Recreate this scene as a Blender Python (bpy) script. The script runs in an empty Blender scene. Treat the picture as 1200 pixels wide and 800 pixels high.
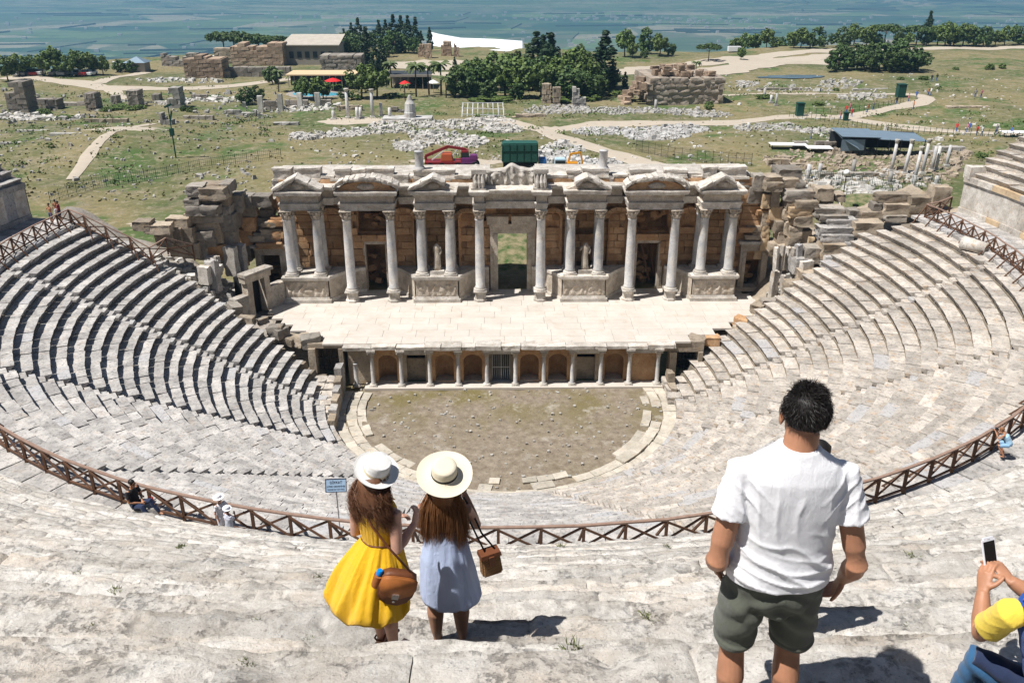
import bpy, bmesh, math, random
import numpy as np
from mathutils import Vector, Matrix

C = bpy.context.scene
COL = C.collection
rnd = random.Random(7)

# ------------------------------------------------------------------ camera
CAM = dict(cx=-1.0, cy=-58.0, cz=31.0, pitch=24.0, yaw=0.9, f=1010.0)
cam_d = bpy.data.cameras.new('camera')
cam_d.sensor_width = 36.0
cam_d.lens = 36.0 * CAM['f'] / 1200.0
cam_d.clip_start = 0.1
cam_d.clip_end = 30000.0
cam = bpy.data.objects.new('camera', cam_d)
COL.objects.link(cam)
cam.location = (CAM['cx'], CAM['cy'], CAM['cz'])
cam.rotation_euler = (math.radians(90 - CAM['pitch']), 0, -math.radians(CAM['yaw']))
C.camera = cam
C.render.resolution_x, C.render.resolution_y = 1024, 682

# ------------------------------------------------------------------ light
SUN_DIR = Vector((-0.93, -0.37, 0)).normalized()
SUN_EL = math.radians(62)
to_sun = Vector((SUN_DIR.x*math.cos(SUN_EL), SUN_DIR.y*math.cos(SUN_EL), math.sin(SUN_EL)))
sun_d = bpy.data.lights.new('sun', 'SUN')
sun_d.energy = 5.0
sun_d.angle = math.radians(0.5)
sun_d.color = (1.0, 0.965, 0.92)
sun = bpy.data.objects.new('sun', sun_d)
COL.objects.link(sun)
sun.rotation_euler = to_sun.to_track_quat('Z', 'Y').to_euler()
sun.location = (0, 0, 80)

world = bpy.data.worlds.new('World')
C.world = world
world.use_nodes = True
wt = world.node_tree
wt.nodes.clear()
wo = wt.nodes.new('ShaderNodeOutputWorld')
bg = wt.nodes.new('ShaderNodeBackground')
sky = wt.nodes.new('ShaderNodeTexSky')
sky.sky_type = 'NISHITA'
sky.sun_disc = False
sky.sun_elevation = SUN_EL
sky.sun_rotation = math.atan2(to_sun.x, to_sun.y)
sky.altitude = 300
sky.dust_density = 1.0
bg.inputs['Strength'].default_value = 0.05
wt.links.new(sky.outputs[0], bg.inputs['Color'])
wt.links.new(bg.outputs[0], wo.inputs['Surface'])
C.view_settings.view_transform = 'Standard'
C.view_settings.look = 'None'
C.view_settings.exposure = 0.42
C.view_settings.gamma = 1.0
C.cycles.max_bounces = 6
C.cycles.diffuse_bounces = 3
C.cycles.glossy_bounces = 2
C.cycles.transparent_max_bounces = 8
C.cycles.volume_bounces = 0
C.cycles.use_denoising = True

# ------------------------------------------------------------------ helpers
def at(u, v, z):
    """the point of the photograph's pixel (1200 x 800) that lies at height z"""
    p, y = math.radians(CAM['pitch']), math.radians(CAM['yaw'])
    fw = Vector((math.sin(y)*math.cos(p), math.cos(y)*math.cos(p), -math.sin(p)))
    rt = Vector((math.cos(y), -math.sin(y), 0))
    up = rt.cross(fw)
    d = fw + rt*((u-600)/CAM['f']) + up*((400-v)/CAM['f'])
    t = (z-CAM['cz'])/d.z
    return Vector((CAM['cx'], CAM['cy'], CAM['cz'])) + d*t

def _hash(ix, iy, iz, seed):
    h = (ix*374761393 + iy*668265263 + iz*2147483647 + seed*1274126177) & 0xffffffff
    h = ((h ^ (h >> 13)) * 1274126177) & 0xffffffff
    h = (h ^ (h >> 16)) & 0xffffffff
    return h / 4294967295.0

def vnoise(P, s=1.0, seed=0):
    """value noise, -1..1, on an (n,3) array"""
    Q = np.asarray(P, float)*s
    I = np.floor(Q).astype(np.int64)
    F = Q - I
    F = F*F*(3-2*F)
    r = 0
    for dx in (0, 1):
        for dy in (0, 1):
            for dz in (0, 1):
                w = (F[:, 0] if dx else 1-F[:, 0])*(F[:, 1] if dy else 1-F[:, 1])*(F[:, 2] if dz else 1-F[:, 2])
                r = r + w*_hash(I[:, 0]+dx, I[:, 1]+dy, I[:, 2]+dz, seed)
    return r*2-1

def fbm(P, s=1.0, seed=0, o=3):
    r = 0; a = 1.0
    for k in range(o):
        r = r + a*vnoise(P, s*2.03**k, seed+k*17); a *= .5
    return r/1.75

def mesh_from(name, V, F, smooth=False, mats=None, mi=None):
    me = bpy.data.meshes.new(name)
    me.from_pydata([tuple(v) for v in V], [], F)
    me.update()
    if smooth:
        me.polygons.foreach_set('use_smooth', [True]*len(me.polygons))
        if smooth != True: me.set_sharp_from_angle(angle=math.radians(smooth))
    return me

class MB:
    def __init__(s):
        s.v = []; s.f = []
    def add(s, V, F):
        b = len(s.v)
        s.v.extend([tuple(x) for x in V])
        s.f.extend([tuple(i+b for i in q) for q in F])
        return s
    def box(s, x0, x1, y0, y1, z0, z1, M=None, j=0.0, tx=0, ty=0):
        V = [(x0, y0, z0), (x1, y0, z0), (x1, y1, z0), (x0, y1, z0), (x0+tx, y0+ty, z1), (x1-tx, y0+ty, z1), (x1-tx, y1-ty, z1), (x0+tx, y1-ty, z1)]
        if j:
            V = [(a+rnd.uniform(-j, j), b+rnd.uniform(-j, j), c+rnd.uniform(-j, j)) for a, b, c in V]
        if M is not None:
            V = [M @ Vector(q) for q in V]
        return s.add(V, [(3, 2, 1, 0), (4, 5, 6, 7), (0, 1, 5, 4), (1, 2, 6, 5), (2, 3, 7, 6), (3, 0, 4, 7)])
    def bar(s, a, b, w, h=None, up=(0, 0, 1)):
        a = Vector(a); b = Vector(b); h = h or w
        d = (b-a); L = d.length
        if L < 1e-6: return s
        d.normalize(); u = Vector(up)
        if abs(d.dot(u)) > .98: u = Vector((0, 1, 0))
        x = d.cross(u).normalized(); z = x.cross(d)
        V = []
        for p in (a, b):
            for sx, sz in ((-1, -1), (1, -1), (1, 1), (-1, 1)):
                V.append(p + x*(sx*w/2) + z*(sz*h/2))
        return s.add(V, [(3, 2, 1, 0), (4, 5, 6, 7), (0, 1, 5, 4), (1, 2, 6, 5), (2, 3, 7, 6), (3, 0, 4, 7)])
    def tube(s, P, R, n=8, cap=True, ref=(0, 0, 1)):
        """a tube along P; R holds radii, each a number or (across, along ref)"""
        P = [Vector(p) for p in P]; V = []; m = len(P)
        ref = Vector(ref)
        px = None
        for i, p in enumerate(P):
            d = (P[min(i+1, m-1)]-P[max(i-1, 0)])
            if d.length < 1e-9: d = Vector((0, 0, 1))
            d.normalize()
            r_ = ref if abs(d.dot(ref)) < .97 else Vector((0, 1, 0))
            x = d.cross(r_).normalized()
            if px is not None and px.dot(x) < 0 and abs(px.dot(x)) > .3: x = -x
            px = x
            z = x.cross(d).normalized()
            r = R[i] if hasattr(R, '__len__') else R
            rx, rz = r if hasattr(r, '__len__') else (r, r)
            for k in range(n):
                a = 2*math.pi*k/n
                V.append(p + x*(rx*math.cos(a)) + z*(rz*math.sin(a)))
        F = []
        for i in range(m-1):
            for k in range(n):
                F.append((i*n+k, i*n+(k+1) % n, (i+1)*n+(k+1) % n, (i+1)*n+k))
        if cap:
            F.append(tuple(range(n-1, -1, -1))); F.append(tuple((m-1)*n+k for k in range(n)))
        return s.add(V, F)
    def lathe(s, prof, n=16, M=None, a0=0, a1=2*math.pi):
        """prof: (radius, z) pairs bottom to top"""
        V = []; full = abs(a1-a0-2*math.pi) < 1e-6; nn = n if full else n+1
        for r, z in prof:
            for k in range(nn):
                a = a0+(a1-a0)*k/n
                V.append(Vector((r*math.cos(a), r*math.sin(a), z)))
        if M is not None: V = [M @ q for q in V]
        F = []
        for i in range(len(prof)-1):
            for k in range(n):
                k2 = (k+1) % nn
                F.append((i*nn+k, i*nn+k2, (i+1)*nn+k2, (i+1)*nn+k))
        if full:
            F.append(tuple(range(n-1, -1, -1))); F.append(tuple((len(prof)-1)*nn+k for k in range(n)))
        return s.add(V, F)
    def ell(s, c, r, n=12, m=8, M=None):
        V = []; F = []
        c = Vector(c)
        for i in range(m+1):
            t = math.pi*i/m
            for k in range(n):
                a = 2*math.pi*k/n
                q = Vector((r[0]*math.sin(t)*math.cos(a), r[1]*math.sin(t)*math.sin(a), -r[2]*math.cos(t)))
                if M is not None: q = M @ q
                V.append(c+q)
        for i in range(m):
            for k in range(n):
                F.append((i*n+k, i*n+(k+1) % n, (i+1)*n+(k+1) % n, (i+1)*n+k))
        return s.add(V, F)
    def loft(s, secs, n=20, cap=True):
        """secs: (centre, rx, ry, yaw, tilt) rings stacked upwards; tilt leans the ring about x"""
        V = []
        for q in secs:
            c, rx, ry = Vector(q[0]), q[1], q[2]
            yaw = q[3] if len(q) > 3 else 0
            tl = q[4] if len(q) > 4 else 0
            M = Matrix.Rotation(yaw, 3, 'Z') @ Matrix.Rotation(tl, 3, 'X')
            for k in range(n):
                a = 2*math.pi*k/n
                ca, sa = math.cos(a), math.sin(a)
                e = .85
                V.append(c + M @ Vector((rx*math.copysign(abs(ca)**e, ca), ry*math.copysign(abs(sa)**e, sa), 0)))
        F = []
        for i in range(len(secs)-1):
            for k in range(n):
                F.append((i*n+k, i*n+(k+1) % n, (i+1)*n+(k+1) % n, (i+1)*n+k))
        if cap:
            F.append(tuple(range(n-1, -1, -1))); F.append(tuple((len(secs)-1)*n+k for k in range(n)))
        return s.add(V, F)
    def prism(s, pts, z0, z1, M=None):
        """a plan outline (counter-clockwise) raised from z0 to z1"""
        n = len(pts)
        V = [Vector((p[0], p[1], z0)) for p in pts]+[Vector((p[0], p[1], z1)) for p in pts]
        if M is not None: V = [M @ q for q in V]
        return s.add(V, [tuple(range(n-1, -1, -1)), tuple(range(n, 2*n))]+[(k, (k+1) % n, n+(k+1) % n, n+k) for k in range(n)])
    def build(s, name, mat, parent=None, smooth=False, loc=None):
        me = mesh_from(name, s.v, s.f, smooth)
        return link(name, me, mat, parent, loc)

def link(name, me, mat, parent=None, loc=None, rotz=None, scale=None):
    if mat is not None and len(me.materials) == 0: me.materials.append(mat)
    o = bpy.data.objects.new(name, me)
    COL.objects.link(o)
    if mat is not None and me.materials[0] != mat:
        o.material_slots[0].link = 'OBJECT'; o.material_slots[0].material = mat
    if parent is not None: o.parent = parent
    if loc is not None: o.location = loc
    if rotz is not None: o.rotation_euler = (0, 0, rotz)
    if scale is not None: o.scale = scale
    return o

def thing(name, label, cat, loc=(0, 0, 0), rotz=0.0, group=None):
    o = bpy.data.objects.new(name, None)
    o.empty_display_size = .3
    COL.objects.link(o)
    o.location = loc; o.rotation_euler = (0, 0, rotz)
    o['label'] = label; o['category'] = cat
    if group: o['group'] = group
    return o

def tag(o, label, cat, group=None, kind=None):
    o['label'] = label; o['category'] = cat
    if group: o['group'] = group
    if kind: o['kind'] = kind
    return o

def struct(o):
    o['kind'] = 'structure'
    return o

def dup(root, loc, rotz=None, label=None, group=None, scale=None):
    r = root.copy(); COL.objects.link(r); r.location = loc
    if rotz is not None: r.rotation_euler = (0, 0, rotz)
    if scale is not None: r.scale = scale
    if label: r['label'] = label
    if group: r['group'] = group
    for ch in list(root.children):
        c = ch.copy(); COL.objects.link(c); c.parent = r
        for g in list(ch.children):
            d = g.copy(); COL.objects.link(d); d.parent = c
    return r

# ------------------------------------------------------------------ materials
class NT:
    def __init__(s, name):
        s.m = bpy.data.materials.new(name); s.m.use_nodes = True
        s.t = s.m.node_tree; s.t.nodes.clear()
        s.out = s.n('ShaderNodeOutputMaterial'); s.b = s.n('ShaderNodeBsdfPrincipled')
        s.l(s.b.outputs[0], s.out.inputs[0])
        s.b.inputs['Roughness'].default_value = .9
        s.b.inputs['Specular IOR Level'].default_value = .25
        g = s.n('ShaderNodeNewGeometry'); s.pos = g.outputs['Position']; s.nrm = g.outputs['Normal']
        s.obj = s.n('ShaderNodeTexCoord').outputs['Object']
        s.rand = s.n('ShaderNodeObjectInfo').outputs['Random']
    def n(s, t): return s.t.nodes.new(t)
    def l(s, a, b): s.t.links.new(a, b)
    def set(s, i, v):
        if hasattr(v, 'is_linked') or isinstance(v, bpy.types.NodeSocket): s.l(v, i)
        elif isinstance(v, (tuple, list)) and len(v) == 3 and i.type == 'RGBA': i.default_value = (*v, 1)
        else: i.default_value = v
    def noise(s, scale, detail=3, co=None, rough=.55, dist=0.0):
        n = s.n('ShaderNodeTexNoise'); n.inputs['Scale'].default_value = scale
        n.inputs['Detail'].default_value = detail; n.inputs['Roughness'].default_value = rough
        n.inputs['Distortion'].default_value = dist
        s.l(co if co is not None else s.pos, n.inputs['Vector']); return n.outputs['Fac']
    def vor(s, scale, feat='F1', co=None, out='Distance', rnd_=1.0):
        n = s.n('ShaderNodeTexVoronoi'); n.feature = feat; n.inputs['Scale'].default_value = scale
        n.inputs['Randomness'].default_value = rnd_
        s.l(co if co is not None else s.pos, n.inputs['Vector']); return n.outputs[out]
    def ramp(s, f, a, b, lo=0.0, hi=1.0):
        n = s.n('ShaderNodeMapRange'); n.inputs['From Min'].default_value = a; n.inputs['From Max'].default_value = b
        n.inputs['To Min'].default_value = lo; n.inputs['To Max'].default_value = hi
        s.set(n.inputs['Value'], f); return n.outputs['Result']
    def mix(s, f, a, b, mode='MIX'):
        n = s.n('ShaderNodeMix'); n.data_type = 'RGBA'; n.blend_type = mode
        s.set(n.inputs[0], f); s.set(n.inputs[6], a); s.set(n.inputs[7], b); return n.outputs[2]
    def math(s, op, a, b=0.0):
        n = s.n('ShaderNodeMath'); n.operation = op; s.set(n.inputs[0], a); s.set(n.inputs[1], b); return n.outputs[0]
    def xyz(s, v):
        n = s.n('ShaderNodeSeparateXYZ'); s.l(v, n.inputs[0]); return n.outputs
    def map(s, v, sc=(1, 1, 1), loc=(0, 0, 0), rot=(0, 0, 0)):
        n = s.n('ShaderNodeMapping'); n.inputs['Scale'].default_value = sc; n.inputs['Location'].default_value = loc
        n.inputs['Rotation'].default_value = rot
        s.l(v, n.inputs['Vector']); return n.outputs[0]
    def bump(s, h, strength=.5, dist=.02):
        n = s.n('ShaderNodeBump'); n.inputs['Strength'].default_value = strength; n.inputs['Distance'].default_value = dist
        s.l(h, n.inputs['Height']); s.l(n.outputs[0], s.b.inputs['Normal'])
    def col(s, c): s.set(s.b.inputs['Base Color'], c); return s.m

def plain(name, c, rough=.6, metal=0.0, var=.08, scale=8.0, bump=.0, spec=.3):
    t = NT(name); c = tuple(c)
    f = t.noise(scale, 4, t.obj)
    d = tuple(x*(1-var*2) for x in c); e = tuple(min(1, x*(1+var*2)) for x in c)
    t.col(t.mix(f, d, e))
    t.b.inputs['Roughness'].default_value = rough; t.b.inputs['Metallic'].default_value = metal
    t.b.inputs['Specular IOR Level'].default_value = spec
    if bump: t.bump(f, bump, .01)
    return t.m

def stone(name, a, b, grey=(.20, .19, .175), stain=(.42, .27, .13), sc=1.0, lich=.5, pits=.5, var=.22, bd=.02, stainamt=.35, patch=.0, patchc=(.36, .36, .365)):
    """limestone: two body tones, dark lichen specks, ochre stains, pits; a tone of its own for every block"""
    t = NT(name)
    base = t.mix(t.ramp(t.noise(.9*sc, 3), .35, .65), a, b)
    if patch:
        base = t.mix(t.math('MULTIPLY', t.math('GREATER_THAN', t.rand, 1-patch), .75), base, patchc)
    st = t.ramp(t.noise(1.7*sc, 4, rough=.6), .56, .72, 0, stainamt)
    base = t.mix(st, base, stain)
    f1 = t.ramp(t.noise(5*sc, 8, rough=.72), .50, .66, 0, lich)
    base = t.mix(f1, base, grey)
    f2 = t.ramp(t.noise(26*sc, 4, rough=.7), .57, .70, 0, lich*.8)
    base = t.mix(f2, base, tuple(x*.6 for x in grey))
    hs = t.n('ShaderNodeHueSaturation')
    t.l(t.ramp(t.rand, 0, 1, 1-var, 1+var*.7), hs.inputs['Value']); t.l(base, hs.inputs['Color'])
    t.col(hs.outputs[0])
    h = t.math('ADD', t.noise(9*sc, 8, rough=.7), t.math('MULTIPLY', t.ramp(t.vor(14*sc), 0, .35, 0, 1), pits))
    t.bump(h, .75, bd)
    return t.m

M = {}
M['seat_grey'] = stone('grey_limestone', (.32, .305, .29), (.52, .495, .465), grey=(.075, .072, .072), lich=.72, stainamt=.25, patch=.05, var=.20, sc=1.25)
M['seat_warm'] = stone('warm_limestone', (.37, .335, .295), (.56, .51, .445), lich=.7, stainamt=.6, patch=.08, grey=(.095, .088, .085), var=.22, sc=1.2, stain=(.46, .29, .15), patchc=(.34, .34, .345))
M['fore'] = stone('pitted_limestone', (.45, .425, .385), (.63, .60, .555), grey=(.16, .155, .15), lich=.8, pits=.9, var=.16, bd=.05, stainamt=.45, stain=(.50, .40, .29), sc=1.2)
t = NT('pitted_limestone_near')
a_ = t.noise(1.3, 6, rough=.65); b__ = t.noise(3.1, 8, rough=.72, dist=.4); c_ = t.noise(13, 8, rough=.75)
base = t.mix(t.ramp(b__, .42, .58), (.47, .44, .395), (.65, .62, .57))
base = t.mix(t.ramp(a_, .50, .66, 0, .6), base, (.52, .45, .375))
base = t.mix(t.ramp(t.noise(.8, 4), .52, .68, 0, .5), base, (.58, .49, .39))
cl = t.math('MULTIPLY', t.ramp(t.noise(2.2, 5, rough=.7), .44, .60), t.ramp(c_, .50, .60))
base = t.mix(t.math('MULTIPLY', cl, .62), base, (.16, .15, .14))
base = t.mix(t.math('MULTIPLY', t.ramp(t.noise(48, 4, rough=.7), .58, .68), .65), base, (.10, .095, .09))
base = t.mix(t.ramp(t.noise(30, 5, rough=.7), .56, .72, 0, .7), base, (.74, .725, .69))
hs = t.n('ShaderNodeHueSaturation'); t.l(t.ramp(t.rand, 0, 1, .76, 1.14), hs.inputs['Value']); t.l(base, hs.inputs['Color']); t.col(hs.outputs[0])
t.bump(t.math('ADD', t.math('ADD', c_, t.math('MULTIPLY', t.noise(34, 8, rough=.75), .6)), t.math('MULTIPLY', cl, -.5)), .9, .035)
M['fore'] = t.m
M['core'] = stone('rubble_core', (.20, .17, .13), (.30, .25, .19), lich=.5)
M['marble'] = stone('white_marble', (.44, .40, .345), (.66, .62, .56), grey=(.17, .165, .16), sc=1.6, lich=.6, stainamt=.6, stain=(.42, .29, .17), var=.2, bd=.015)
M['shaft'] = stone('column_marble', (.42, .43, .45), (.64, .61, .56), grey=(.24, .25, .28), sc=1.3, lich=.5, stainamt=.5, stain=(.46, .34, .22), pits=.2, var=.22, bd=.008)
M['carved'] = stone('carved_marble', (.42, .36, .285), (.62, .55, .46), grey=(.15, .14, .13), sc=1.8, lich=.6, stainamt=.65, stain=(.44, .29, .16), var=.1, bd=.05)
M['brown'] = stone('brown_ashlar', (.40, .225, .11), (.54, .35, .20), grey=(.10, .08, .065), stain=(.46, .24, .10), sc=1.3, lich=.5, var=.35, stainamt=.6, bd=.05)
M['ochre'] = stone('ochre_slab', (.46, .33, .20), (.60, .46, .30), grey=(.2, .18, .15), sc=1.2, lich=.4, stainamt=.4, var=.12)
M['ruin'] = stone('weathered_ruin_stone', (.30, .245, .18), (.42, .35, .27), grey=(.12, .11, .10), sc=.8, lich=.6, var=.3, stainamt=.5, bd=.06)
M['ruin_dark'] = stone('dark_ruin_stone', (.24, .21, .175), (.34, .31, .27), grey=(.09, .09, .085), sc=.5, lich=.6, var=.3, bd=.06)
M['slab'] = stone('stage_slab', (.50, .455, .40), (.56, .52, .465), grey=(.46, .40, .34), lich=.3, var=.04, stainamt=.6, stain=(.44, .36, .28), sc=.6, pits=.1, bd=.004)
M['paving'] = stone('orchestra_paving', (.42, .38, .31), (.54, .49, .41), grey=(.2, .19, .16), lich=.5, var=.2)
M['rubble'] = stone('pale_rubble', (.44, .42, .38), (.62, .60, .56), grey=(.2, .2, .19), sc=.8, lich=.5, var=.3)
M['wood'] = None
t = NT('brown_timber')
g_ = t.noise(6, 4, t.map(t.obj, (1, 1, 1)))
t.col(t.mix(t.ramp(t.rand, 0, 1, 0, .6), t.mix(g_, (.085, .042, .024), (.17, .085, .045)), (.09, .052, .036))); t.bump(g_, .3, .01)
t.b.inputs['Roughness'].default_value = .7
M['wood'] = t.m
t = NT('pale_rail_timber')
g_ = t.noise(5, 4)
t.col(t.mix(g_, (.17, .10, .07), (.34, .24, .19))); t.b.inputs['Roughness'].default_value = .7
M['railtop'] = t.m
M['iron'] = plain('dark_iron', (.03, .032, .035), .5, .6)
M['black'] = plain('painted_shade_black', (.012, .011, .010), .95)  # near-black colour standing in for the shade inside openings
# ------------------------------------------------------------------ ground, valley, roads
GZ = 3.6
EDGE = [(-400, 150)] + [(at(u, v, GZ).x, at(u, v, GZ).y) for u, v in ((0, 84), (60, 79), (130, 70), (235, 64), (330, 59), (420, 55), (500, 52), (620, 57), (740, 60), (860, 59), (930, 55), (1000, 51), (1090, 49), (1200, 48))] + [(420, 330)]
def edge_y(x):
    for (x0, y0), (x1, y1) in zip(EDGE, EDGE[1:]):
        if x <= x1: return y0+(y1-y0)*max(0, x-x0)/(x1-x0)
    return EDGE[-1][1]
def hgt(x, y):
    """ground height behind the stage building"""
    P = np.array([[x, y, 0.0]])
    a = float(vnoise(P, 1/16., 3)[0])*.55 + float(vnoise(P, 1/7., 5)[0])*.14
    k = min(1, max(0, (y-24)/25.))
    z = GZ + a*k
    z += 2.2*math.exp(-((x+62)**2+(y-78)**2)/300.)*k
    d = y-edge_y(x)
    if d > 0: z -= min(240, d*.45 + d*d*.004)
    return z

xs = np.concatenate([np.arange(-520, -140, 12), np.arange(-140, 190, 2.6), np.arange(190, 560, 12)])
ys = np.concatenate([np.arange(14.9, 330, 2.4), np.arange(330, 900, 14)])
P = np.array([[x, y, 0] for y in ys for x in xs])
Z = GZ + (vnoise(P, 1/16., 3)*.55+vnoise(P, 1/7., 5)*.14)*np.clip((P[:, 1]-24)/25., 0, 1)
Z += 2.2*np.exp(-((P[:, 0]+62)**2+(P[:, 1]-78)**2)/300.)*np.clip((P[:, 1]-24)/25., 0, 1)
ey = np.array([edge_y(x) for x in xs]); D = P[:, 1]-np.tile(ey, len(ys)); D = np.maximum(D, 0)
Z -= np.minimum(240, D*.45+D*D*.004)
P[:, 2] = Z
nx = len(xs)
F = [(j*nx+i, j*nx+i+1, (j+1)*nx+i+1, (j+1)*nx+i) for j in range(len(ys)-1) for i in range(nx-1)]
t = NT('dry_grassland')
n1 = t.noise(.045, 5, rough=.6); n2 = t.noise(.28, 5, rough=.65); n3 = t.noise(2.2, 4, rough=.7)
c = t.mix(t.ramp(n1, .38, .60), (.07, .095, .028), (.215, .18, .085))
c = t.mix(t.ramp(n2, .50, .68, 0, .85), c, (.24, .20, .135))
c = t.mix(t.ramp(t.noise(.11, 4), .53, .64, 0, .9), c, (.05, .105, .02))
c = t.mix(t.ramp(t.noise(.9, 6, rough=.7), .52, .62, 0, .7), c, (.30, .26, .175))
c = t.mix(t.ramp(t.noise(.6, 6, rough=.75), .57, .66, 0, .75), c, (.065, .075, .035))
c = t.mix(t.ramp(n3, .45, .75, 0, .6), c, (.10, .09, .055))
c = t.mix(t.ramp(t.vor(.42), .0, .16, .75, 0), c, (.06, .075, .03))
t.col(c); t.bump(n3, .8, .15)
g = link('ground', mesh_from('ground', P, F, True), t.m); struct(g)

t = NT('valley_fields')
q = t.map(t.pos, (1/420., 1/260., 1), rot=(0, 0, .25))
cell = t.vor(1.0, 'F1', q, 'Color', .8); sx = t.xyz(cell)
q2 = t.map(t.pos, (1/150., 1/480., 1), rot=(0, 0, -.35)); cell2 = t.xyz(t.vor(1.0, 'F1', q2, 'Color', .9))
c = t.mix(t.ramp(sx[0], .25, .8), (.02, .065, .028), (.12, .18, .065))
c = t.mix(t.math('GREATER_THAN', sx[1], .74), c, (.25, .23, .15))
c = t.mix(t.math('MULTIPLY', t.math('GREATER_THAN', cell2[2], .70), .7), c, (.045, .08, .035))
c = t.mix(t.ramp(t.noise(.004, 5), .54, .66, 0, .45), c, (.20, .19, .13))
c = t.mix(t.ramp(t.noise(.02, 5, rough=.7), .56, .63, 0, .8), c, (.03, .06, .025))
q3 = t.map(t.pos, (1/900., 1/70., 1), rot=(0, 0, .12)); c = t.mix(t.ramp(t.noise(1.0, 4, q3, rough=.6), .56, .66, 0, .4), c, (.19, .19, .12))
q4 = t.map(t.pos, (1/700., 1/45., 1), rot=(0, 0, -.08)); c = t.mix(t.ramp(t.noise(1.0, 3, q4), .58, .66, 0, .8), c, (.018, .045, .018))
t.col(c)
VZ = -225.
V = []; ny_ = 60; nx_ = 60
for j in range(ny_+1):
    y = 500+ (j/ny_)**1.8*9300
    for i in range(nx_+1):
        x = (i/nx_-.5)*2*(1800+y*.75)
        h = 0
        if y > 4600:
            h = (y-4600)*.060*(1+.5*math.sin(x*.0012+1.2)+.25*math.sin(x*.0041)) * (1.25 if x < 1500 else .45)
        V.append((x, y, VZ+min(h, 240)))
F = [(j*(nx_+1)+i, j*(nx_+1)+i+1, (j+1)*(nx_+1)+i+1, (j+1)*(nx_+1)+i) for j in range(ny_) for i in range(nx_)]
g = link('valley_plain', mesh_from('valley_plain', V, F, True), t.m); struct(g)

t = NT('dust_track')
c = t.mix(t.noise(.5, 5), (.36, .31, .24), (.48, .42, .34)); c = t.mix(t.ramp(t.noise(3, 4), .55, .75, 0, .5), c, (.36, .31, .24)); t.col(c)
M['track'] = t.m
t = NT('white_travertine'); t.col(t.mix(t.ramp(t.noise(.05, 5), .35, .6), (.80, .81, .82), (.66, .70, .74))); M['trav'] = t.m

def strip(name, pts, w, mat, lift=.07, z=None):
    W = [at(u, v, GZ) for u, v in pts]
    Q = []
    for a, b in zip(W, W[1:]):
        n = max(1, int((b-a).length/2.5))
        Q += [a.lerp(b, k/n) for k in range(n)]
    Q.append(W[-1])
    for _ in range(3):
        Q = [Q[0]]+[(Q[i-1]+Q[i]*2+Q[i+1])/4 for i in range(1, len(Q)-1)]+[Q[-1]]
    V = []
    for i, p in enumerate(Q):
        d = (Q[min(i+1, len(Q)-1)]-Q[max(i-1, 0)]); d.z = 0; d.normalize(); n = Vector((-d.y, d.x, 0))
        ww = w*(1+.18*math.sin(i*.9)+.1*math.sin(i*2.3))
        for s in (-.5, -.25, 0, .25, .5):
            r = p+n*(ww*s)
            V.append((r.x, r.y, hgt(r.x, r.y)+lift+(.02 if abs(s) < .4 else -.03)))
    F = [(i*5+k, (i+1)*5+k, (i+1)*5+k+1, i*5+k+1) for i in range(len(Q)-1) for k in range(4)]
    me = mesh_from(name, V, [tuple(reversed(f)) for f in F], True)
    return struct(link(name, me, mat))
strip('path', [(1260, 166), (1194, 157), (1110, 151), (1050, 145), (1008, 139), (972, 133), (930, 133), (860, 142), (770, 143), (695, 144), (644, 151)], 4.2, M['track'])
strip('path', [(985, 136), (1030, 130), (1066, 124), (1092, 120), (1083, 114), (1050, 112), (1010, 111), (900, 110), (845, 113)], 3.6, M['track'], .09)
strip('road', [(581, 138), (612, 146), (644, 152), (650, 163), (695, 175), (755, 190), (800, 202)], 3.8, M['track'], .12)
strip('road', [(10, 92), (50, 95), (100, 100), (120, 105), (165, 106), (212, 105), (250, 102), (300, 96), (420, 92)], 6, M['track'], .08)
strip('path', [(170, 84), (150, 88), (128, 95), (112, 100)], 4, M['track'], .1)
strip('path', [(125, 104), (140, 112), (142, 118)], 3, M['track'], .12)
strip('path', [(180, 152), (150, 165), (118, 183), (98, 200), (84, 215)], 1.7, M['track'], .08)
strip('road', [(715, 86), (780, 78), (850, 72), (905, 64), (980, 60), (1080, 58), (1230, 55)], 9, M['track'], .08)
strip('road', [(790, 92), (860, 80), (925, 70), (985, 67), (1010, 66)], 12, M['track'], .14)
strip('path', [(450, 88), (500, 84), (560, 86)], 9, M['track'], .1)

def patch(name, u, v, wu, hv, mat, lift=.1, n=26, jag=.18, seed=1):
    c = at(u, v, GZ); ex = (at(u+wu, v, GZ)-c).length; eyy = abs(at(u, v-hv, GZ).y-at(u, v+hv, GZ).y)/2
    r = random.Random(seed); V = [(c.x, c.y, hgt(c.x, c.y)+lift)]
    rr = [1+r.uniform(-jag, jag) for _ in range(n)]
    for ring in (.25, .5, .75, 1.0):
        for k in range(n):
            a = 2*math.pi*k/n; x = c.x+ex*rr[k]*ring*math.cos(a); y = c.y+eyy*rr[k]*ring*math.sin(a)
            V.append((x, y, hgt(x, y)+lift-(.06 if ring == 1 else 0)))
    F = [(0, 1+k, 1+(k+1) % n) for k in range(n)]
    for q in range(3):
        F += [(1+q*n+k, 1+(q+1)*n+k, 1+(q+1)*n+(k+1) % n, 1+q*n+(k+1) % n) for k in range(n)]
    return struct(link(name, mesh_from(name, V, F, True), mat))
patch('bare_ground', 920, 72, 70, 4.5, M['track'], .1, seed=2)
patch('bare_ground', 500, 76, 55, 5, M['track'], .14, seed=3)
patch('bare_ground', 770, 80, 45, 3, M['track'], .11, seed=4)
patch('bare_ground', 645, 150, 18, 4, M['track'], .1, seed=5)
patch('bare_ground', 540, 192, 60, 3, M['track'], .1, seed=6)
patch('bare_ground', 180, 262, 30, 4, M['track'], .06, seed=7)
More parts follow.
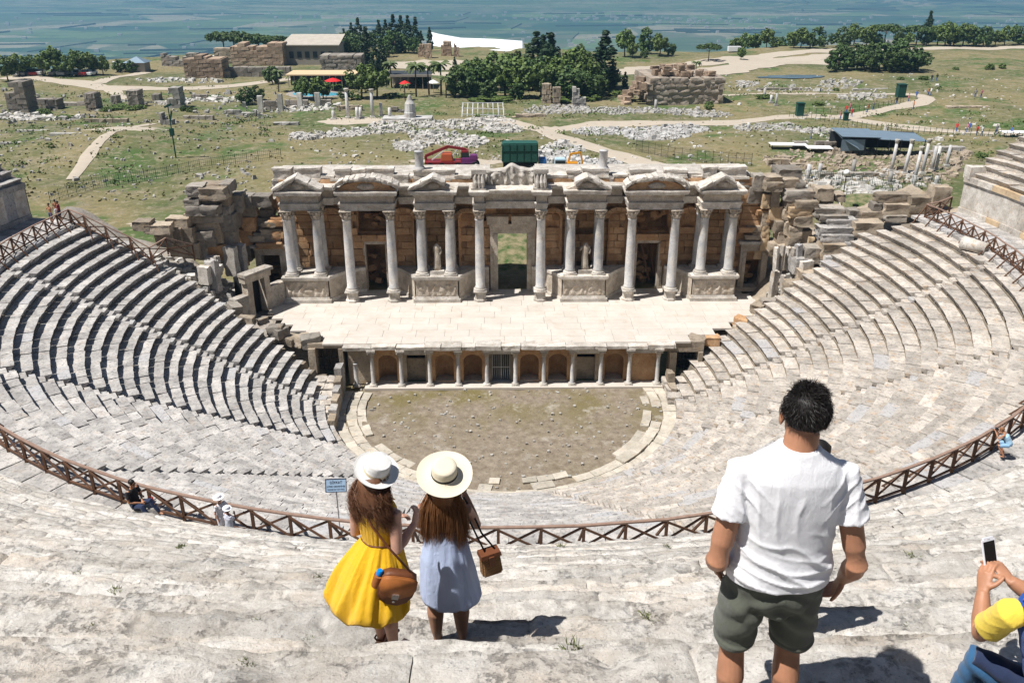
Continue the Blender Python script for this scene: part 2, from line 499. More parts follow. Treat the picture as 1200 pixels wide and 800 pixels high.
patch('bare_ground', 145, 165, 45, 6, M['track'], .05, seed=8, jag=.35)
t = NT('pond_water'); t.col(t.mix(t.noise(.3, 3), (.06, .10, .13), (.10, .15, .19))); t.b.inputs['Roughness'].default_value = .2; M['water'] = t.m
patch('pond', 928, 90.5, 40, 2.6, M['water'], .22, seed=9)

# white travertine terraces along the plateau's edge
def terrace(pts, depth, drop=1.0, z0=2.4):
    V = []; n = len(pts)
    for k, (u, v) in enumerate(pts):
        p = at(u, v, z0); r = Vector((p.x-CAM['cx'], p.y-CAM['cy'], 0)).normalized()
        for j in range(5):
            q = p+r*depth*j/4
            V.append((q.x, q.y, z0-drop*j/4*(j/4)+(.25 if (j+k) % 2 else 0)))
        V.append((p.x, p.y, z0-14))
    F = []
    for k in range(n-1):
        for j in range(4): F.append((k*6+j, (k+1)*6+j, (k+1)*6+j+1, k*6+j+1))
        F.append((k*6, k*6+5, (k+1)*6+5, (k+1)*6))
    return struct(link('travertine_terrace', mesh_from('travertine_terrace', V, F, True), M['trav']))
terrace([(503, 47), (515, 52), (540, 57), (580, 60), (612, 62)], 60, 1.5, 3.5)
terrace([(132, 74), (150, 73), (200, 73), (232, 70), (262, 64), (300, 63)], 16, 3, 3.6)

# ------------------------------------------------------------------ far valley: hedgerow trees and houses too small to pick apart
r_ = random.Random(5)
mb = MB(); mh = MB()
for k in range(260):
    y = 900+r_.random()**1.3*5200; x = (r_.random()-.5)*2*(300+y*.68)
    if r_.random() < .4: y = round(y/260)*260+x*.25 % 200
    s = r_.uniform(3, 6)
    z = VZ+max(0, (y-4600)*.05)
    L_ = r_.uniform(40, 190); q_ = r_.choice((.12, .12, -.25, 1.4)); dx, dy = L_*math.cos(q_), L_*math.sin(q_)
    mb.add([(x-dx, y-dy, z), (x+dx, y+dy, z), (x+dx, y+dy, z+s), (x-dx, y-dy, z+s*.8), (x-dx, y-dy+9, z), (x+dx, y+dy+9, z), (x+dx, y+dy+9, z+s), (x-dx, y-dy+9, z+s*.8)], [(0, 1, 2, 3), (3, 2, 6, 7), (5, 4, 7, 6)])
M['fartree'] = plain('hedgerow', (.03, .055, .025), .9)
o = mb.build('valley_hedgerow', M['fartree']); tag(o, 'dark hedgerows and tree lines dotted over the blue valley fields', 'hedgerow', kind='stuff')
for cx_, cy_, sp, n in ((500, 4100, 260, 60), (950, 3900, 300, 50), (-600, 4300, 400, 40), (1500, 3400, 400, 50), (200, 3000, 300, 25), (-1500, 2600, 400, 30), (2200, 3700, 500, 60), (-1900, 3900, 700, 60)):
    for k in range(n):
        x = r_.gauss(cx_, sp); y = r_.gauss(cy_, sp*.5); s = r_.uniform(4, 9)
        mh.box(x-s, x+s, y-4, y+4, VZ-1, VZ+r_.uniform(5, 9))
M['farhouse'] = plain('pale_render', (.46, .44, .40), .8)
o = mh.build('valley_village', M['farhouse']); tag(o, 'scattered pale houses of villages far out on the valley floor', 'village', kind='stuff')

# ------------------------------------------------------------------ trees
def leafmat(name, a, b, c):
    t = NT(name); col_ = t.mix(t.ramp(t.noise(.7, 3), .35, .65), a, b)
    col_ = t.mix(t.ramp(t.rand, 0, 1, 0, .55), col_, c)
    t.col(col_); t.b.inputs['Roughness'].default_value = .6
    return t.m
M['leaf'] = leafmat('broadleaf_foliage', (.07, .125, .028), (.14, .20, .05), (.09, .11, .03))
M['leaf_dark'] = leafmat('cypress_foliage', (.018, .042, .018), (.035, .065, .025), (.03, .05, .02))
M['leaf_pine'] = leafmat('pine_foliage', (.045, .09, .022), (.085, .14, .04), (.06, .08, .025))
M['palm'] = leafmat('palm_foliage', (.07, .11, .03), (.12, .15, .05), (.09, .11, .05))
M['bark'] = plain('bark', (.11, .08, .055), .9)
def crown(kind, seed):
    r = random.Random(seed); V = []; F = []
    cl = []
    if kind == 'cypress':
        for k in range(60):
            z = r.random(); w = .105*math.sin(math.pi*min(1, .12+z*.88))**.7*(1.0 if z < .6 else (1-z)*2.2+.12)
            a = r.uniform(0, 6.28); cl.append((w*math.cos(a)*.8, w*math.sin(a)*.8, .04+z*.93, (.05+.015*r.random())*(1 if z < .75 else .55)))
        m, ls = 30, .024
    elif kind == 'umbrella':
        for k in range(42):
            a = r.uniform(0, 6.28); w = .62*math.sqrt(r.random()); cl.append((w*math.cos(a), w*math.sin(a), .74+.17*(1-(w/.62)**2)*r.uniform(.2, 1), .12))
        m, ls = 44, .045
    else:
        sp = .36 if kind == 'round' else .46
        ph = r.uniform(0, 6)
        for k in range(44):
            a = r.uniform(0, 6.28); e = r.uniform(-.9, 1); q = r.uniform(.55, 1)
            w = math.sqrt(1-e*e)*q*(1+.22*math.sin(2*a+ph))
            cl.append((sp*w*math.cos(a), sp*w*math.sin(a), .60+.36*e*q if kind == 'round' else .5+.44*e*q, r.uniform(.08, .14)))
        m, ls = 44, .045
    for (x, y, z, s) in cl:
        for k in range(m):
            d = Vector((r.gauss(0, 1), r.gauss(0, 1), r.gauss(0, 1))).normalized()
            c = Vector((x, y, z))+d*s*r.uniform(.55, 1.05)
            n = (d+Vector((r.gauss(0, .45), r.gauss(0, .45), r.gauss(0, .45)+.2))).normalized()
            u = n.orthogonal().normalized(); w = n.cross(u); ang = r.uniform(0, 3.14)
            u, w = u*math.cos(ang)+w*math.sin(ang), w*math.cos(ang)-u*math.sin(ang)
            l = ls*r.uniform(.5, 1.2); b = len(V)
            V += [c-u*l-w*l*.5, c+u*l-w*l*.6, c+u*l*.7+w*l*.6, c-u*l*.6+w*l*.6]
            F.append((b, b+1, b+2, b+3))
    return mesh_from('crown', V, F)
def palm_mesh(seed):
    r = random.Random(seed); V = []; F = []
    for k in range(30):
        a = r.uniform(0, 6.28); up = r.uniform(-.25, 1); L = r.uniform(.30, .40); d = Vector((math.cos(a), math.sin(a), 0)); s = Vector((-d.y, d.x, 0))
        p = Vector((0, 0, .84)); v = (d+Vector((0, 0, up))).normalized(); pr = None
        for q in range(7):
            w = .05*math.sin(math.pi*(q+.5)/7.5)+.006
            b = len(V); V += [p-s*w-Vector((0, 0, w*.7)), p, p+s*w-Vector((0, 0, w*.7))]
            if q: F += [(b-3, b-2, b+1, b), (b-2, b-1, b+2, b+1)]
            p = p+v*L/6; v = (v+Vector((0, 0, -.24))).normalized()
    return mesh_from('crown', V, F)
def trunk_mesh(kind, seed):
    r = random.Random(seed); mb = MB(); h = dict(cypress=.25, umbrella=.8, round=.62, bushy=.5, palm=.86)[kind]
    w = .022 if kind != 'palm' else .026
    mb.tube([(0, 0, -.03), (r.uniform(-.02, .02), 0, h*.5), (r.uniform(-.02, .02), r.uniform(-.02, .02), h)], [w*1.3, w, w*.7], 6)
    if kind in ('round', 'umbrella', 'bushy'):
        for k in range(5):
            a = r.uniform(0, 6.28); z = h*r.uniform(.45, .9); q = .26 if kind != 'umbrella' else .4
            mb.tube([(0, 0, z), (q*.5*math.cos(a), q*.5*math.sin(a), z+.1), (q*math.cos(a), q*math.sin(a), z+.16)], [w*.6, w*.4, w*.2], 4)
    return mesh_from('trunk', mb.v, mb.f, True)
KIND = {}
for kind, mat in (('cypress', 'leaf_dark'), ('umbrella', 'leaf_pine'), ('round', 'leaf'), ('bushy', 'leaf_pine'), ('palm', 'palm')):
    KIND[kind] = [((palm_mesh(s) if kind == 'palm' else crown(kind, s*7+len(kind))), trunk_mesh(kind, s)) for s in range(3)]
    for c_, t_ in KIND[kind]: c_.materials.append(M[mat]); t_.materials.append(M['bark'])
def depth_of(p):
    pt = math.radians(CAM['pitch']); yw = math.radians(CAM['yaw'])
    d = p-Vector((CAM['cx'], CAM['cy'], CAM['cz']))
    return d.dot(Vector((math.sin(yw)*math.cos(pt), math.cos(yw)*math.cos(pt), -math.sin(pt))))
def mper(p):
    """metres of an upright thing per pixel of the photograph at p"""
    dep = math.atan2(CAM['cz']-p.z, math.hypot(p.x-CAM['cx'], p.y-CAM['cy']))
    return depth_of(p)/CAM['f']/math.cos(dep)/math.cos(dep-math.radians(CAM['pitch']))
TN = dict(cypress='cypress_tree', umbrella='pine_tree', round='broadleaf_tree', bushy='leafy_tree', palm='palm_tree')
tcount = 0
ORD = 'first second third fourth fifth sixth seventh eighth ninth tenth eleventh twelfth thirteenth fourteenth fifteenth sixteenth seventeenth eighteenth nineteenth twentieth twenty-first twenty-second twenty-third twenty-fourth twenty-fifth twenty-sixth twenty-seventh twenty-eighth twenty-ninth thirtieth'.split()
GROW = []
def name_rows():
    by = {}
    for t, l, u in GROW: by.setdefault(l, []).append((u, t))
    for l, q in by.items():
        for k, (u, t) in enumerate(sorted(q, key=lambda z: z[0])): t['label'] = '%s, %s from the left' % (l, ORD[k])
def tree(u, v, hpx, kind, label, group, wide=1.0):
    global tcount
    p = at(u, v, GZ); p = Vector((p.x, p.y, hgt(p.x, p.y)-.1)); h = hpx*mper(p)
    cm, tm = KIND[kind][tcount % 3]; tcount += 1
    t = thing(TN[kind], label, 'tree', p, rnd.uniform(0, 6.28), group)
    if group and group in (G1, G2, G3, G5, G6, G7, 'bushy trees on the knoll'): GROW.append((t, label, u))
    for nm, me in (('crown', cm), ('trunk', tm)):
        link(nm, me, me.materials[0], t, scale=(h*wide, h*wide, h))
    return t
def spot(u):
    return 'far left' if u < 240 else 'left of centre' if u < 480 else 'centre' if u < 720 else 'right of centre' if u < 960 else 'far right'
G2 = G3 = G5 = G6 = G7 = None
G1 = 'trees lining the car park at the far left'
for u, v, h, w in ((10, 97, 28, 1.1), (24, 92, 24, 1.2), (52, 92, 27, 1.1), (64, 90, 30, 1), (78, 92, 22, 1.2), (95, 90, 28, 1), (106, 89, 24, 1.1), (121, 88, 20, 1.1), (36, 88, 18, 1.2), (141, 84, 14, 1.2), (155, 84, 13, 1.2)):
    tree(u, v, h, 'round' if v > 85 else 'bushy', 'round tree beside the parked cars at far left', G1, w)
G2 = 'broad pines above the ruined bath walls'
for u, v, h in ((263, 66, 26), (276, 65, 26), (290, 66, 25), (304, 66, 24), (318, 65, 23), (334, 64, 22)):
    tree(u, v, h, 'umbrella', 'flat-topped pine above the ruined bath walls', G2, 1.3)
G3 = 'cypresses on the knoll by the plateau edge'
for u, v, h in ((404, 55, 24), (413, 56, 28), (421, 56, 33), (445, 55, 29), (453, 56, 31), (462, 57, 37), (471, 56, 35), (479, 57, 36), (488, 58, 35), (494, 60, 22), (504, 60, 26), (468, 64, 22), (398, 52, 15)):
    tree(u, v, h, 'cypress', 'dark cypress on the knoll by the white terraces', G3, 1.3)
for u, v, h in ((370, 56, 20), (383, 54, 16), (391, 55, 17), (400, 60, 20), (410, 63, 22), (424, 62, 20), (437, 58, 22), (452, 62, 18), (463, 63, 26), (476, 63, 20), (486, 64, 17), (418, 68, 22), (408, 70, 20), (455, 67, 14)):
    tree(u, v, h, 'bushy', 'bushy tree among the cypresses on the knoll', 'bushy trees on the knoll', 1.1)
for u, v, h, lab in ((431, 80, 44, 'tallest dark cypress above the cafe roof, left one'), (441, 88, 34, 'dark cypress between two others above the cafe roof'), (448, 86, 37, 'dark cypress above the cafe roof, right of the tallest one'), (345, 74, 19, 'small dark cypress in front of the long pale-roofed building'), (533, 84, 18, 'slim small cypress left of the big grove of trees')):
    tree(u, v, h, 'cypress', lab, 'cypresses round the cafe', 1.35)
G4 = 'trees round the swimming pool'
for u, v, h, k, lab in ((288, 122, 20, 'bushy', 'low bushy tree by the pool wall, leftmost one'), (302, 118, 18, 'bushy', 'low bushy tree at the left end of the cafe terrace'), (327, 110, 26, 'palm', 'grey-green palm at the left end of the pool'), (355, 117, 24, 'round', 'small round tree in front of the blue pool'), (368, 119, 26, 'round', 'light green tree standing in front of the pool and the red parasol'), (379, 117, 20, 'round', 'lower light green tree next to the red parasol'),
        (424, 117, 36, 'round', 'big dense green tree right of the pool'), (442, 117, 36, 'round', 'tall round tree left of the palms'), (459, 102, 30, 'palm', 'palm with a bare trunk above the dark cafe roof'), (488, 116, 40, 'palm', 'tall palm in the row at the centre, first from the left'), (503, 112, 36, 'palm', 'tall thin palm between two fuller ones'), (517, 114, 40, 'palm', 'fullest palm beside the green grove'), (523, 118, 26, 'palm', 'low palm at the foot of the fullest palm'), (475, 120, 20, 'palm', 'low palm in the lawn behind the broken columns'), (545, 117, 16, 'bushy', 'low shrub-like tree under the grove'), (405, 119, 14, 'bushy', 'small bushy tree at the right end of the pool'), (320, 100, 22, 'bushy', 'bushy tree behind the grey-green palm'), (495, 98, 18, 'bushy', 'bushy tree among the tall palms')):
    tree(u, v, h, k, lab, G4, .9 if k == 'palm' else 1.1)
G5 = 'big grove of trees at the centre'
for u, v, h in ((540, 116, 34), (552, 112, 38), (566, 116, 36), (580, 104, 40), (592, 116, 42), (604, 100, 38), (612, 117, 40), (624, 106, 36), (634, 117, 38), (648, 112, 40), (660, 104, 44), (664, 117, 36), (678, 108, 44), (690, 116, 34), (560, 98, 30), (548, 92, 22), (588, 92, 22), (602, 118, 22), (574, 118, 20), (700, 112, 26), (716, 104, 22), (690, 92, 26), (622, 90, 24)):
    tree(u, v, h, 'round' if h > 36 else 'bushy', 'leafy tree in the dense central grove', G5, 1.15)
for u, v, h, lab in ((628, 100, 58, 'leftmost tall cypress rising out of the central grove'), (636, 92, 46, 'middle cypress of the three rising out of the central grove'), (644, 104, 60, 'widest cypress of the three in the middle of the grove'), (707, 106, 64, 'tallest dark cypress at the right end of the central grove'), (732, 104, 17, 'small lone cypress left of the great ruined block')):
    tree(u, v, h, 'cypress', lab, 'cypresses in the central grove', 1.75)
for u, v, h, k, lab in ((732, 68, 30, 'round', 'tall round tree on the plateau edge right of the grove'), (741, 70, 17, 'round', 'small tree beside the tall one on the plateau edge'), (759, 64, 28, 'bushy', 'narrow tall tree on the plateau edge above the ruined block'), (773, 67, 24, 'round', 'broad tree on the plateau edge above the ruined block'), (784, 66, 14, 'bushy', 'low bush-like tree right of the broad one on the edge'), (755, 70, 10, 'bushy', 'low shrub under the plateau-edge trees'), (830, 73, 20, 'umbrella', 'lone flat-topped tree by the pale road'), (815, 90, 18, 'palm', 'lone palm beside the pale track above the ruined block'), (680, 62, 10, 'round', 'small round tree behind the tallest cypress'), (618, 60, 9, 'round', 'small round tree on the white terraces')):
    tree(u, v, h, k, lab, None, 1.0)
G6 = 'trees along the plateau edge at the right'
for u, v, h, k in ((863, 57, 18, 'round'), (873, 57, 20, 'round'), (883, 56, 21, 'round'), (898, 57, 20, 'round'), (908, 55, 14, 'round'), (920, 52, 24, 'bushy'), (930, 58, 18, 'round'), (938, 58, 21, 'round'), (949, 58, 24, 'bushy'), (964, 56, 10, 'bushy'), (986, 57, 22, 'bushy'), (1000, 54, 24, 'round'), (1015, 55, 23, 'round'), (1036, 54, 25, 'umbrella'), (1053, 53, 15, 'round'), (1064, 55, 16, 'round'), (1073, 54, 22, 'umbrella'), (1085, 54, 18, 'bushy'), (1098, 54, 22, 'round'), (1107, 55, 25, 'round'), (1117, 54, 22, 'bushy'), (1128, 54, 24, 'round'), (1140, 54, 20, 'bushy'), (1152, 54, 23, 'bushy'), (1166, 53, 16, 'round'), (1177, 53, 20, 'round'), (1195, 52, 22, 'bushy'), (1210, 52, 22, 'round'), (1027, 54, 14, 'bushy')):
    tree(u, v, h, k, 'tree in the right plateau line', G6, 1.15)
tree(1085, 50, 33, 'cypress', 'single spire of a cypress above the right-hand tree line', None, 1.2)
tree(868, 71, 14, 'round', 'small round tree on bare ground left of the fork in the pale road', None, 1.0)
G7 = 'pine clump in the right-hand plain'
for u, v, h in ((980, 84, 24), (992, 83, 30), (1004, 82, 28), (1014, 85, 30), (1030, 83, 32), (1042, 86, 28), (1054, 83, 34), (1066, 84, 28), (1076, 82, 24), (1022, 80, 24)):
    tree(u, v, h, 'bushy', 'pine in the lone wide clump at the right', G7, 1.2)
name_rows(); GROW.clear()
M['bush'] = M['leaf']
bush_me = [crown('bushy', 90+k) for k in range(3)]
for b_ in bush_me: b_.materials.append(M['leaf'])
for i, (u, v, w, h) in enumerate(((1160, 82, 14, 8), (1174, 81, 12, 7), (1120, 82, 8, 5), (831, 127, 16, 11), (142, 128, 30, 7), (160, 130, 22, 7), (126, 131, 18, 7), (78, 141, 24, 7), (52, 133, 16, 8), (1055, 96, 12, 5), (1081, 96, 14, 6), (223, 134, 8, 8), (895, 118, 20, 7), (960, 124, 14, 6), (560, 139, 10, 8), (215, 133, 9, 8), (1010, 245, 30, 9), (1150, 188, 14, 9), (1040, 238, 16, 8), (395, 104, 30, 8), (463, 116, 26, 7), (418, 118, 20, 7), (720, 112, 24, 8), (690, 118, 40, 8), (650, 120, 50, 7), (580, 120, 50, 7), (980, 104, 9, 5))):
    p = at(u, v, GZ); p = Vector((p.x, p.y, hgt(p.x, p.y)-.3)); m_ = mper(p)
    o = link('shrub', bush_me[i % 3], M['leaf'], None, p, rnd.uniform(0, 6), (w*m_*1.0, w*m_*.8, h*m_))
    tag(o, ['low dark green shrub', 'rounded green shrub', 'bright green shrub'][i % 3]+' growing on the plain, '+['among the ruins', 'near the path', 'on rough grass'][(i//3) % 3]+' at the '+spot(u), 'shrub', 'shrubs scattered over the plain'); GROW.append((o, ['low dark green shrub', 'rounded green shrub', 'bright green shrub'][i % 3]+' on the plain', u))
name_rows()
# ------------------------------------------------------------------ the seating (cavea)
CX = -0.65
R = math.radians
def pol(r, a, z=0.0):
    a = R(a); return Vector((CX+r*math.sin(a), -r*math.cos(a), z))
def block_mesh(name, L, D, H, rough, seed, nx=6, ny=3, nz=3, rad=.05, undercut=.0, amp2=.012, top0=True):
    """a weathered block: x along the row, y from the front edge (0) back to -D, z from 0 (top) down to -H"""
    V = {}; F = []; L2 = L/2
    def idx(i, j, k):
        return V.setdefault((i, j, k), len(V))
    for i in range(nx):
        for j in range(ny):
            F.append((idx(i, j, nz), idx(i+1, j, nz), idx(i+1, j+1, nz), idx(i, j+1, nz)))
            F.append((idx(i, j+1, 0), idx(i+1, j+1, 0), idx(i+1, j, 0), idx(i, j, 0)))
    for i in range(nx):
        for k in range(nz):
            F.append((idx(i, 0, k), idx(i+1, 0, k), idx(i+1, 0, k+1), idx(i, 0, k+1)))
            F.append((idx(i+1, ny, k), idx(i, ny, k), idx(i, ny, k+1), idx(i+1, ny, k+1)))
    for j in range(ny):
        for k in range(nz):
            F.append((idx(0, j+1, k), idx(0, j, k), idx(0, j, k+1), idx(0, j+1, k+1)))
            F.append((idx(nx, j, k), idx(nx, j+1, k), idx(nx, j+1, k+1), idx(nx, j, k+1)))
    keys = sorted(V, key=V.get)
    P = np.array([(-L2+L*i/nx, -D+D*j/ny, -H+H*k/nz) for i, j, k in keys])
    c = np.array([0, -D/2, -H/2]); hs = np.array([L2, D/2, H/2])
    q = P-c; rr = min(rad, H*.45, D*.45, L2*.9); inner = np.clip(q, -(hs-rr), hs-rr); d = q-inner
    n = np.linalg.norm(d, axis=1, keepdims=True); P = c+inner+np.where(n > 1e-9, d/np.maximum(n, 1e-9)*rr, 0)
    if undercut:
        z = P[:, 2]; front = np.clip((P[:, 1]+D*.5)/(D*.5), 0, 1)
        P[:, 1] -= undercut*front*np.clip((-z-.09)/.08, 0, 1)
    o = np.array([seed*3.1, seed*1.7, seed*.9])
    for ax in range(3):
        P[:, ax] += fbm(P+o, 1.1/max(.3, L*.5), seed*5+ax)*rough + vnoise(P+o, 7, seed*5+ax+50)*amp2
    return mesh_from(name, P, F, 34)

SEATS = [(L, [block_mesh('seat_block', L, .98, .62, .022, s+int(L*10), nx=5, ny=4, nz=5, rad=.028, undercut=.22, amp2=.024) for s in range(5)]) for L in (1.0, 1.4, 1.9, 2.5)]
for L, ms in SEATS:
    for m in ms: m.materials.append(M['seat_grey'])
STEPM = [block_mesh('step_block', .78, .50, .40, .03, 70+s, nx=4, ny=3, nz=3, rad=.05) for s in range(5)]
for m in STEPM: m.materials.append(M['seat_grey'])

NROW = 24
def lrow(j): return 13.35+.83*j, .95+.483*j
STAIRS = [-84.5, -58, -31.5, -10, 11, 32, 60.5, 85]
BOUND = [-104.5]+STAIRS+[106]
wedge_where = ['leftmost wedge of the lower seating, straight rows ending at the stage', 'second lower wedge from the left, rows curving below the rail end', 'third lower wedge from the left, above the seated man in black', 'lower wedge beside the small blue sign, left of the axis', 'bottom middle wedge of the lower seating behind the two women', 'lower wedge behind the white T-shirt, right of the axis', 'broad right-hand lower wedge between the two right stairways', 'second lower wedge from the right, rows curving up to the rail', 'rightmost wedge of the lower seating, ending at the ruined stage wall']
def place_row(parent, name, Rr, z, a0, a1, rows, mat=None, gap=.02, jz=.02, jr=.03, skip=0.0, tilt=.0):
    """lay blocks along one arc so that they fill a0..a1 exactly"""
    total = R(a1-a0)*Rr; Ls = []; s = 0
    while s < total-.5:
        q = rnd.choice(rows); Ls.append(q); s += q[0]
    if not Ls: Ls = [rows[0]]; s = rows[0][0]
    k = total/s; a = a0
    for q in Ls:
        w = q[0]*k; da = math.degrees(w/Rr)
        if rnd.random() >= skip:
            am = a+da/2; p = pol(Rr+rnd.uniform(-jr, jr), am, z+rnd.uniform(-jz, jz))
            o = link(name, rnd.choice(q[1]), None, parent, p)
            o.rotation_euler = (rnd.uniform(-tilt, tilt), rnd.uniform(-tilt, tilt), R(am)+rnd.uniform(-.012, .012))
            o.scale = ((w-gap)/q[0], 1, 1)
            if mat is not None:
                o.material_slots[0].link = 'OBJECT'; o.material_slots[0].material = mat
        a += da
for w in range(9):
    a0, a1 = BOUND[w], BOUND[w+1]
    t_ = thing('seating_wedge', wedge_where[w], 'seating', group='wedges of the lower seating')
    hw = .42
    for j in range(NROW):
        Rr, z = lrow(j)
        e0 = a0+(0 if w == 0 else math.degrees(hw/Rr)); e1 = a1-(0 if w == 8 else math.degrees(hw/Rr))
        if w == 0: e0 = -float(np.interp(Rr, (13.3, 14.1, 14.7, 16, 21, 26, 30, 33), (90, 94, 98, 101.6, 103.6, 104.9, 104.4, 102))) + rnd.uniform(-.5, .5)*18/Rr
        if w == 8: e1 = float(np.interp(Rr, (13.3, 14.2, 15.4, 21, 26, 30, 33), (96, 100, 106, 105.8, 106.8, 107, 101))) + rnd.uniform(-.6, .6)*18/Rr
        place_row(t_, 'seat_block', Rr, z, e0, e1, SEATS, M['seat_grey'] if w < 5 else M['seat_warm'],
                  jz=.022, jr=.035, skip=.0, tilt=.009)
for i, a in enumerate(STAIRS):
    t_ = thing('stairway', ['stairway nearest the stage on the left side', 'second stairway from the left, below the corner of the rail', 'left stairway whose dark step sides line up above the man in black', 'narrow stairway hidden behind the women and sign', 'stairway behind the woman in light blue, near the axis', 'stairway directly behind the man in white', 'right stairway rising diagonally past the man\'s head', 'stairway nearest the stage on the right side'][i], 'stairway', group='radial stairways of the lower seating')
    for j in range(NROW):
        Rr, z = lrow(j)
        for h in (0, 1):
            o = link('step_block', rnd.choice(STEPM), None, t_, pol(Rr+.0+h*.41+rnd.uniform(-.03, .03), a, z-.24+h*.235+rnd.uniform(-.02, .02)))
            o.rotation_euler = (rnd.uniform(-.03, .03), rnd.uniform(-.03, .03), R(a)+rnd.uniform(-.03, .03))
            if i > 3: o.material_slots[0].link = 'OBJECT'; o.material_slots[0].material = M['seat_warm']

# the earth and rubble the seats lie on, both tiers, and the hill around them
UR, UZ, UT, UH = 37.6, 15.55, .735, .523
def prof():
    p = [(13.0, -.2), (13.5, .25)]
    for j in range(NROW): r, z = lrow(j); p += [(r+.15, z-.42), (r+.85, z-.42)]
    p += [(34.3, 11.95), (38.2, 11.95), (38.3, 14.6)]
    for i in range(0, 31): p.append((UR+UT*i+.5, UZ+UH*i-.5))
    p += [(62, UZ+UH*31-.4), (75, 31.2), (140, 33)]
    return p
pr = prof(); AZ = np.arange(-103.0, 104.6, 1.5)
V = []
for a in AZ:
    for r, z in pr: V.append(pol(r, a, z))
n = len(pr)
F = [(i*n+k, (i+1)*n+k, (i+1)*n+k+1, i*n+k+1) for i in range(len(AZ)-1) for k in range(n-1)]
F = [tuple(reversed(f)) for f in F]
for end, a in ((0, AZ[0]), (len(AZ)-1, AZ[-1])):
    b = len(V)
    for r, z in pr: V.append(pol(r, a, -1.0))
    for k in range(n-1):
        f = (end*n+k, end*n+k+1, b+k+1, b+k)
        F.append(f if end else tuple(reversed(f)))
o = link('hillside', mesh_from('hillside', V, F), M['core']); struct(o)

# diazoma: the walkway between the tiers
DIA = [block_mesh('paving_slab', 1.5, 1.7, .25, .02, 30+s, nx=3, ny=3, nz=1, rad=.03) for s in range(4)]
for m in DIA: m.materials.append(M['seat_grey'])
t_ = thing('walkway', 'stone walkway between the lower and the upper seating, behind the timber rail', 'walkway'); 
t_['kind'] = 'structure'; del t_['category']; del t_['label']
for rr in (33.55, 35.2, 36.85):
    place_row(t_, 'paving_slab', rr-.2, 12.3, -103, 104, [(1.5, DIA)], None, jz=.03)

# walls behind the walkway, left and right
def wallstone(side, a0, a1, mat, label):
    t_ = thing('podium_wall', label, 'wall')
    a = a0
    while a < a1:
        w = rnd.uniform(.9, 1.7); da = math.degrees(w/38.0); am = a+da/2
        for z0, z1, pr_ in ((12.25, 12.7, .12), (12.7, 14.75, 0), (14.75, 15.2, .14)):
            mb = MB(); mb.box(-w/2+.01, w/2-.01, -.5, .5+pr_, z0, z1-.01, j=.012)
            o = mb.build('wall_slab', (M['marble'] if rnd.random() < .35 else (M['ochre'] if side > 0 and rnd.random() < .55 else mat)), t_)
            p = pol(38.35, am); o.location = (p.x, p.y, 0); o.rotation_euler = (0, 0, R(am))
        a += da
wallstone(-1, -102.5, -68, M['seat_grey'], 'tall smooth grey wall behind the walkway at the upper left')
wallstone(1, 66, 104, M['seat_warm'], 'wall of orange and white upright slabs behind the walkway at the upper right')

UB = [(L, [block_mesh('seat_block', L, .98, .62, .045, 200+s+int(L*10), nx=6, ny=4, nz=5, rad=.03, undercut=.20) for s in range(4)]) for L in (1.2, 1.7, 2.3)]
for L, ms in UB:
    for m in ms: m.materials.append(M['seat_grey'])
def upper(a0, a1, i0, i1, label, mat):
    t_ = thing('upper_seating_wedge', label, 'seating', group='blocks of the upper seating')
    for i in range(i0, i1):
        e = rnd.uniform(-.8, .8) if abs(a0) > 90 or abs(a1) > 90 else 0
        place_row(t_, 'seat_block', UR+UT*i+.25, UZ+UH*i, a0+(e+ (0 if i < 6 else 1.2) if a0 < -90 else 0), a1-(e if a1 > 90 else 0), UB, mat, jz=.04, tilt=.015)
upper(-102.5, -78, 0, 11, 'dark grey rows of the upper seating at the top left corner', M['seat_grey'])
upper(76, 103.5, 0, 13, 'pale rows of the upper seating above the slab wall at the top right corner', M['seat_warm'])

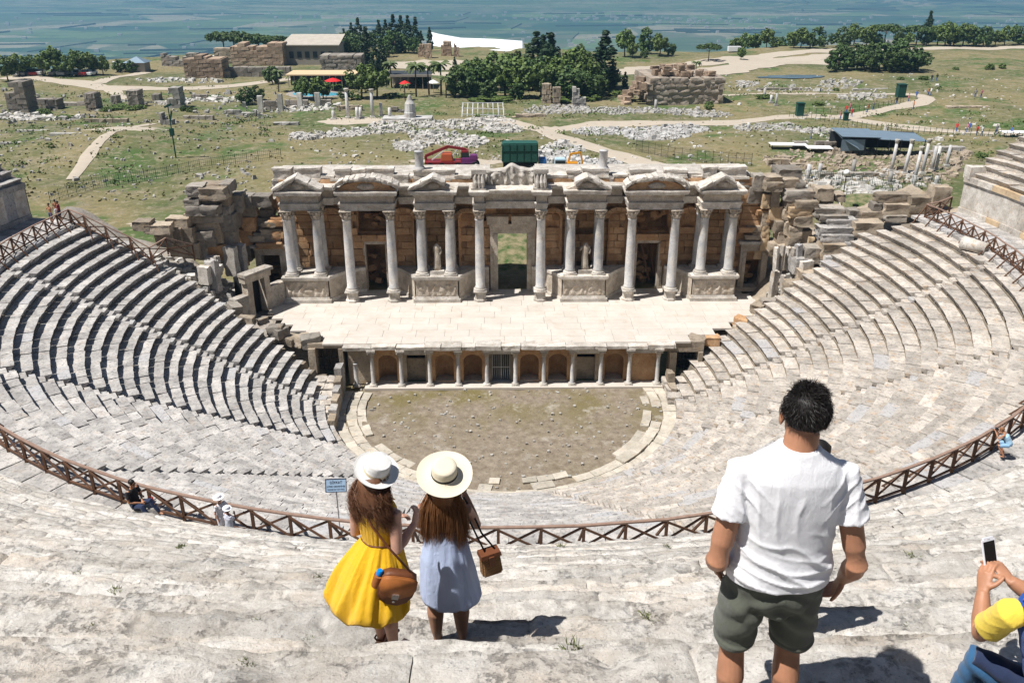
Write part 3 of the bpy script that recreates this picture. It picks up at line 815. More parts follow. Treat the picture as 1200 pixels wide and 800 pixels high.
# ------------------------------------------------------------------ the near rows, worn into one lumpy slope
def rough_row(i, a0, a1, step, parent, last):
    """one row of the upper seating near the camera, cut into blocks; the wear is one field in space, so it runs on over the joints"""
    Rr, z = UR+UT*i, UZ+UH*i
    if i == 23: z += .12
    if i == 21: z -= .17
    a = a0
    while a < a1:
        w = rnd.uniform(.9, 2.4); da = math.degrees(w/Rr); b = min(a+da, a1)
        if a1-b < math.degrees(.4/Rr): b = a1
        w = R(b-a)*Rr
        nu = max(3, int(w/step)); nr = max(4, int(1.12/step)); nf = max(3, int(.60/step))
        S = np.linspace(0, 1, nu+1); 
        rows = [(j/nr*-1.12+1.12, 0.0) for j in range(nr+1)]      # back to front edge: radial offset, drop
        rows += [(0.0, (j+1)/nf*.60) for j in range(nf)]
        ro = np.array(rows)
        U, W = np.meshgrid(S, np.arange(len(rows))); U = U.ravel(); W = W.ravel()
        rad_ = ro[W, 0]; drop = ro[W, 1]
        # soft front edge
        edge = np.exp(-(rad_+drop)/.07); drop = drop+edge*.035*(rad_ > 0); rad_ = rad_+edge*.045
        und = np.clip((drop-.16)/.15, 0, 1)*.07
        ang = np.radians(a+(b-a)*U+(U-.5)*2*math.degrees(.03/Rr))
        e0 = U*w; e1 = (1-U)*w; jd = rnd.choice((.015, .03, .05, .085)); je = np.minimum(e0, e1)
        joint = np.exp(-(je/(.022+jd*.25))**2)
        P0 = np.stack([CX+(Rr+rad_)*np.sin(ang), -(Rr+rad_)*np.cos(ang), z-drop], 1)
        blockdz = rnd.uniform(-.02, .02); bdr = rnd.uniform(-.03, .03); tl = rnd.uniform(-.02, .02)
        big = fbm(P0, .55, 11, 2)*.05; mid = (.35-np.abs(fbm(P0, 2.4, 21, 4)))*.05
        sm = fbm(P0, 11., 31, 2); pit = -np.clip(fbm(P0, 4.5, 41, 4)-.30, 0, 1)*.16
        lump = big+mid+(.3-np.abs(sm))*.020+pit
        dz = lump*(.35+.65*np.clip(1-drop/.3, 0, 1))+blockdz+tl*(U-.5)
        re = fbm(P0, 1.3, 61, 3)*.13+fbm(P0, 6, 71, 2)*.04
        edgew = np.clip(1-rad_/.25, 0, 1)
        dr = re*edgew+bdr*edgew+und*1.0+ (mid+sm*.014)*.6*np.clip(drop/.1, 0, 1)
        dz = dz-joint*jd-edgew*np.clip(fbm(P0, 2.2, 81, 2)-.05, 0, 1)*.13
        rr_ = Rr+rad_+dr
        V = np.stack([CX+rr_*np.sin(ang), -rr_*np.cos(ang), P0[:, 2]+dz], 1)
        m = nu+1
        F = [(r0*m+c, r0*m+c+1, (r0+1)*m+c+1, (r0+1)*m+c) for r0 in range(len(rows)-1) for c in range(nu)]
        o = link('seat_block', mesh_from('seat_block', V, [f for f in F], True), M['fore'], parent)
        a = b
FW = [(-46, -13, 'worn pale rows of the upper seating filling the lower left'), (-13, 9.5, 'worn pale rows of the upper seating under the two women in hats'), (9.5, 46, 'worn pale rows of the upper seating at the lower right, below the white T-shirt')]
for a0, a1, lab in FW:
    t_ = thing('near_seating_wedge', lab, 'seating', group='near wedges of the upper seating')
    for i in range(0, 27):
        Rr = UR+UT*i; d = 58-Rr
        # half-width the camera can see at this row, plus a margin for a step to the side
        half = (d*.62+4.2) if d > .5 else 4.0
        lim = math.degrees(math.asin(min(.93, half/max(Rr, 1)))) + (max(0, 12-i)*1.1)
        lo, hi = max(a0, -lim-.5), min(a1, lim)
        if hi-lo < 1: continue
        step = .10 if i < 8 else .065 if i < 14 else .042 if i < 19 else .027
        rough_row(i, lo, hi, step, t_, i == 26)

# ------------------------------------------------------------------ orchestra
t = NT('orchestra_earth')
n1 = t.noise(.28, 5, rough=.6); n2 = t.noise(1.7, 6, rough=.7); n3 = t.noise(9, 4, rough=.7)
c = t.mix(t.ramp(n2, .35, .65), (.16, .125, .09), (.29, .245, .185))
yy = t.xyz(t.pos)
gm = t.math('MULTIPLY', t.ramp(n1, .44, .60), t.ramp(t.math('ADD', yy[1], t.math('MULTIPLY', n2, 6)), -3.0, 4.0, .15, .95))
c = t.mix(gm, c, t.mix(n3, (.11, .10, .035), (.20, .155, .065)))
c = t.mix(t.ramp(t.noise(.5, 5, rough=.7), .56, .70, 0, .7), c, (.42, .385, .33))
c = t.mix(t.ramp(n3, .58, .72, 0, .5), c, (.45, .42, .37)); c = t.mix(t.ramp(t.noise(5, 5), .60, .72, 0, .6), c, (.08, .07, .05))
t.col(c); t.bump(t.math('ADD', n2, n3), .9, .06)
V = []; nr, na = 24, 72
for i in range(nr+1):
    for k in range(na):
        a = 2*math.pi*k/na; r = 14.2*i/nr; x = CX+r*math.sin(a); y = min(3.6, -r*math.cos(a)); V.append((x, y, 0))
P = np.array(V); P[:, 2] = vnoise(P, .35, 4)*.07+vnoise(P, 1.5, 6)*.025
F = [(i*na+k, i*na+(k+1) % na, (i+1)*na+(k+1) % na, (i+1)*na+k) for i in range(nr) for k in range(na)]
o = link('orchestra_ground', mesh_from('orchestra_ground', P, [tuple(reversed(f)) for f in F], True), t.m); struct(o)
# ring of cracked paving round the orchestra
t_ = thing('paving_ring', 'ring of cracked pale slabs round the bare orchestra floor', 'paving')
r2 = random.Random(12)
def ringblock(a0, a1, ra, rb, z0=.02, z1=.10):
    mb = MB(); w = R(a1-a0)*(ra+rb)/2
    mb.box(-w/2+.02, w/2-.02, -(rb-ra)/2+.02, (rb-ra)/2-.02, z0-.15, z1, j=.035)
    o = mb.build('paving_stone', M['paving'], t_); p = pol((ra+rb)/2, (a0+a1)/2); o.location = (p.x, p.y, 0); o.rotation_euler = (0, 0, R((a0+a1)/2))
for ra, rb, dens in ((11.9, 12.9, 1), (11.1, 11.85, .95), (10.4, 11.05, .72)):
    a = -100
    while a < 100:
        da = math.degrees(r2.uniform(.7, 1.5)/ra)
        keep = 1 if ra > 11.5 else (dens if a < -25 else dens*.55)
        if 38 < a < 66 and ra == 11.1: keep = 1
        if r2.random() < keep: ringblock(a, a+da, ra+r2.uniform(-.03, .03), rb, .0, .07+r2.uniform(0, .05)+(.12 if 38 < a < 66 and ra == 11.1 else 0))
        a += da
for k in range(70):
    a = r2.uniform(-95, 95); rr = 11.6*math.sqrt(r2.random()); 
mb = MB()
for k in range(420):
    a = r2.uniform(0, 6.28); rr = 12.2*math.sqrt(r2.random()); x, y = CX+rr*math.cos(a), rr*math.sin(a); s = r2.uniform(.02, .09)
    if y < 3: mb.box(x-s, x+s, y-s, y+s, -.02, .07+s*.6, j=s*.4)
tag(mb.build('pebbles', M['rubble']), 'small loose stones strewn over the orchestra floor', 'stones', kind='stuff')
# kerb of the first row
t_ = thing('podium_kerb', 'low worn stone kerb at the foot of the lowest seats', 'kerb')
KB = [(1.4, [block_mesh('kerb_stone', 1.4, .7, 1.15, .035, 60+s, nx=5, ny=2, nz=3, rad=.05) for s in range(4)])]
for m in KB[0][1]: m.materials.append(M['seat_warm'])
place_row(t_, 'kerb_stone', 12.85, .62, -98, 99, KB, None)
# ------------------------------------------------------------------ the stage building
SZ = 3.66
def aty(u, v, y):
    a = at(u, v, 0.0); o = Vector((CAM['cx'], CAM['cy'], CAM['cz'])); d = a-o
    return o+d*((y-o.y)/d.y)
SX = .12
def px(u, y=12.3): return aty(u, 345, y).x-SX

sb = thing('stage_building', 'two-tone marble and brown stone stage front with columns, pediments and three doorways', 'building', (SX, 0, 0))

def noisy(mb_, name, mat, parent, amp=.03, s=1.5, cuts=1, smooth=False, seed=1, loc=None):
    """build, subdivide and wear the edges of a piece"""
    me = mesh_from(name, mb_.v, mb_.f, smooth)
    if cuts:
        bm = bmesh.new(); bm.from_mesh(me)
        bmesh.ops.subdivide_edges(bm, edges=[e for e in bm.edges if e.calc_length() > .35], cuts=cuts, use_grid_fill=True)
        bm.to_mesh(me); bm.free()
    n = len(me.vertices); P = np.zeros(n*3); me.vertices.foreach_get('co', P); P = P.reshape(-1, 3)
    D = np.stack([fbm(P, s, seed+k*9, 3) for k in range(3)], 1)*amp
    me.vertices.foreach_set('co', (P+D).ravel()); me.update()
    return link(name, me, mat, parent, loc)

# columns: shaft with base and capital as sub-parts
def shaft_mesh(h, r=.40):
    mb = MB(); mb.lathe([(r*1.12, 0), (r*1.12, .06), (r, .14), (r*1.01, h*.33), (r*.93, h*.7), (r*.86, h-.12), (r*.95, h-.08), (r*.95, h)], 20)
    return mesh_from('column', mb.v, mb.f, True)
def base_mesh(r=.385):
    mb = MB(); mb.box(-r*1.5, r*1.5, -r*1.5, r*1.5, -.36, -.22)
    mb.lathe([(r*1.42, -.22), (r*1.5, -.16), (r*1.42, -.10), (r*1.2, -.07), (r*1.22, -.03), (r*1.1, 0.01)], 20)
    return mesh_from('base', mb.v, mb.f, True)
def capital_mesh(r=.36, h=.82, seed=0):
    mb = MB(); rr = random.Random(seed)
    mb.lathe([(r*.96, 0), (r, .1), (r*1.02, h*.5), (r*1.15, h*.85)], 16)
    for ring, (z, l, n) in enumerate(((.04, .34, 8), (.30, .34, 8))):       # two rings of leaves
        for k in range(n):
            a = 2*math.pi*(k+.5*ring)/n; d = Vector((math.cos(a), math.sin(a), 0)); s = Vector((-d.y, d.x, 0))
            w = r*.36
            if rr.random() < .12: continue
            A = [d*r*1.02+Vector((0, 0, z)), d*r*1.12+Vector((0, 0, z+l*.6)), d*r*1.42+Vector((0, 0, z+l)), d*r*1.44+Vector((0, 0, z+l*.86))]
            V = []
            for q, ww in zip(A, (w, w*1.1, w*.7, w*.3)): V += [q-s*ww, q+d*.03, q+s*ww]
            mb.add(V, [(3*i+j, 3*i+j+1, 3*i+j+4, 3*i+j+3) for i in range(3) for j in range(2)])
    for sx in (-1, 1):
        for sy in (-1, 1):
            mb.tube([(sx*r*.8, sy*r*.8, h*.55), (sx*r*1.15, sy*r*1.15, h*.80), (sx*r*1.12, sy*r*1.12, h*.86)], [.05, .08, .05], 6)
    mb.box(-r*1.42, r*1.42, -r*1.42, r*1.42, h*.87, h, j=.02)
    return mesh_from('capital', mb.v, mb.f, True)
CAPS = [capital_mesh(seed=k) for k in range(4)]
for m in CAPS: m.materials.append(M['carved'])
BASE = base_mesh(); BASE.materials.append(M['marble'])
COLTOP = 11.78
SH = {}
def column(x, y, z0, parent=sb, top=COLTOP, mat='shaft'):
    h = top-.82-z0
    key = round(h, 2)
    if key not in SH: SH[key] = shaft_mesh(h); SH[key].materials.append(M[mat])
    o = link('column', SH[key], SH[key].materials[0], parent, (x, y, z0))
    link('base', BASE, M['marble'], o)
    link('capital', rnd.choice(CAPS), M['carved'], o, (0, 0, h-.01), rnd.choice((0, math.pi/2, math.pi)))
    return o
PT = SZ+2.35            # top of the podium
def octbase(x, y):
    mb = MB(); mb.lathe([(.62, SZ-.02), (.62, SZ+.16), (.52, SZ+.22), (.49, SZ+.70), (.56, SZ+.78), (.58, SZ+.86)], 8, Matrix.Translation((x, y, 0)) @ Matrix.Rotation(math.pi/8, 4, 'Z'))
    noisy(mb, 'column_pedestal', M['marble'], sb, .015, 3, 0)

CP = [(361.5, 0), (512.5, 1), (683.5, 2), (834.5, 3)]       # the four pedestals
for u, k in CP:
    xc = px(u); w = 1.92
    mb = MB()
    mb.box(xc-w-.12, xc+w+.12, 11.72, 14.6, SZ, SZ+.30); mb.box(xc-w-.02, xc+w+.02, 11.84, 14.6, SZ+.30, SZ+.50, tx=.08, ty=.08)
    noisy(mb, 'pedestal_plinth', M['marble'], sb, .02, 2, 1, seed=k)
    mb = MB(); mb.box(xc-w+.1, xc+w-.1, 11.97, 14.6, SZ+.49, PT-.36)
    noisy(mb, 'pedestal', M['carved'], sb, .02, 2, 2, seed=k+4)
    # the worn relief: a panel of knobbly figures
    V = []; F = []; nx_, nz_ = 56, 20
    for j in range(nz_+1):
        for i in range(nx_+1):
            V.append((xc-w+.2+(2*w-.4)*i/nx_, 11.96, SZ+.56+(PT-.44-SZ-.56)*j/nz_))
    P = np.array(V); zz = (P[:, 2]-SZ-.56)/(PT-.44-SZ-.56)
    fig = np.clip(np.sin((P[:, 0]+vnoise(P, 1.5, k)*.25)*11)*.6+vnoise(P, 4.5, k+3)*.9, -.3, 1)*np.sin(np.pi*np.clip(zz, 0, 1))**.5
    P[:, 1] -= fig*.085+.02
    F = [(j*(nx_+1)+i, j*(nx_+1)+i+1, (j+1)*(nx_+1)+i+1, (j+1)*(nx_+1)+i) for j in range(nz_) for i in range(nx_)]
    link('relief_panel', mesh_from('relief_panel', P, F, True), M['carved'], sb)
    mb = MB(); mb.box(xc-w-.02, xc+w+.02, 11.84, 14.6, PT-.36, PT-.2, tx=-.08, ty=-.06); mb.box(xc-w-.14, xc+w+.14, 11.72, 14.62, PT-.2, PT)
    noisy(mb, 'pedestal_cornice', M['marble'], sb, .03, 2.2, 1, seed=k+8)
    dx = 1.22
    for sx in (-1, 1):
        column(xc+sx*dx, 12.5, PT+.36)
        if not (k == 0 and False): column(xc+sx*(dx+.02), 13.95, PT+.36)
for u in (413, 462, 563, 633, 736, 785):
    octbase(px(u), 12.35); column(px(u), 12.35, SZ+.86+.36)

# low curved podium walls between the pedestals and the doors
def curved_podium(x0, x1, y0, y1, bulge):
    """outline from (x0,y0) hollowing back to (x1,y1)"""
    n = 8; pts = []
    for i in range(n+1):
        s = i/n; x = x0+(x1-x0)*s; y = y0+(y1-y0)*math.sin(s*math.pi/2)**bulge; pts.append((x, y))
    def pr_(off, z0, z1, nm, mat, amp):
        if x1 > x0: out = [(p[0], p[1]-off) for p in pts]+[(x1, 15.1), (x0, 15.1)]
        else: out = [(x0, 15.1), (x1, 15.1)]+[(p[0], p[1]-off) for p in reversed(pts)]
        mb = MB(); mb.prism(out, z0, z1); noisy(mb, nm, mat, sb, amp, 2, 0)
    pr_(0, SZ, PT-.3, 'curved_podium', M['carved'], .015); pr_(.12, PT-.3, PT-.02, 'podium_cornice', M['marble'], .02); pr_(.10, SZ-.01, SZ+.3, 'podium_foot', M['marble'], .015)
W_ = 1.92
for xa, xb in ((px(361.5)+W_, px(426)), (px(512.5)-W_, px(459)), (px(512.5)+W_, px(573)), (px(683.5)-W_, px(624)), (px(683.5)+W_, px(742)), (px(834.5)-W_, px(782))):
    curved_podium(xa, xb, 12.1, 14.5, 1.0)

# the brown back wall with its openings: (x0, x1, z0, z1)
BY = 15.2
op = []
for u0, u1, zt in ((428, 454, 8.3), (744, 772, 8.3), (582, 619, 9.25)):
    a, b = aty(u0, 300, BY).x-SX, aty(u1, 300, BY).x-SX; op.append((a, b, SZ, zt))
for u0, u1 in ((419, 455), (746, 784)):
    a, b = aty(u0, 260, BY).x-SX, aty(u1, 260, BY).x-SX; op.append((a, b, 8.95, 11.6))
def in_op(x0, x1, z0, z1, pad=0.0):
    return any(x1 > a+pad and x0 < b-pad and z1 > c+pad and z0 < d-pad for a, b, c, d in op)
mb = MB()      # core: filled cells between the openings
cx_ = sorted(set([-20.4, 20.6]+[q for a, b, c, d in op for q in (a, b)])); cz_ = sorted(set([SZ-.3, 8.3, 8.95, 9.25, 11.6, 13.9]))
for xa, xb in zip(cx_, cx_[1:]):
    for za, zb in zip(cz_, cz_[1:]):
        if not in_op(xa+.01, xb-.01, za+.01, zb-.01): mb.box(xa, xb, BY+.30, BY+1.15, za, zb)
core = mb.build('back_wall', M['brown'], sb)
VAR = [block_mesh('ashlar_block', 1.0, .42, .60, .018, 400+s, nx=3, ny=1, nz=3, rad=.035) for s in range(8)]
for m in VAR: m.materials.append(M['brown'])
z = PT-.25; row = 0; nb = 0
while z < 13.2:
    x = -20.2+rnd.uniform(0, .8)
    while x < 20.2:
        w = rnd.uniform(1.2, 2.15); x1 = x+w
        segs = [(x, x1)]
        for a, b, c, d in op:
            if z+.6 > c+.1 and z < d-.1:
                ns = []
                for s0, s1 in segs:
                    if s1 <= a or s0 >= b: ns.append((s0, s1))
                    else:
                        if s0 < a-.25: ns.append((s0, a))
                        if s1 > b+.25: ns.append((b, s1))
                segs = ns
        for s0, s1 in segs:
            if s1-s0 < .2: continue
            hid = z > 11.9
            if rnd.random() < (.08 if z > 9 else .02): continue
            o = link('ashlar_block', rnd.choice(VAR), None, core, ((s0+s1)/2, BY+.02+rnd.uniform(-.05, .05), z+.6))
            o.scale = (s1-s0-.015, 1, 1); nb += 1
        x = x1
    z += .615; row += 1
# door frames
def doorframe(a, b, zt, y=BY-.12, w=.42, name='door_frame', par=sb, mat=None, z0=SZ, lint=.5, corn=True):
    mat = mat or M['carved']
    for s, x in ((-1, a), (1, b)):
        mb = MB(); mb.box(x-(w if s < 0 else -.02), x+(w if s > 0 else -.02), y-.12, y+.8, z0, zt); mb.box(x-(w*.55 if s < 0 else .02), x+(w*.55 if s > 0 else .02), y-.18, y+.2, z0, zt-.02)
        noisy(mb, name, mat, par, .015, 2, 1)
    mb = MB(); mb.box(a-w, b+w, y-.12, y+.8, zt, zt+lint*.6); mb.box(a-w*1.1, b+w*1.1, y-.2, y+.8, zt+lint*.6, zt+lint)
    noisy(mb, 'lintel', mat, par, .02, 2, 1)
    if corn:
        mb = MB(); mb.box(a-w*1.5, b+w*1.5, y-.42, y+.5, zt+lint, zt+lint+.26, tx=-.05)
        noisy(mb, 'door_cornice', M['marble'], par, .04, 2, 1)
for i in (0, 1): doorframe(op[i][0]+.1, op[i][1]-.1, 7.95, corn=False)
doorframe(op[2][0]+.1, op[2][1]-.1, 9.0, y=BY-.5, w=.66, lint=.85, corn=False)
mb = MB(); mb.box(op[2][0]-.8, -.35, BY-1.0, BY+.3, 9.9, 10.6, tx=-.06); mb.box(.0, op[2][1]+.6, BY-1.0, BY+.3, 9.9, 10.62, tx=-.06)
noisy(mb, 'door_cornice', M['carved'], sb, .05, 2, 1)
# masonry seen in the gaps over and inside the side doors
ROUGH = [block_mesh('rough_block', 1.0, .8, .55, .09, 500+s, nx=4, ny=3, nz=3, rad=.03, amp2=.05) for s in range(8)]
for m in ROUGH: m.materials.append(M['ruin'])
def rough(parent, x, y, z, sx=1.0, sy=1.0, sz=1.0, rz=0.0, tx=0.0, ty=0.0, mat=None, name='rough_block'):
    o = link(name, rnd.choice(ROUGH), None, parent, (x, y, z)); o.scale = (sx, sy, sz); o.rotation_euler = (tx, ty, rz)
    if mat is not None: o.material_slots[0].link = 'OBJECT'; o.material_slots[0].material = mat
    return o
for a, b, c, d in op[3:5]:
    for k in range(11):
        rough(sb, rnd.uniform(a+.2, b-.2), BY+1.3+rnd.uniform(0, 1.2), rnd.uniform(9.2, 11.2), rnd.uniform(.5, 1.1), .8, rnd.uniform(.5, .9), rnd.uniform(-.6, .6), rnd.uniform(-.4, .4), rnd.uniform(-.5, .5), M['brown'])
for i in (0, 1):
    a, b, c, d = op[i]
    for k in range(9):
        rough(sb, rnd.uniform(a+.1, b-.1), BY+1.6+rnd.uniform(0, 1.4), SZ+rnd.uniform(.3, 1.6+k*.2), rnd.uniform(.5, 1.0), .8, rnd.uniform(.5, 1), rnd.uniform(-.8, .8), rnd.uniform(-.5, .5), rnd.uniform(-.5, .5), M['brown'])
    mb = MB(); xm = (a+b)/2
    mb.bar((xm-.6, BY+.9, 8.2), (xm+.5, BY+.9, SZ+.4), .16); mb.bar((xm+.35, BY+1.1, 8.2), (xm+.9, BY+1.1, SZ+.9), .14)
    if i: mb.build('timber_prop', M['wood'], sb)
# rear wall and the rough top that shades the rooms
mb = MB(); 
for x0, x1 in ((-20.4, -1.9), (2.1, 20.6)): mb.box(x0, x1, 18.3, 19.2, SZ-.3, 13.4)
noisy(mb, 'rear_wall', M['brown'], sb, .1, .8, 2)
mb = MB()
for x0, x1, z_ in ((-20.4, -1.9, 13.55), (2.1, 20.6, 13.55)): mb.box(x0, x1, BY+.2, 19.3, z_, z_+.45)
noisy(mb, 'rubble_top', M['marble'], sb, .12, .9, 3)
for x in (-1.75, 1.95):
    mb = MB(); mb.box(x-.5, x+.5, BY+1.1, 18.4, SZ-.2, 13.5); noisy(mb, 'passage_wall', M['brown'], sb, .08, 1.2, 2)
mb = MB(); mb.tube([(-1.7, 17.2, 8.6), (-1.2, 17.2, 9.5), (0, 17.2, 9.95), (1.2, 17.2, 9.5), (1.8, 17.2, 8.6)], [.55]*5, 6); noisy(mb, 'passage_arch', M['brown'], sb, .08, 2, 0)

# niches: half-cylinders of brown masonry crowned by a half dome
def niche(x0, x1, y):
    r = (x1-x0)/2; xc = (x0+x1)/2; n = 10; V = []; F = []
    zs = [PT-.3, PT+1.5, PT+3, PT+4.4]
    for z in zs:
        for k in range(n+1):
            a = math.pi*k/n; V.append((xc-r*math.cos(a), y+r*.9*math.sin(a), z))
    for q in range(1, 5):
        t_ = math.pi/2*q/4
        for k in range(n+1):
            a = math.pi*k/n; V.append((xc-r*math.cos(a)*math.cos(t_), y+r*.9*math.sin(a)*math.cos(t_), zs[-1]+r*.8*math.sin(t_)))
    for j in range(len(zs)+3):
        for k in range(n): F.append((j*(n+1)+k, j*(n+1)+k+1, (j+1)*(n+1)+k+1, (j+1)*(n+1)+k))
    link('niche', mesh_from('niche', V, F), M['brown'], sb)
    mb = MB()                       # arch of voussoirs
    for k in range(7):
        a0_, a1_ = math.pi*k/7+.02, math.pi*(k+1)/7-.02; pts = []
        for rr, a in ((r, a0_), (r+.38, a0_), (r+.38, a1_), (r, a1_)): pts.append((xc-rr*math.cos(a), zs[-1]+rr*.8*math.sin(a)))
        b = len(mb.v); mb.add([(p[0], y-.12, p[1]) for p in pts]+[(p[0], y+.35, p[1]) for p in pts], [(0, 1, 2, 3), (7, 6, 5, 4), (1, 0, 4, 5), (2, 1, 5, 6), (3, 2, 6, 7), (0, 3, 7, 4)])
    noisy(mb, 'arch', M['brown'], sb, .03, 2, 0)
for u0, u1 in ((384, 408), (466, 489), (539, 560), (636, 657), (709, 731), (790, 812)): niche(px(u0, 14.4), px(u1, 14.4), 14.35)

# entablature: projecting pieces and the recessed runs between them
ET = COLTOP
def entab(x0, x1, y0, y1, name='entablature', worn=.03, top=True):
    mb = MB()
    for k, (z0, z1, o_) in enumerate(((0, .24, 0), (.24, .5, .05), (.5, .62, .12))): mb.box(x0-o_, x1+o_, y0-o_, y1, ET+z0, ET+z1)
    noisy(mb, 'architrave', M['marble'], sb, worn*.5, 2, 1)
    mb = MB(); mb.box(x0+.02, x1-.02, y0+.03, y1, ET+.62, ET+1.18); noisy(mb, 'frieze', M['carved'], sb, worn*.5, 2, 2)
    if top:
        mb = MB(); mb.box(x0-.1, x1+.1, y0-.1, y1, ET+1.18, ET+1.32)
        n = int((x1-x0)/.22)
        for i in range(n): xx = x0+(i+.5)*(x1-x0)/n; mb.box(xx-.06, xx+.06, y0-.22, y0-.08, ET+1.2, ET+1.34)
        mb.build('dentils', M['carved'], sb)
        mb = MB(); mb.box(x0-.3, x1+.3, y0-.34, y1, ET+1.34, ET+1.56, tx=-.06, ty=-.05); mb.box(x0-.38, x1+.38, y0-.42, y1, ET+1.56, ET+1.66)
        noisy(mb, name, M['marble'], sb, worn*1.6, 1.8, 2)
def pediment(x0, x1, y0, y1, kind, broken=0):
    b = ET+1.62; xm = (x0+x1)/2; w = (x1-x0)/2+.42; h = 1.05 if kind == 'tri' else 1.0
    N = 2 if kind == 'tri' else 12
    pts = []
    for i in range(N+1):
        s = -1+2*i/N; pts.append((xm+w*s, b+(h*(1-abs(s)) if kind == 'tri' else h*math.sqrt(max(0, 1-(s*.96)**2))*1.0)))
    mb = MB()           # tympanum
    n = len(pts); V = [(p[0]*.9+xm*.1, y0+.12, max(b, p[1]-.2)) for p in pts]+[(p[0]*.9+xm*.1, y1, max(b, p[1]-.2)) for p in pts]
    V += [(pts[0][0], y0+.12, b-.04), (pts[-1][0], y0+.12, b-.04), (pts[0][0], y1, b-.04), (pts[-1][0], y1, b-.04)]
    F = [tuple([2*n]+[2*n+1]+list(range(n-1, -1, -1))), tuple([2*n+3]+[2*n+2]+list(range(n, 2*n)))]+[(i, i+1, n+i+1, n+i) for i in range(n-1)]
    mb.add(V, F); noisy(mb, 'tympanum', M['carved'] if kind == 'tri' else M['brown'], sb, .03, 2, 0)
    # a carved head or wreath in the middle of the tympanum
    mb = MB(); mb.ell((xm, y0+.08, b+h*.38), (w*.28, .16, h*.28), 12, 8); noisy(mb, 'tympanum_relief', M['carved'], sb, .06, 5, 1)
    for i in range(n-1):    # raking cornice, piece by piece, some pieces lost or slipped
        a_, c_ = pts[i], pts[i+1]; L = math.hypot(c_[0]-a_[0], c_[1]-a_[1]); m_ = max(1, int(round(L/1.1)))
        for q in range(m_):
            p0 = (a_[0]+(c_[0]-a_[0])*q/m_, a_[1]+(c_[1]-a_[1])*q/m_); p1 = (a_[0]+(c_[0]-a_[0])*(q+.97)/m_, a_[1]+(c_[1]-a_[1])*(q+.97)/m_)
            if broken and rnd.random() < broken: continue
            mb = MB(); dz = rnd.uniform(-.03, .03)
            for off, th, yy in ((0, .2, .30), (.2, .16, .45)):
                mb.add([(p0[0], y0-yy, p0[1]+off+dz-.1), (p1[0], y0-yy, p1[1]+off+dz-.1), (p1[0], y1, p1[1]+off+dz-.1), (p0[0], y1, p0[1]+off+dz-.1),
                        (p0[0], y0-yy, p0[1]+off+th+dz-.1), (p1[0], y0-yy, p1[1]+off+th+dz-.1), (p1[0], y1, p1[1]+off+th+dz-.1), (p0[0], y1, p0[1]+off+th+dz-.1)],
                       [(3, 2, 1, 0), (4, 5, 6, 7), (0, 1, 5, 4), (1, 2, 6, 5), (2, 3, 7, 6), (3, 0, 4, 7)])
            noisy(mb, 'raking_cornice', M['marble'], sb, .13, 2.6, 2, seed=i+q)
for k, (u, _) in enumerate(CP):
    xc = px(u); a, b = xc-1.6, xc+1.6
    entab(a, b, 12.1, 15.2, worn=.08); pediment(a, b, 12.1, 13.3, 'tri', broken=(.1, .4, .25, .15)[k])
for ua, ub in ((413, 462), (736, 785)):
    a, b = px(ua)-.42, px(ub)+.42
    entab(a, b, 12.0, 15.2, worn=.07); pediment(a, b, 12.0, 13.1, 'arc', .0)
a, b = px(563)-.45, px(633)+.45
entab(a+.95, b-.95, 12.55, 15.2, 'entablature', .02)
entab(a, a+.92, 11.95, 15.2); entab(b-.92, b, 11.95, 15.2)
for ua, ub in ((383, 404), (471, 491), (534, 554), (642, 663), (705, 727), (794, 813)):
    entab(px(ua), px(ub), 14.1, 15.3, worn=.05)
entab(px(388, 14)-.1, px(400, 14), 13.9, 15.3)

# blocks of the lost upper storey along the top
def topblock(u0, u1, v0, v1, y=14.9, d=1.0, mat='marble', name='parapet_block', amp=.11, ins=True):
    pa, pb = aty(u0, v1, y), aty(u1, v0, y)
    mb = MB(); x0, x1, z0, z1 = pa.x-SX, pb.x-SX, pa.z, pb.z
    mb.box(x0+.02, x1-.02, y, y+d, z0, z1, j=.03)
    if ins and x1-x0 > .9: mb.box(x0-.04, x1+.04, y-.08, y+d, z1-.16, z1+.02, j=.02); mb.box(x0-.04, x1+.04, y-.08, y+d, z0, z0+.14, j=.02)
    return noisy(mb, name, M[mat], sb, amp, 1.8, 2, seed=int(u0))
for q in ((320, 341, 198, 212), (346, 375, 197, 211), (320, 350, 211, 226), (350, 374, 210, 228), (372, 391, 207, 222), (393, 410, 198, 211), (411, 428, 199, 210), (429, 461, 198, 211), (388, 425, 210, 218), (426, 462, 210, 219),
          (462, 478, 205, 222), (478, 486, 206, 222), (485, 533, 199, 210), (486, 532, 210, 219), (533, 552, 206, 220), (641, 664, 205, 219), (664, 680, 200, 211), (682, 714, 198, 208), (703, 719, 207, 219), (680, 703, 208, 218),
          (718, 735, 205, 219), (738, 768, 199, 209), (736, 770, 209, 218), (778, 806, 199, 209), (776, 808, 209, 218), (810, 822, 207, 219), (823, 841, 196, 209), (842, 876, 196, 208), (824, 850, 209, 219), (852, 878, 208, 220), (768, 777, 207, 218)):
    topblock(*q, y=14.75+rnd.uniform(0, .3))
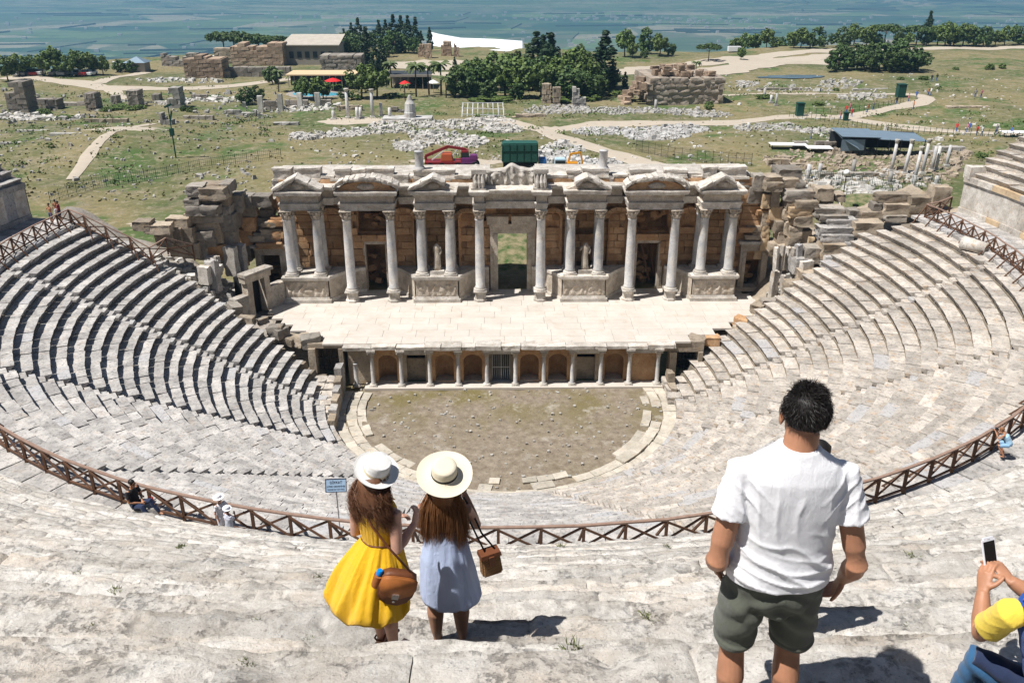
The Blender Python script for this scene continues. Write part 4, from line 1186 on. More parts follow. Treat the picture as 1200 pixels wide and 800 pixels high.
# carved frieze over the middle and its two end pieces
V = []; nx_, nz_ = 90, 26; p0, p1 = aty(557, 217, 13.9), aty(641, 197, 13.9); x0, x1, z0, z1 = p0.x-SX, p1.x-SX, ET+1.6, p1.z
for j in range(nz_+1):
    for i in range(nx_+1): V.append((x0+(x1-x0)*i/nx_, 13.9, z0+(z1-z0)*j/nz_))
P = np.array(V); tz = (P[:, 2]-z0)/(z1-z0)
fig = np.clip(np.sin((P[:, 0]+vnoise(P, 1.2, 9)*.3)*8.5)*.7+vnoise(P, 4, 3)*.8, -.2, 1)*np.sin(np.pi*np.clip(tz*1.05, 0, 1))**.6
P[:, 1] -= fig*.28; P[:, 2] += np.where(tz > .8, vnoise(P*[1, 0, 0], 1.3, 8)*.25, 0)
top_ = P[-(nx_+1):].copy(); top_[:, 1] = 15.0
V = np.concatenate([P, top_]); n0 = nz_*(nx_+1)
F = [(j*(nx_+1)+i, j*(nx_+1)+i+1, (j+1)*(nx_+1)+i+1, (j+1)*(nx_+1)+i) for j in range(nz_+1) for i in range(nx_)]
link('figure_frieze', mesh_from('figure_frieze', V, F, True), M['marble'], sb)
for u in (563, 632):
    xc = px(u)
    mb = MB(); mb.box(xc-.62, xc+.62, 12.1, 13.6, ET+1.64, ET+1.84); mb.box(xc-.5, xc+.5, 12.25, 13.5, ET+1.84, ET+3.0); mb.box(xc-.6, xc+.6, 12.15, 13.6, ET+3.0, ET+3.35)
    noisy(mb, 'end_block', M['marble'], sb, .05, 2, 2, seed=u)
    for s in (-.28, .05, .33): 
        mb = MB(); mb.tube([(xc+s, 12.2, ET+1.86), (xc+s, 12.14, ET+2.3), (xc+s, 12.2, ET+2.75), (xc+s, 12.22, ET+2.98)], [.13, .16, .12, .07], 8); noisy(mb, 'figure', M['marble'], sb, .05, 4, 1, seed=int(s*10)+u)
for u, v0, v1 in ((491.5, 198, 177), (706.5, 198, 176)):
    pa, pb = aty(u, v0, 15.3), aty(u, v1, 15.3); xc = pa.x-SX
    mb = MB(); mb.lathe([(.50, pa.z-.3), (.50, pa.z+.12), (.40, pa.z+.2), (.37, pa.z+.3), (.36, pb.z-.1), (.40, pb.z-.05), (.40, pb.z)], 18, Matrix.Translation((xc, 15.3, 0))); mb.build('column_stub', M['shaft'], sb, True)

# outer doorways left and right
for s, (u0, u1, zt) in enumerate(((311, 333, 7.15), (869, 888, 7.3))):
    a, b = aty(u0, 340, 14.6).x-SX, aty(u1, 340, 14.6).x-SX
    doorframe(a, b, zt, y=14.6, w=.5, lint=.7, z0=SZ+.3, corn=True)
    mb = MB(); mb.box(a-.9, b+.6, 14.2, 15.4, SZ-.05, SZ+.3); noisy(mb, 'threshold', M['carved'], sb, .02, 2, 1)
    mb = MB(); mb.box(a-.5, b+.5, 17.4, 17.8, SZ, zt+1.2); mb.box(a-.7, a-.45, 15.3, 17.5, SZ, zt+1); mb.box(b+.45, b+.7, 15.3, 17.5, SZ, zt+1); mb.box(a-.6, b+.6, 15.3, 17.7, zt+.7, zt+1.0)
    noisy(mb, 'chamber_wall', M['brown'], sb, .06, 1.4, 1)
    for k in range(6): rough(sb, rnd.uniform(a, b), 16.4+rnd.uniform(0, .8), SZ+.5+k*.28, .8, .8, .7, rnd.uniform(-.6, .6), mat=M['brown'])
    for k in range(9):
        rough(sb, (a+b)/2+rnd.uniform(-1.5, 1.5), 15.0+rnd.uniform(-.1, .4), zt+1.3+rnd.uniform(.2, 2.6), rnd.uniform(1, 1.8), 1.1, rnd.uniform(.7, 1.1), rnd.uniform(-.1, .1), mat=M['brown'] if rnd.random() < .5 else M['ruin'])

# statues between the columns of the inner pairs
def statue(x, lab, lean, arm):
    t_ = thing('headless_statue', lab, 'statue', (x+SX, 12.75, PT+.0))
    mb = MB(); mb.box(-.62, .62, -.42, .42, 0, .34, j=.02); noisy(mb, 'plinth', M['marble'], t_, .015, 3, 1)
    mb = MB(); secs = []
    for z, rx, ry, dx in ((.34, .36, .28, 0), (.6, .34, .27, .02), (1.1, .31, .24, .03), (1.55, .29, .22, .04), (1.85, .27, .2, .02), (2.1, .30, .2, 0), (2.35, .33, .19, 0), (2.5, .26, .15, 0), (2.58, .12, .11, 0), (2.66, .1, .1, 0)):
        secs.append(((dx*lean, 0, z), rx*.9, ry))
    mb.loft(secs, 28)
    me_v = np.array(mb.v); ang = np.arctan2(me_v[:, 1], me_v[:, 0]); rr = 1+.10*np.sin(ang*9+me_v[:, 2]*2)*np.clip((2.3-me_v[:, 2]), 0, 1)
    me_v[:, 0] *= rr; me_v[:, 1] *= rr; mb.v = [tuple(q) for q in me_v]
    noisy(mb, 'draped_body', M['carved'], t_, .03, 4, 0, True)
    mb = MB()
    if arm: mb.tube([(-.3, -.02, 2.38), (-.42, -.1, 2.2), (-.46, -.16, 2.05)], [.11, .1, .08], 8)
    mb.tube([(.3, -.02, 2.38), (.40, -.02, 2.0), (.30, -.2, 1.75)], [.1, .09, .07], 8)
    noisy(mb, 'arm', M['carved'], t_, .02, 4, 0, True)
statue(px(513), 'headless draped statue on a plinth between the columns, left of the middle door', 1, False)
statue(px(687)-.15, 'headless draped statue with one arm stump, right of the middle door', -1.4, True)

# ------------------------------------------------------------------ stage floor and its low front wall
fl = thing('stage_floor', 'bright pale slab floor of the stage', 'floor'); fl['kind'] = 'structure'; del fl['category']; del fl['label']
PY = 3.25
SLB = [block_mesh('floor_slab', 1.0, 1.0, .16, .0, 600+s, nx=1, ny=1, nz=1, rad=.008, amp2=.0) for s in range(5)]
for m in SLB: m.materials.append(M['slab'])
LBP = ((3.1, 4.3, 5.3, 7.1, 8.6, 11.5, 15), (-14.6, -14.9, -16.9, -18.4, -19.7, -21.1, -20.5))
RBP = ((2.7, 3.5, 5.7, 7.1, 8.0, 10.2, 11.9, 15), (12.5, 13.4, 17.2, 18.4, 19.6, 20.9, 21.6, 20.5))
def lb(y): return float(np.interp(y, *LBP))
def rb_(y): return float(np.interp(y, *RBP))
y = PY-.1
while y < 15.0:
    d = min(1.3, 15.0-y+.01); xa, xb = lb(y+d*.5), rb_(y+d*.5); x = xa-rnd.uniform(0, 1)
    while x < xb:
        w = rnd.uniform(1.6, 2.8)
        x1 = min(x+w, xb); x0 = max(x, xa)
        if x1-x0 > .3:
            o = link('floor_slab', rnd.choice(SLB), None, fl, ((x0+x1)/2, y+d, SZ+rnd.uniform(-.001, .001))); o.scale = (x1-x0-.004, d-.004, 1)
        x += w
    y += d
mb = MB(); mb.prism([(-13.2, 3.6), (12.4, 3.6), (17.6, 6.8), (20.8, 11.2), (20.5, 15.1), (-20.5, 15.1), (-20.6, 11.2), (-17, 6.4), (-14.6, 4.4)], 3.2, SZ-.15); mb.build('floor_bed', M['paving'], fl)
mb = MB(); mb.box(-19.8, 20, 14.5, 19, SZ-.45, SZ-.08)
for k in range(1): pass
o = noisy(mb, 'floor_bed', M['ruin'], fl, .03, 1, 2)

pw = thing('stage_front_wall', 'low colonnaded wall with arched niches facing the orchestra', 'wall')
XP = [-10.9+2.235*k-.05 for k in range(11)]
# niches and doors in the bays; the wall is built round them
kinds = ['arch', 'rect', 'arch', 'arch', 'door', 'arch', 'arch', 'rect', 'arch', 'plain']
def bayface(x0, x1, kind, y):
    V = []; mb = MB(); zt = 3.12; w = (x1-x0); a, b = x0+.38, x1-.38
    h0 = .28
    if kind == 'plain': mb.box(x0, x1, y, y+.6, .1, zt); return mb
    if kind == 'arch':
        xm = (a+b)/2; r = (b-a)/2; zs = 2.0
        mb.box(x0, a, y, y+.6, .1, zt); mb.box(b, x1, y, y+.6, .1, zt); mb.box(a, b, y, y+.6, .1, h0)
        n = 8; top = []
        for k in range(n): 
            t0, t1 = math.pi-math.pi*k/n, math.pi-math.pi*(k+1)/n
            q0, q1 = (xm+r*math.cos(t0), zs+r*.8*math.sin(t0)), (xm+r*math.cos(t1), zs+r*.8*math.sin(t1))
            mb.add([(q0[0], y, q0[1]), (q1[0], y, q1[1]), (q1[0], y, zt), (q0[0], y, zt), (q0[0], y+.6, q0[1]), (q1[0], y+.6, q1[1])], [(0, 1, 2, 3), (1, 0, 4, 5)])
        return mb
    zt2 = 2.55
    mb.box(x0, a, y, y+.6, .1, zt); mb.box(b, x1, y, y+.6, .1, zt); mb.box(a, b, y, y+.6, zt2, zt)
    return mb
for k, kind in enumerate(kinds):
    x0, x1 = XP[k], XP[k+1]
    noisy(bayface(x0, x1, kind, PY+.12), 'wall_bay', M['brown'] if kind in ('arch', 'plain') else M['ruin'], pw, .02, 2, 1, seed=k)
    a, b = x0+.38, x1-.38
    if kind == 'arch':
        n = 8; V = []; xm, r = (a+b)/2, (b-a)/2
        prf = [(.28, 1), (1.0, 1), (2.0, 1)]+[(2.0+r*.8*math.sin(t_), math.cos(t_)) for t_ in (.4, .8, 1.2, 1.5)]
        for z, q in prf:
            for i in range(n+1): aa = math.pi*i/n; V.append((xm-r*q*math.cos(aa), PY+.6+r*.9*q*math.sin(aa), z))
        F = [(j*(n+1)+i, j*(n+1)+i+1, (j+1)*(n+1)+i+1, (j+1)*(n+1)+i) for j in range(len(prf)-1) for i in range(n)]
        link('niche', mesh_from('niche', V, F), M['brown'], pw)
        mb = MB(); mb.box(a, b, PY+.12, PY+1.4, .1, .3); mb.build('niche_sill', M['paving'], pw)
    elif kind == 'rect':
        mb = MB(); mb.box(a, b, PY+.75, PY+.9, .1, 2.0, j=.02); noisy(mb, 'blocking', M['ruin'], pw, .03, 3, 2)
        mb = MB(); mb.box(a-.1, b+.1, PY+1.5, PY+1.7, .1, 3.1); mb.build('recess_shade_panel', M['black'], pw)  # black panel paints the recess's inner shade
    elif kind == 'door':
        mb = MB(); mb.box(a-.1, b+.1, PY+2.6, PY+2.8, .1, 3.1); mb.box(a-.2, a-.02, PY+.7, PY+2.7, .1, 3.1); mb.box(b+.02, b+.2, PY+.7, PY+2.7, .1, 3.1); mb.build('passage_back', M['core'], pw)
        gt = MB()
        for i in range(9): xx = a+.05+(b-a-.1)*i/8; gt.bar((xx, PY+.5, .12), (xx, PY+.5, 2.5), .035 if i % 4 else .07)
        for z in (.2, 1.3, 2.45): gt.bar((a, PY+.5, z), (b, PY+.5, z), .06)
        gt.build('gate', plain('pale_gate_steel', (.35, .36, .37), .4, .6), pw)
        mb = MB(); mb.box(a-.1, b+.1, PY-.3, PY+2.5, .02, .14); mb.build('threshold', plain('bluish_slab', (.42, .45, .50), .7), pw)
PCS = MB(); PCS.lathe([(.20, 0), (.20, .05), (.165, .12), (.155, 1.6), (.145, 2.2), (.17, 2.24), (.17, 2.28)], 14); pcs = mesh_from('column', PCS.v, PCS.f, True); pcs.materials.append(M['shaft'])
PCB = MB(); PCB.box(-.3, .3, -.3, .3, -.16, -.06); PCB.lathe([(.28, -.06), (.3, -.02), (.24, .03)], 12); pcb = mesh_from('base', PCB.v, PCB.f, True); pcb.materials.append(M['marble'])
PCC = MB(); PCC.lathe([(.165, 0), (.2, .08), (.17, .16), (.27, .36)], 12); PCC.box(-.3, .3, -.3, .3, .36, .46, j=.015); pcc = mesh_from('capital', PCC.v, PCC.f, True); pcc.materials.append(M['carved'])
for k, x in enumerate(XP):
    o = link('column', pcs, M['shaft'], pw, (x, PY-.42, .34)); link('base', pcb, M['marble'], o); link('capital', pcc, M['carved'], o, (0, 0, 2.27))
    mb = MB(); mb.box(x-.26, x+.26, PY-.7, PY+.15, 3.04, 3.2); mb.box(x-.34, x+.34, PY-.8, PY+.15, 3.2, 3.36); noisy(mb, 'impost_block', M['marble'], pw, .03, 3, 1, seed=k)
x = -13.1
while x < 12.6:            # worn cornice slabs along the stage edge
    w = rnd.uniform(1.0, 2.4); dy = rnd.uniform(-.12, .12); h_ = rnd.uniform(.22, .34)
    mb = MB(); mb.box(x, min(x+w, 12.7)-.03, PY-.78+dy, PY+.3, 3.36, 3.36+h_, j=.03)
    noisy(mb, 'cornice_slab', M['marble'], pw, .05, 2.2, 3, seed=int(x*7)+40); x += w
for k in range(10):
    if kinds[k] in ('rect', 'door', 'plain') or k in (1, 7):
        mb = MB(); mb.box(XP[k]+.26, XP[k+1]-.26, PY-.62, PY+.1, 2.95, 3.3); mb.box(XP[k]+.26, XP[k+1]-.26, PY-.68, PY+.1, 3.2, 3.35)
        noisy(mb, 'beam', M['marble'], pw, .02, 2, 1)
mb = MB(); mb.box(-11.6, 12.2, PY-.95, PY+.14, .0, .19); noisy(mb, 'stylobate', M['slab'], pw, .02, 2, 2)
mb = MB(); mb.box(-12.9, XP[0], PY+.1, PY+.7, .1, 3.3); noisy(mb, 'wall_bay', M['ruin'], pw, .05, 3, 3)
mb = MB(); mb.box(XP[-1], 13.2, PY+.1, PY+.7, 2.75, 3.36); noisy(mb, 'wall_bay', M['ruin'], pw, .05, 3, 3)
o = link('column', pcs, M['shaft'], pw, (-12.25, PY-.5, .34)); o.scale = (1, 1, .8); link('base', pcb, M['marble'], o)
# ------------------------------------------------------------------ ruined masses either side of the stage
def heap(name, label, cat, x0, x1, y0, y1, zf, mat, step=.8, amp=.35):
    nx_, ny_ = int((x1-x0)/step), int((y1-y0)/step); V = []
    for j in range(ny_+1):
        for i in range(nx_+1): x = x0+(x1-x0)*i/nx_; y = y0+(y1-y0)*j/ny_; V.append((x, y, zf(x, y)))
    P = np.array(V); e = fbm(P*[1, 1, 0], .7, 5, 3); P[:, 2] += e*amp
    for j in range(ny_+1):
        for i in range(nx_+1):
            if i in (0, nx_) or j in (0, ny_): P[j*(nx_+1)+i, 2] = -.5
    F = [(j*(nx_+1)+i, j*(nx_+1)+i+1, (j+1)*(nx_+1)+i+1, (j+1)*(nx_+1)+i) for j in range(ny_) for i in range(nx_)]
    o = link(name, mesh_from(name, P, F), mat); return tag(o, label, cat)
def zl(x, y):
    r = math.hypot(x-CX, y); z = float(np.interp(-x, (13, 15, 17, 19.5, 22, 25, 28, 33, 37), (1.6, 2.0, 2.6, 3.2, 3.3, 6.4, 7.6, 9.3, 11.8)))
    if y > 12: z = min(z, 3.5+max(0, (-x-23))*1.1*max(0, (17-y)/5))
    return z
def zr(x, y):
    z = float(np.interp(x, (13, 15, 17, 19.5, 21.5, 24, 28, 33, 37), (1.2, 1.9, 2.6, 3.2, 3.4, 6.0, 8.2, 10.0, 11.8)))
    if y > 12.5: z = min(z, 5+max(0, (x-23))*.5)
    return z
heap('rubble_bank', 'bank of broken stone between the left seat ends and the stage', 'rubble', -38, -15.0, 3.9, 19, zl, M['ruin_dark'])
heap('rubble_bank', 'bank of broken stone between the right seat ends and the stage', 'rubble', 14.4, 38, 3.9, 21, zr, M['ruin'])

ROUGH2 = [block_mesh('masonry_block', 1.0, 1.0, 1.0, .075, 700+s, nx=5, ny=5, nz=5, rad=.035, amp2=.055) for s in range(10)]
for m in ROUGH2: m.materials.append(M['ruin'])
def blk(parent, x, y, z, sx, sy, sz, rz=0.0, tx=0.0, ty=0.0, mat='ruin', name='masonry_block'):
    """centre-bottom placed rough block"""
    o = link(name, rnd.choice(ROUGH2), None, parent); o.scale = (sx, sy, sz)
    o.rotation_euler = (tx, ty, rz); o.location = Vector((x, y+sy/2, z+sz)); 
    if mat != 'ruin': o.material_slots[0].link = 'OBJECT'; o.material_slots[0].material = M[mat]
    return o
def B(parent, u0, u1, v0, v1, y, d=1.2, mat='ruin', rz=None, tx=0.0, ty=0.0, name='masonry_block'):
    """a block standing at depth y"""
    a, b = aty(u0, v1, y), aty(u1, v0, y)
    return blk(parent, (a.x+b.x)/2, y, a.z-.04, b.x-a.x+.03, d, b.z-a.z+.06, rnd.uniform(-.06, .06) if rz is None else rz, tx, ty, mat, name)

t_ = thing('ruined_pier', 'leaning stack of big dark blocks left of the columned front, undercut at its base', 'ruin')
for q in ((222, 239, 216, 228, 12), (236, 262, 214, 220, 13), (238, 266, 219, 232, 11.8), (262, 272, 213, 224, 13), (221, 238, 231, 240, 12), (238, 256, 231, 240, 12.3), (255, 270, 228, 243, 12.6), (220, 242, 240, 250, 11.6), (241, 260, 239, 249, 11.6), (259, 272, 240, 258, 12.5),
          (221, 240, 249, 258, 11.9), (238, 262, 249, 258, 12.1), (228, 262, 257, 270, 12.6), (261, 277, 248, 268, 12.8), (226, 252, 269, 278, 11.7), (250, 262, 268, 282, 12.4), (236, 256, 277, 286, 12.0), (258, 276, 266, 288, 12.9), (228, 244, 276, 290, 12.1), (244, 268, 284, 300, 12.6), (272, 284, 226, 246, 14), (268, 283, 243, 262, 14.2)):
    B(t_, *q, d=rnd.uniform(1.4, 2.2), mat=rnd.choice(('ruin_dark', 'ruin_dark', 'ruin')) if q[2] < 262 else rnd.choice(('brown', 'ruin', 'ruin_dark')))
t_ = thing('broken_vault', 'broken brown vault remains between the dark pier and the columned front', 'ruin')
for q in ((281, 297, 228, 241, 15), (296, 318, 228, 240, 15.2), (284, 301, 240, 252, 15), (287, 300, 252, 268, 15.1), (286, 298, 267, 284, 15.2), (284, 294, 283, 304, 15.1), (306, 322, 244, 252, 16), (302, 320, 253, 262, 15.9), (303, 321, 262, 270, 15.8), (301, 330, 271, 281, 15.1), (303, 332, 282, 288, 14.8), (300, 309, 228, 236, 16.4), (310, 322, 234, 245, 16.4), (276, 288, 292, 312, 14.4), (274, 284, 262, 290, 15.3)):
    B(t_, *q, d=rnd.uniform(1.2, 1.8), mat=rnd.choice(('brown', 'ruin', 'ruin_dark')))
t_ = thing('low_masonry_wall', 'low grey masonry wall at the end of the upper left rail', 'wall')
for q in ((198, 222, 254, 266, 11), (172, 200, 262, 272, 9.5), (200, 214, 265, 282, 10.6), (213, 228, 265, 284, 11), (186, 202, 270, 286, 10), (203, 219, 281, 298, 10.8), (218, 234, 283, 300, 11.2), (160, 178, 258, 268, 9.5)):
    B(t_, *q, d=1.3, mat='ruin')
t_ = thing('side_entrance', 'small stone doorway with upright marble slabs beside the left edge of the stage', 'doorway')
for q, mt in (((236, 247, 312, 332, 8.4), 'marble'), ((247, 256, 305, 341, 8.8), 'seat_grey'), ((257, 266, 289, 312, 12), 'seat_warm'), ((267, 278, 289, 322, 11.5), 'marble'), ((278, 288, 286, 318, 12.2), 'seat_grey'), ((231, 246, 288, 303, 11.8), 'seat_warm'), ((246, 258, 300, 322, 11), 'seat_warm'), ((244, 262, 310, 318, 9.8), 'marble')):
    B(t_, *q, d=.6, mat=mt, rz=-.35)
e = Vector((-21.9, 9.0, 0)); dr = Vector((.55, .83, 0)).normalized()   # the doorway faces right, onto the stage
for (s0, s1, z0, z1, nm) in ((-.1, .45, 3.6, 6.6, 'jamb'), (1.75, 2.3, 3.6, 6.6, 'jamb'), (-.3, 2.5, 6.6, 7.15, 'lintel'), (-.4, 2.6, 7.15, 7.4, 'cornice_slab'), (2.3, 5.2, 3.6, 5.6, 'side_wall'), (-1.6, -.1, 3.4, 5.6, 'side_wall')):
    mb = MB(); mb.box(s0, s1, -.35 if nm != 'cornice_slab' else -.6, .35, z0, z1)
    o = noisy(mb, nm, M['carved'] if nm in ('jamb', 'lintel') else M['seat_warm'], t_, .03, 2, 1); o.location = (e.x, e.y, 0); o.rotation_euler = (0, 0, math.atan2(dr.y, dr.x))
mb = MB(); mb.box(.4, 1.8, .5, 1.9, 3.4, 6.6); o = mb.build('passage_back', M['black'], t_); o.location = (e.x, e.y, 0); o.rotation_euler = (0, 0, math.atan2(dr.y, dr.x))  # solid black block in place of the doorway's unlit depth

# loose blocks as things of their own
def boulder(u, v, z, s, lab, sx=1.3, sz=.8, mat='ruin', name='fallen_block', grp='fallen blocks beside the stage'):
    p = at(u, v, z); o = blk(None, p.x, p.y-s/2, z-.1, s*sx, s, s*sz, rnd.uniform(-1.2, 1.2), rnd.uniform(-.15, .15), rnd.uniform(-.15, .15), mat, name)
    return tag(o, lab, 'stone block', grp)
for u, v, z, s, mt, lab in ((292, 377, 4.6, 1.0, 'ruin', 'brown squarish fallen block at the back left corner of the stage floor'), (283, 364, 5.2, 1.0, 'ruin_dark', 'grey fallen block just above the brown one beside the stage'), (326, 388, 3.8, 1.1, 'ruin_dark', 'upright dark boulder at the left edge of the stage floor'), (334, 391, 3.7, 1.1, 'ruin_dark', 'dark rounded boulder leaning on the upright one at the stage edge'), (343, 399, 3.2, .9, 'ruin', 'low stone below the two dark boulders'), (306, 377, 4.4, .7, 'ruin_dark', 'small grey stone between the seat ends and the floor'), (350, 401, 3.0, 1.2, 'ruin', 'flat brown block on top of the left passage wall'), (365, 401, 3.2, 1.3, 'ruin_dark', 'long flat block bridging to the left side door'),
        (883, 362, 4.2, 1.1, 'ruin', 'rounded brown boulder at the right edge of the stage floor'), (872, 378, 3.9, 1.0, 'brown', 'curved brown stone at the upper end of a right-hand row'), (864, 386, 3.5, .8, 'ruin', 'small brown stone below the curved one at the right'), (898, 356, 4.6, 1.0, 'ruin_dark', 'grey block between the right door and the first seat row'), (832, 399, 3.0, 1.0, 'brown', 'brown edge stone above the right side door'), (818, 401, 3.0, 1.1, 'ruin', 'flat stone at the corner over the right side door')):
    boulder(u, v, z, s*.9, lab, mat=mt)
mb = MB()
for k in range(260):
    if k < 130: x = rnd.uniform(-30, -22); y = rnd.uniform(7, 12); z = zl(x, y)
    else: x = rnd.uniform(20, 31); y = rnd.uniform(6.5, 12); z = zr(x, y)
    s = rnd.uniform(.08, .3); mb.box(x-s, x+s, y-s*.8, y+s*.8, z-.1, z+s*1.1, Matrix.Identity(3), s*.35)
o = mb.build('broken_stones', M['rubble']); tag(o, 'small broken stones heaped at both ends of the seat rows', 'rubble', kind='stuff')

# right-hand mass
t_ = thing('ruined_wall_mass', 'great mass of tumbled brown masonry right of the columned front', 'ruin')
for q in ((880, 894, 204, 222, 15), (893, 912, 205, 214, 14.6), (874, 892, 218, 236, 15.2), (895, 916, 212, 222, 14), (907, 936, 196, 210, 16), (911, 934, 208, 222, 14.6), (929, 942, 212, 222, 14.6), (917, 952, 222, 233, 13.6), (917, 930, 232, 246, 13.8), (930, 957, 233, 242, 13.2), (900, 912, 222, 240, 14.6), (890, 901, 226, 242, 14.8), (900, 918, 240, 256, 14.4), (916, 934, 244, 256, 13.6), (921, 950, 241, 252, 13.2), (903, 917, 256, 270, 14.2), (915, 926, 256, 272, 13.8),
          (925, 948, 251, 262, 13.2), (908, 922, 270, 284, 13.8), (922, 938, 262, 276, 13.4), (898, 910, 282, 296, 14.2), (908, 922, 284, 298, 13.6), (936, 950, 268, 282, 13.2), (944, 952, 276, 288, 12.8), (905, 920, 297, 312, 13.4), (889, 899, 246, 262, 15), (890, 900, 262, 276, 15), (888, 898, 276, 290, 15), (878, 890, 238, 256, 15.6), (879, 890, 290, 300, 15.6), (920, 936, 276, 290, 13.0)):
    B(t_, *q, d=rnd.uniform(1.3, 2.2), mat=rnd.choice(('ochre', 'ruin', 'ruin')) if q[2] > 222 else rnd.choice(('ruin', 'ruin_dark')))
t_ = thing('block_stack', 'rounded brown block stack standing beside the white handrail', 'ruin')
for q in ((953, 975, 219, 233, 15), (956, 974, 232, 242, 15.2), (975, 988, 226, 234, 15.6)): B(t_, *q, d=1.5, mat='ruin')
t_ = thing('slab_steps', 'long weathered slabs stepping down between brown ruins and right seats', 'steps')
for q in ((950, 988, 242, 252, 13), (958, 990, 250, 257, 12.6), (966, 1002, 255, 264, 12.2), (958, 996, 264, 275, 11.6), (960, 998, 273, 285, 11.2), (996, 1033, 259, 275, 11.4), (959, 990, 284, 302, 10.6), (988, 1006, 283, 298, 10.4), (940, 960, 288, 306, 11), (976, 992, 262, 270, 11.9), (962, 982, 298, 312, 10), (926, 944, 300, 318, 10.8), (935, 962, 316, 330, 9.4), (919, 946, 330, 344, 8.9)):
    B(t_, *q, d=1.6, mat=rnd.choice(('ruin', 'seat_grey', 'ruin_dark')))
t_ = thing('long_block_wall', 'low wall of long brown blocks behind the corner of the right rail', 'wall')
for q in ((1025, 1064, 226, 238, 13.2), (1020, 1032, 237, 250, 13), (1032, 1071, 238, 252, 12.6), (990, 1006, 245, 258, 13.4), (1006, 1034, 246, 258, 12.8), (1060, 1092, 230, 248, 12.6), (1088, 1112, 218, 238, 12.4), (1034, 1060, 251, 258, 12.2)):
    B(t_, *q, d=1.3, mat=rnd.choice(('ruin', 'ruin', 'ruin_dark')))
t_ = thing('marble_fragments', 'pale upright marble slabs leaning beside the far right doorway of the stage', 'ruin')
for q, mt in (((904, 911, 290, 318, 11.4), 'marble'), ((911, 918, 288, 322, 11.6), 'seat_warm'), ((918, 926, 290, 316, 11.9), 'marble'), ((935, 952, 306, 322, 9.6), 'marble'), ((900, 912, 318, 352, 10.6), 'seat_warm'), ((912, 919, 322, 350, 10.2), 'marble'), ((926, 940, 290, 300, 11), 'seat_warm'), ((929, 938, 286, 306, 10.7), 'seat_grey')):
    B(t_, *q, d=.5, mat=mt, rz=.3, ty=rnd.uniform(-.12, .12))
# white handrail among the ruins
mb = MB(); a_, b_ = aty(971, 238, 14.5), aty(984, 262, 12.6)
c_, d_ = a_+Vector((0, 0, -.9)), b_+Vector((0, 0, -.9))
for p, q in ((a_, b_), (a_+Vector((0, 0, -.45)), b_+Vector((0, 0, -.45))), (a_, c_), (b_, d_), ((a_+b_)/2, (c_+d_)/2), (a_+Vector((1.0, .4, 0)), b_+Vector((1.0, .4, 0))), (a_+Vector((1.0, .4, 0)), c_+Vector((1.0, .4, 0))), (b_+Vector((1.0, .4, 0)), d_+Vector((1.0, .4, 0)))): mb.bar(p, q, .07)
M['white_metal'] = plain('white_metal', (.75, .76, .78), .4, .1)
tag(mb.build('handrail', M['white_metal']), 'short white metal handrail among the brown ruins at the right', 'handrail')

# ------------------------------------------------------------------ side passages (left and right) at the foot of the seats
def passage(s, lab):
    t_ = thing('side_passage', lab, 'doorway')
    x0, x1 = (-15.35, -13.55) if s < 0 else (12.9, 14.6)
    y = 3.6; z0 = 1.15 if s < 0 else .9; zt = 3.25 if s < 0 else 2.75
    for xa, xb in ((x0-.55, x0), (x1, x1+.35)):
        mb = MB(); mb.box(xa, xb, y-.5, y+.6, .2, zt); noisy(mb, 'jamb', M['ruin'], t_, .04, 2, 2)
    mb = MB(); mb.box(x0-.6, x1+.4, y-.35, y+.6, zt, 3.62, j=.02); noisy(mb, 'lintel', M['ruin'], t_, .04, 2, 2)
    mb = MB(); mb.box(x0-.2, x1+.2, y+2.0, y+2.2, .2, 3.3); mb.box(x0-.2, x0-.02, y+.6, y+2.1, .2, 3.3); mb.box(x1+.02, x1+.2, y+.6, y+2.1, .2, 3.3); mb.build('passage_back', M['core'], t_)
    gt = MB()
    for i in range(6): xx = x0+(x1-x0)*(i+.5)/6; gt.bar((xx, y+.3, z0), (xx, y+.3, zt), .04)
    for z in (z0+.3, (z0+zt)/2, zt-.15): gt.bar((x0, y+.3, z), (x1, y+.3, z), .05)
    gt.build('gate', M['iron'], t_)
    return t_
passage(-1, 'dark side doorway with an iron gate at the left end of the low stage wall')
passage(1, 'dark side doorway with an iron gate at the right end of the low stage wall')
t_ = thing('passage_paving', 'pale sloping pavement in front of the left side doorway', 'paving')
for j in range(5):
    for i in range(2):
        blk(t_, -15.0+i*1.15-.18*j*-1*0-.05*j, 2.3-j*1.12, 1.05-.07*j-.35, 1.12, 1.08, .4, rnd.uniform(-.05, .05), mat='seat_warm', name='paving_slab')
t_ = thing('passage_paving', 'pale broken pavement in front of the right side doorway', 'paving')
for j in range(3):
    for i in range(3): blk(t_, 12.3+i*1.1, 2.2-j*1.1, .95-.1*j-.6, 1.08, 1.06, .55, rnd.uniform(-.1, .1), mat='seat_warm', name='paving_slab')
t_ = thing('retaining_wall', 'slanting stone parapet wall between the left pavement and the orchestra', 'wall')
for k in range(6):
    f = k/6; mb = MB(); y1 = 2.5-k*1.12; z1 = 2.0-.2*k+.35*(k == 0)
    mb.box(-13.35+.07*k-.28, -13.35+.07*k+.24, y1-1.1, y1, -.1, z1, j=.04); noisy(mb, 'wall_block', M['ruin'] if k % 2 else M['seat_grey'], t_, .05, 1.6, 3, seed=k)
t_ = thing('retaining_wall', 'short broken parapet stump beside the right side doorway', 'wall')
for k in range(2):
    mb = MB(); y1 = 2.4-k*1.0; mb.box(12.0, 12.5, y1-1.0, y1, -.1, 1.7-.7*k, j=.08); noisy(mb, 'wall_block', M['ruin'], t_, .1, 1.6, 3, seed=k+30)

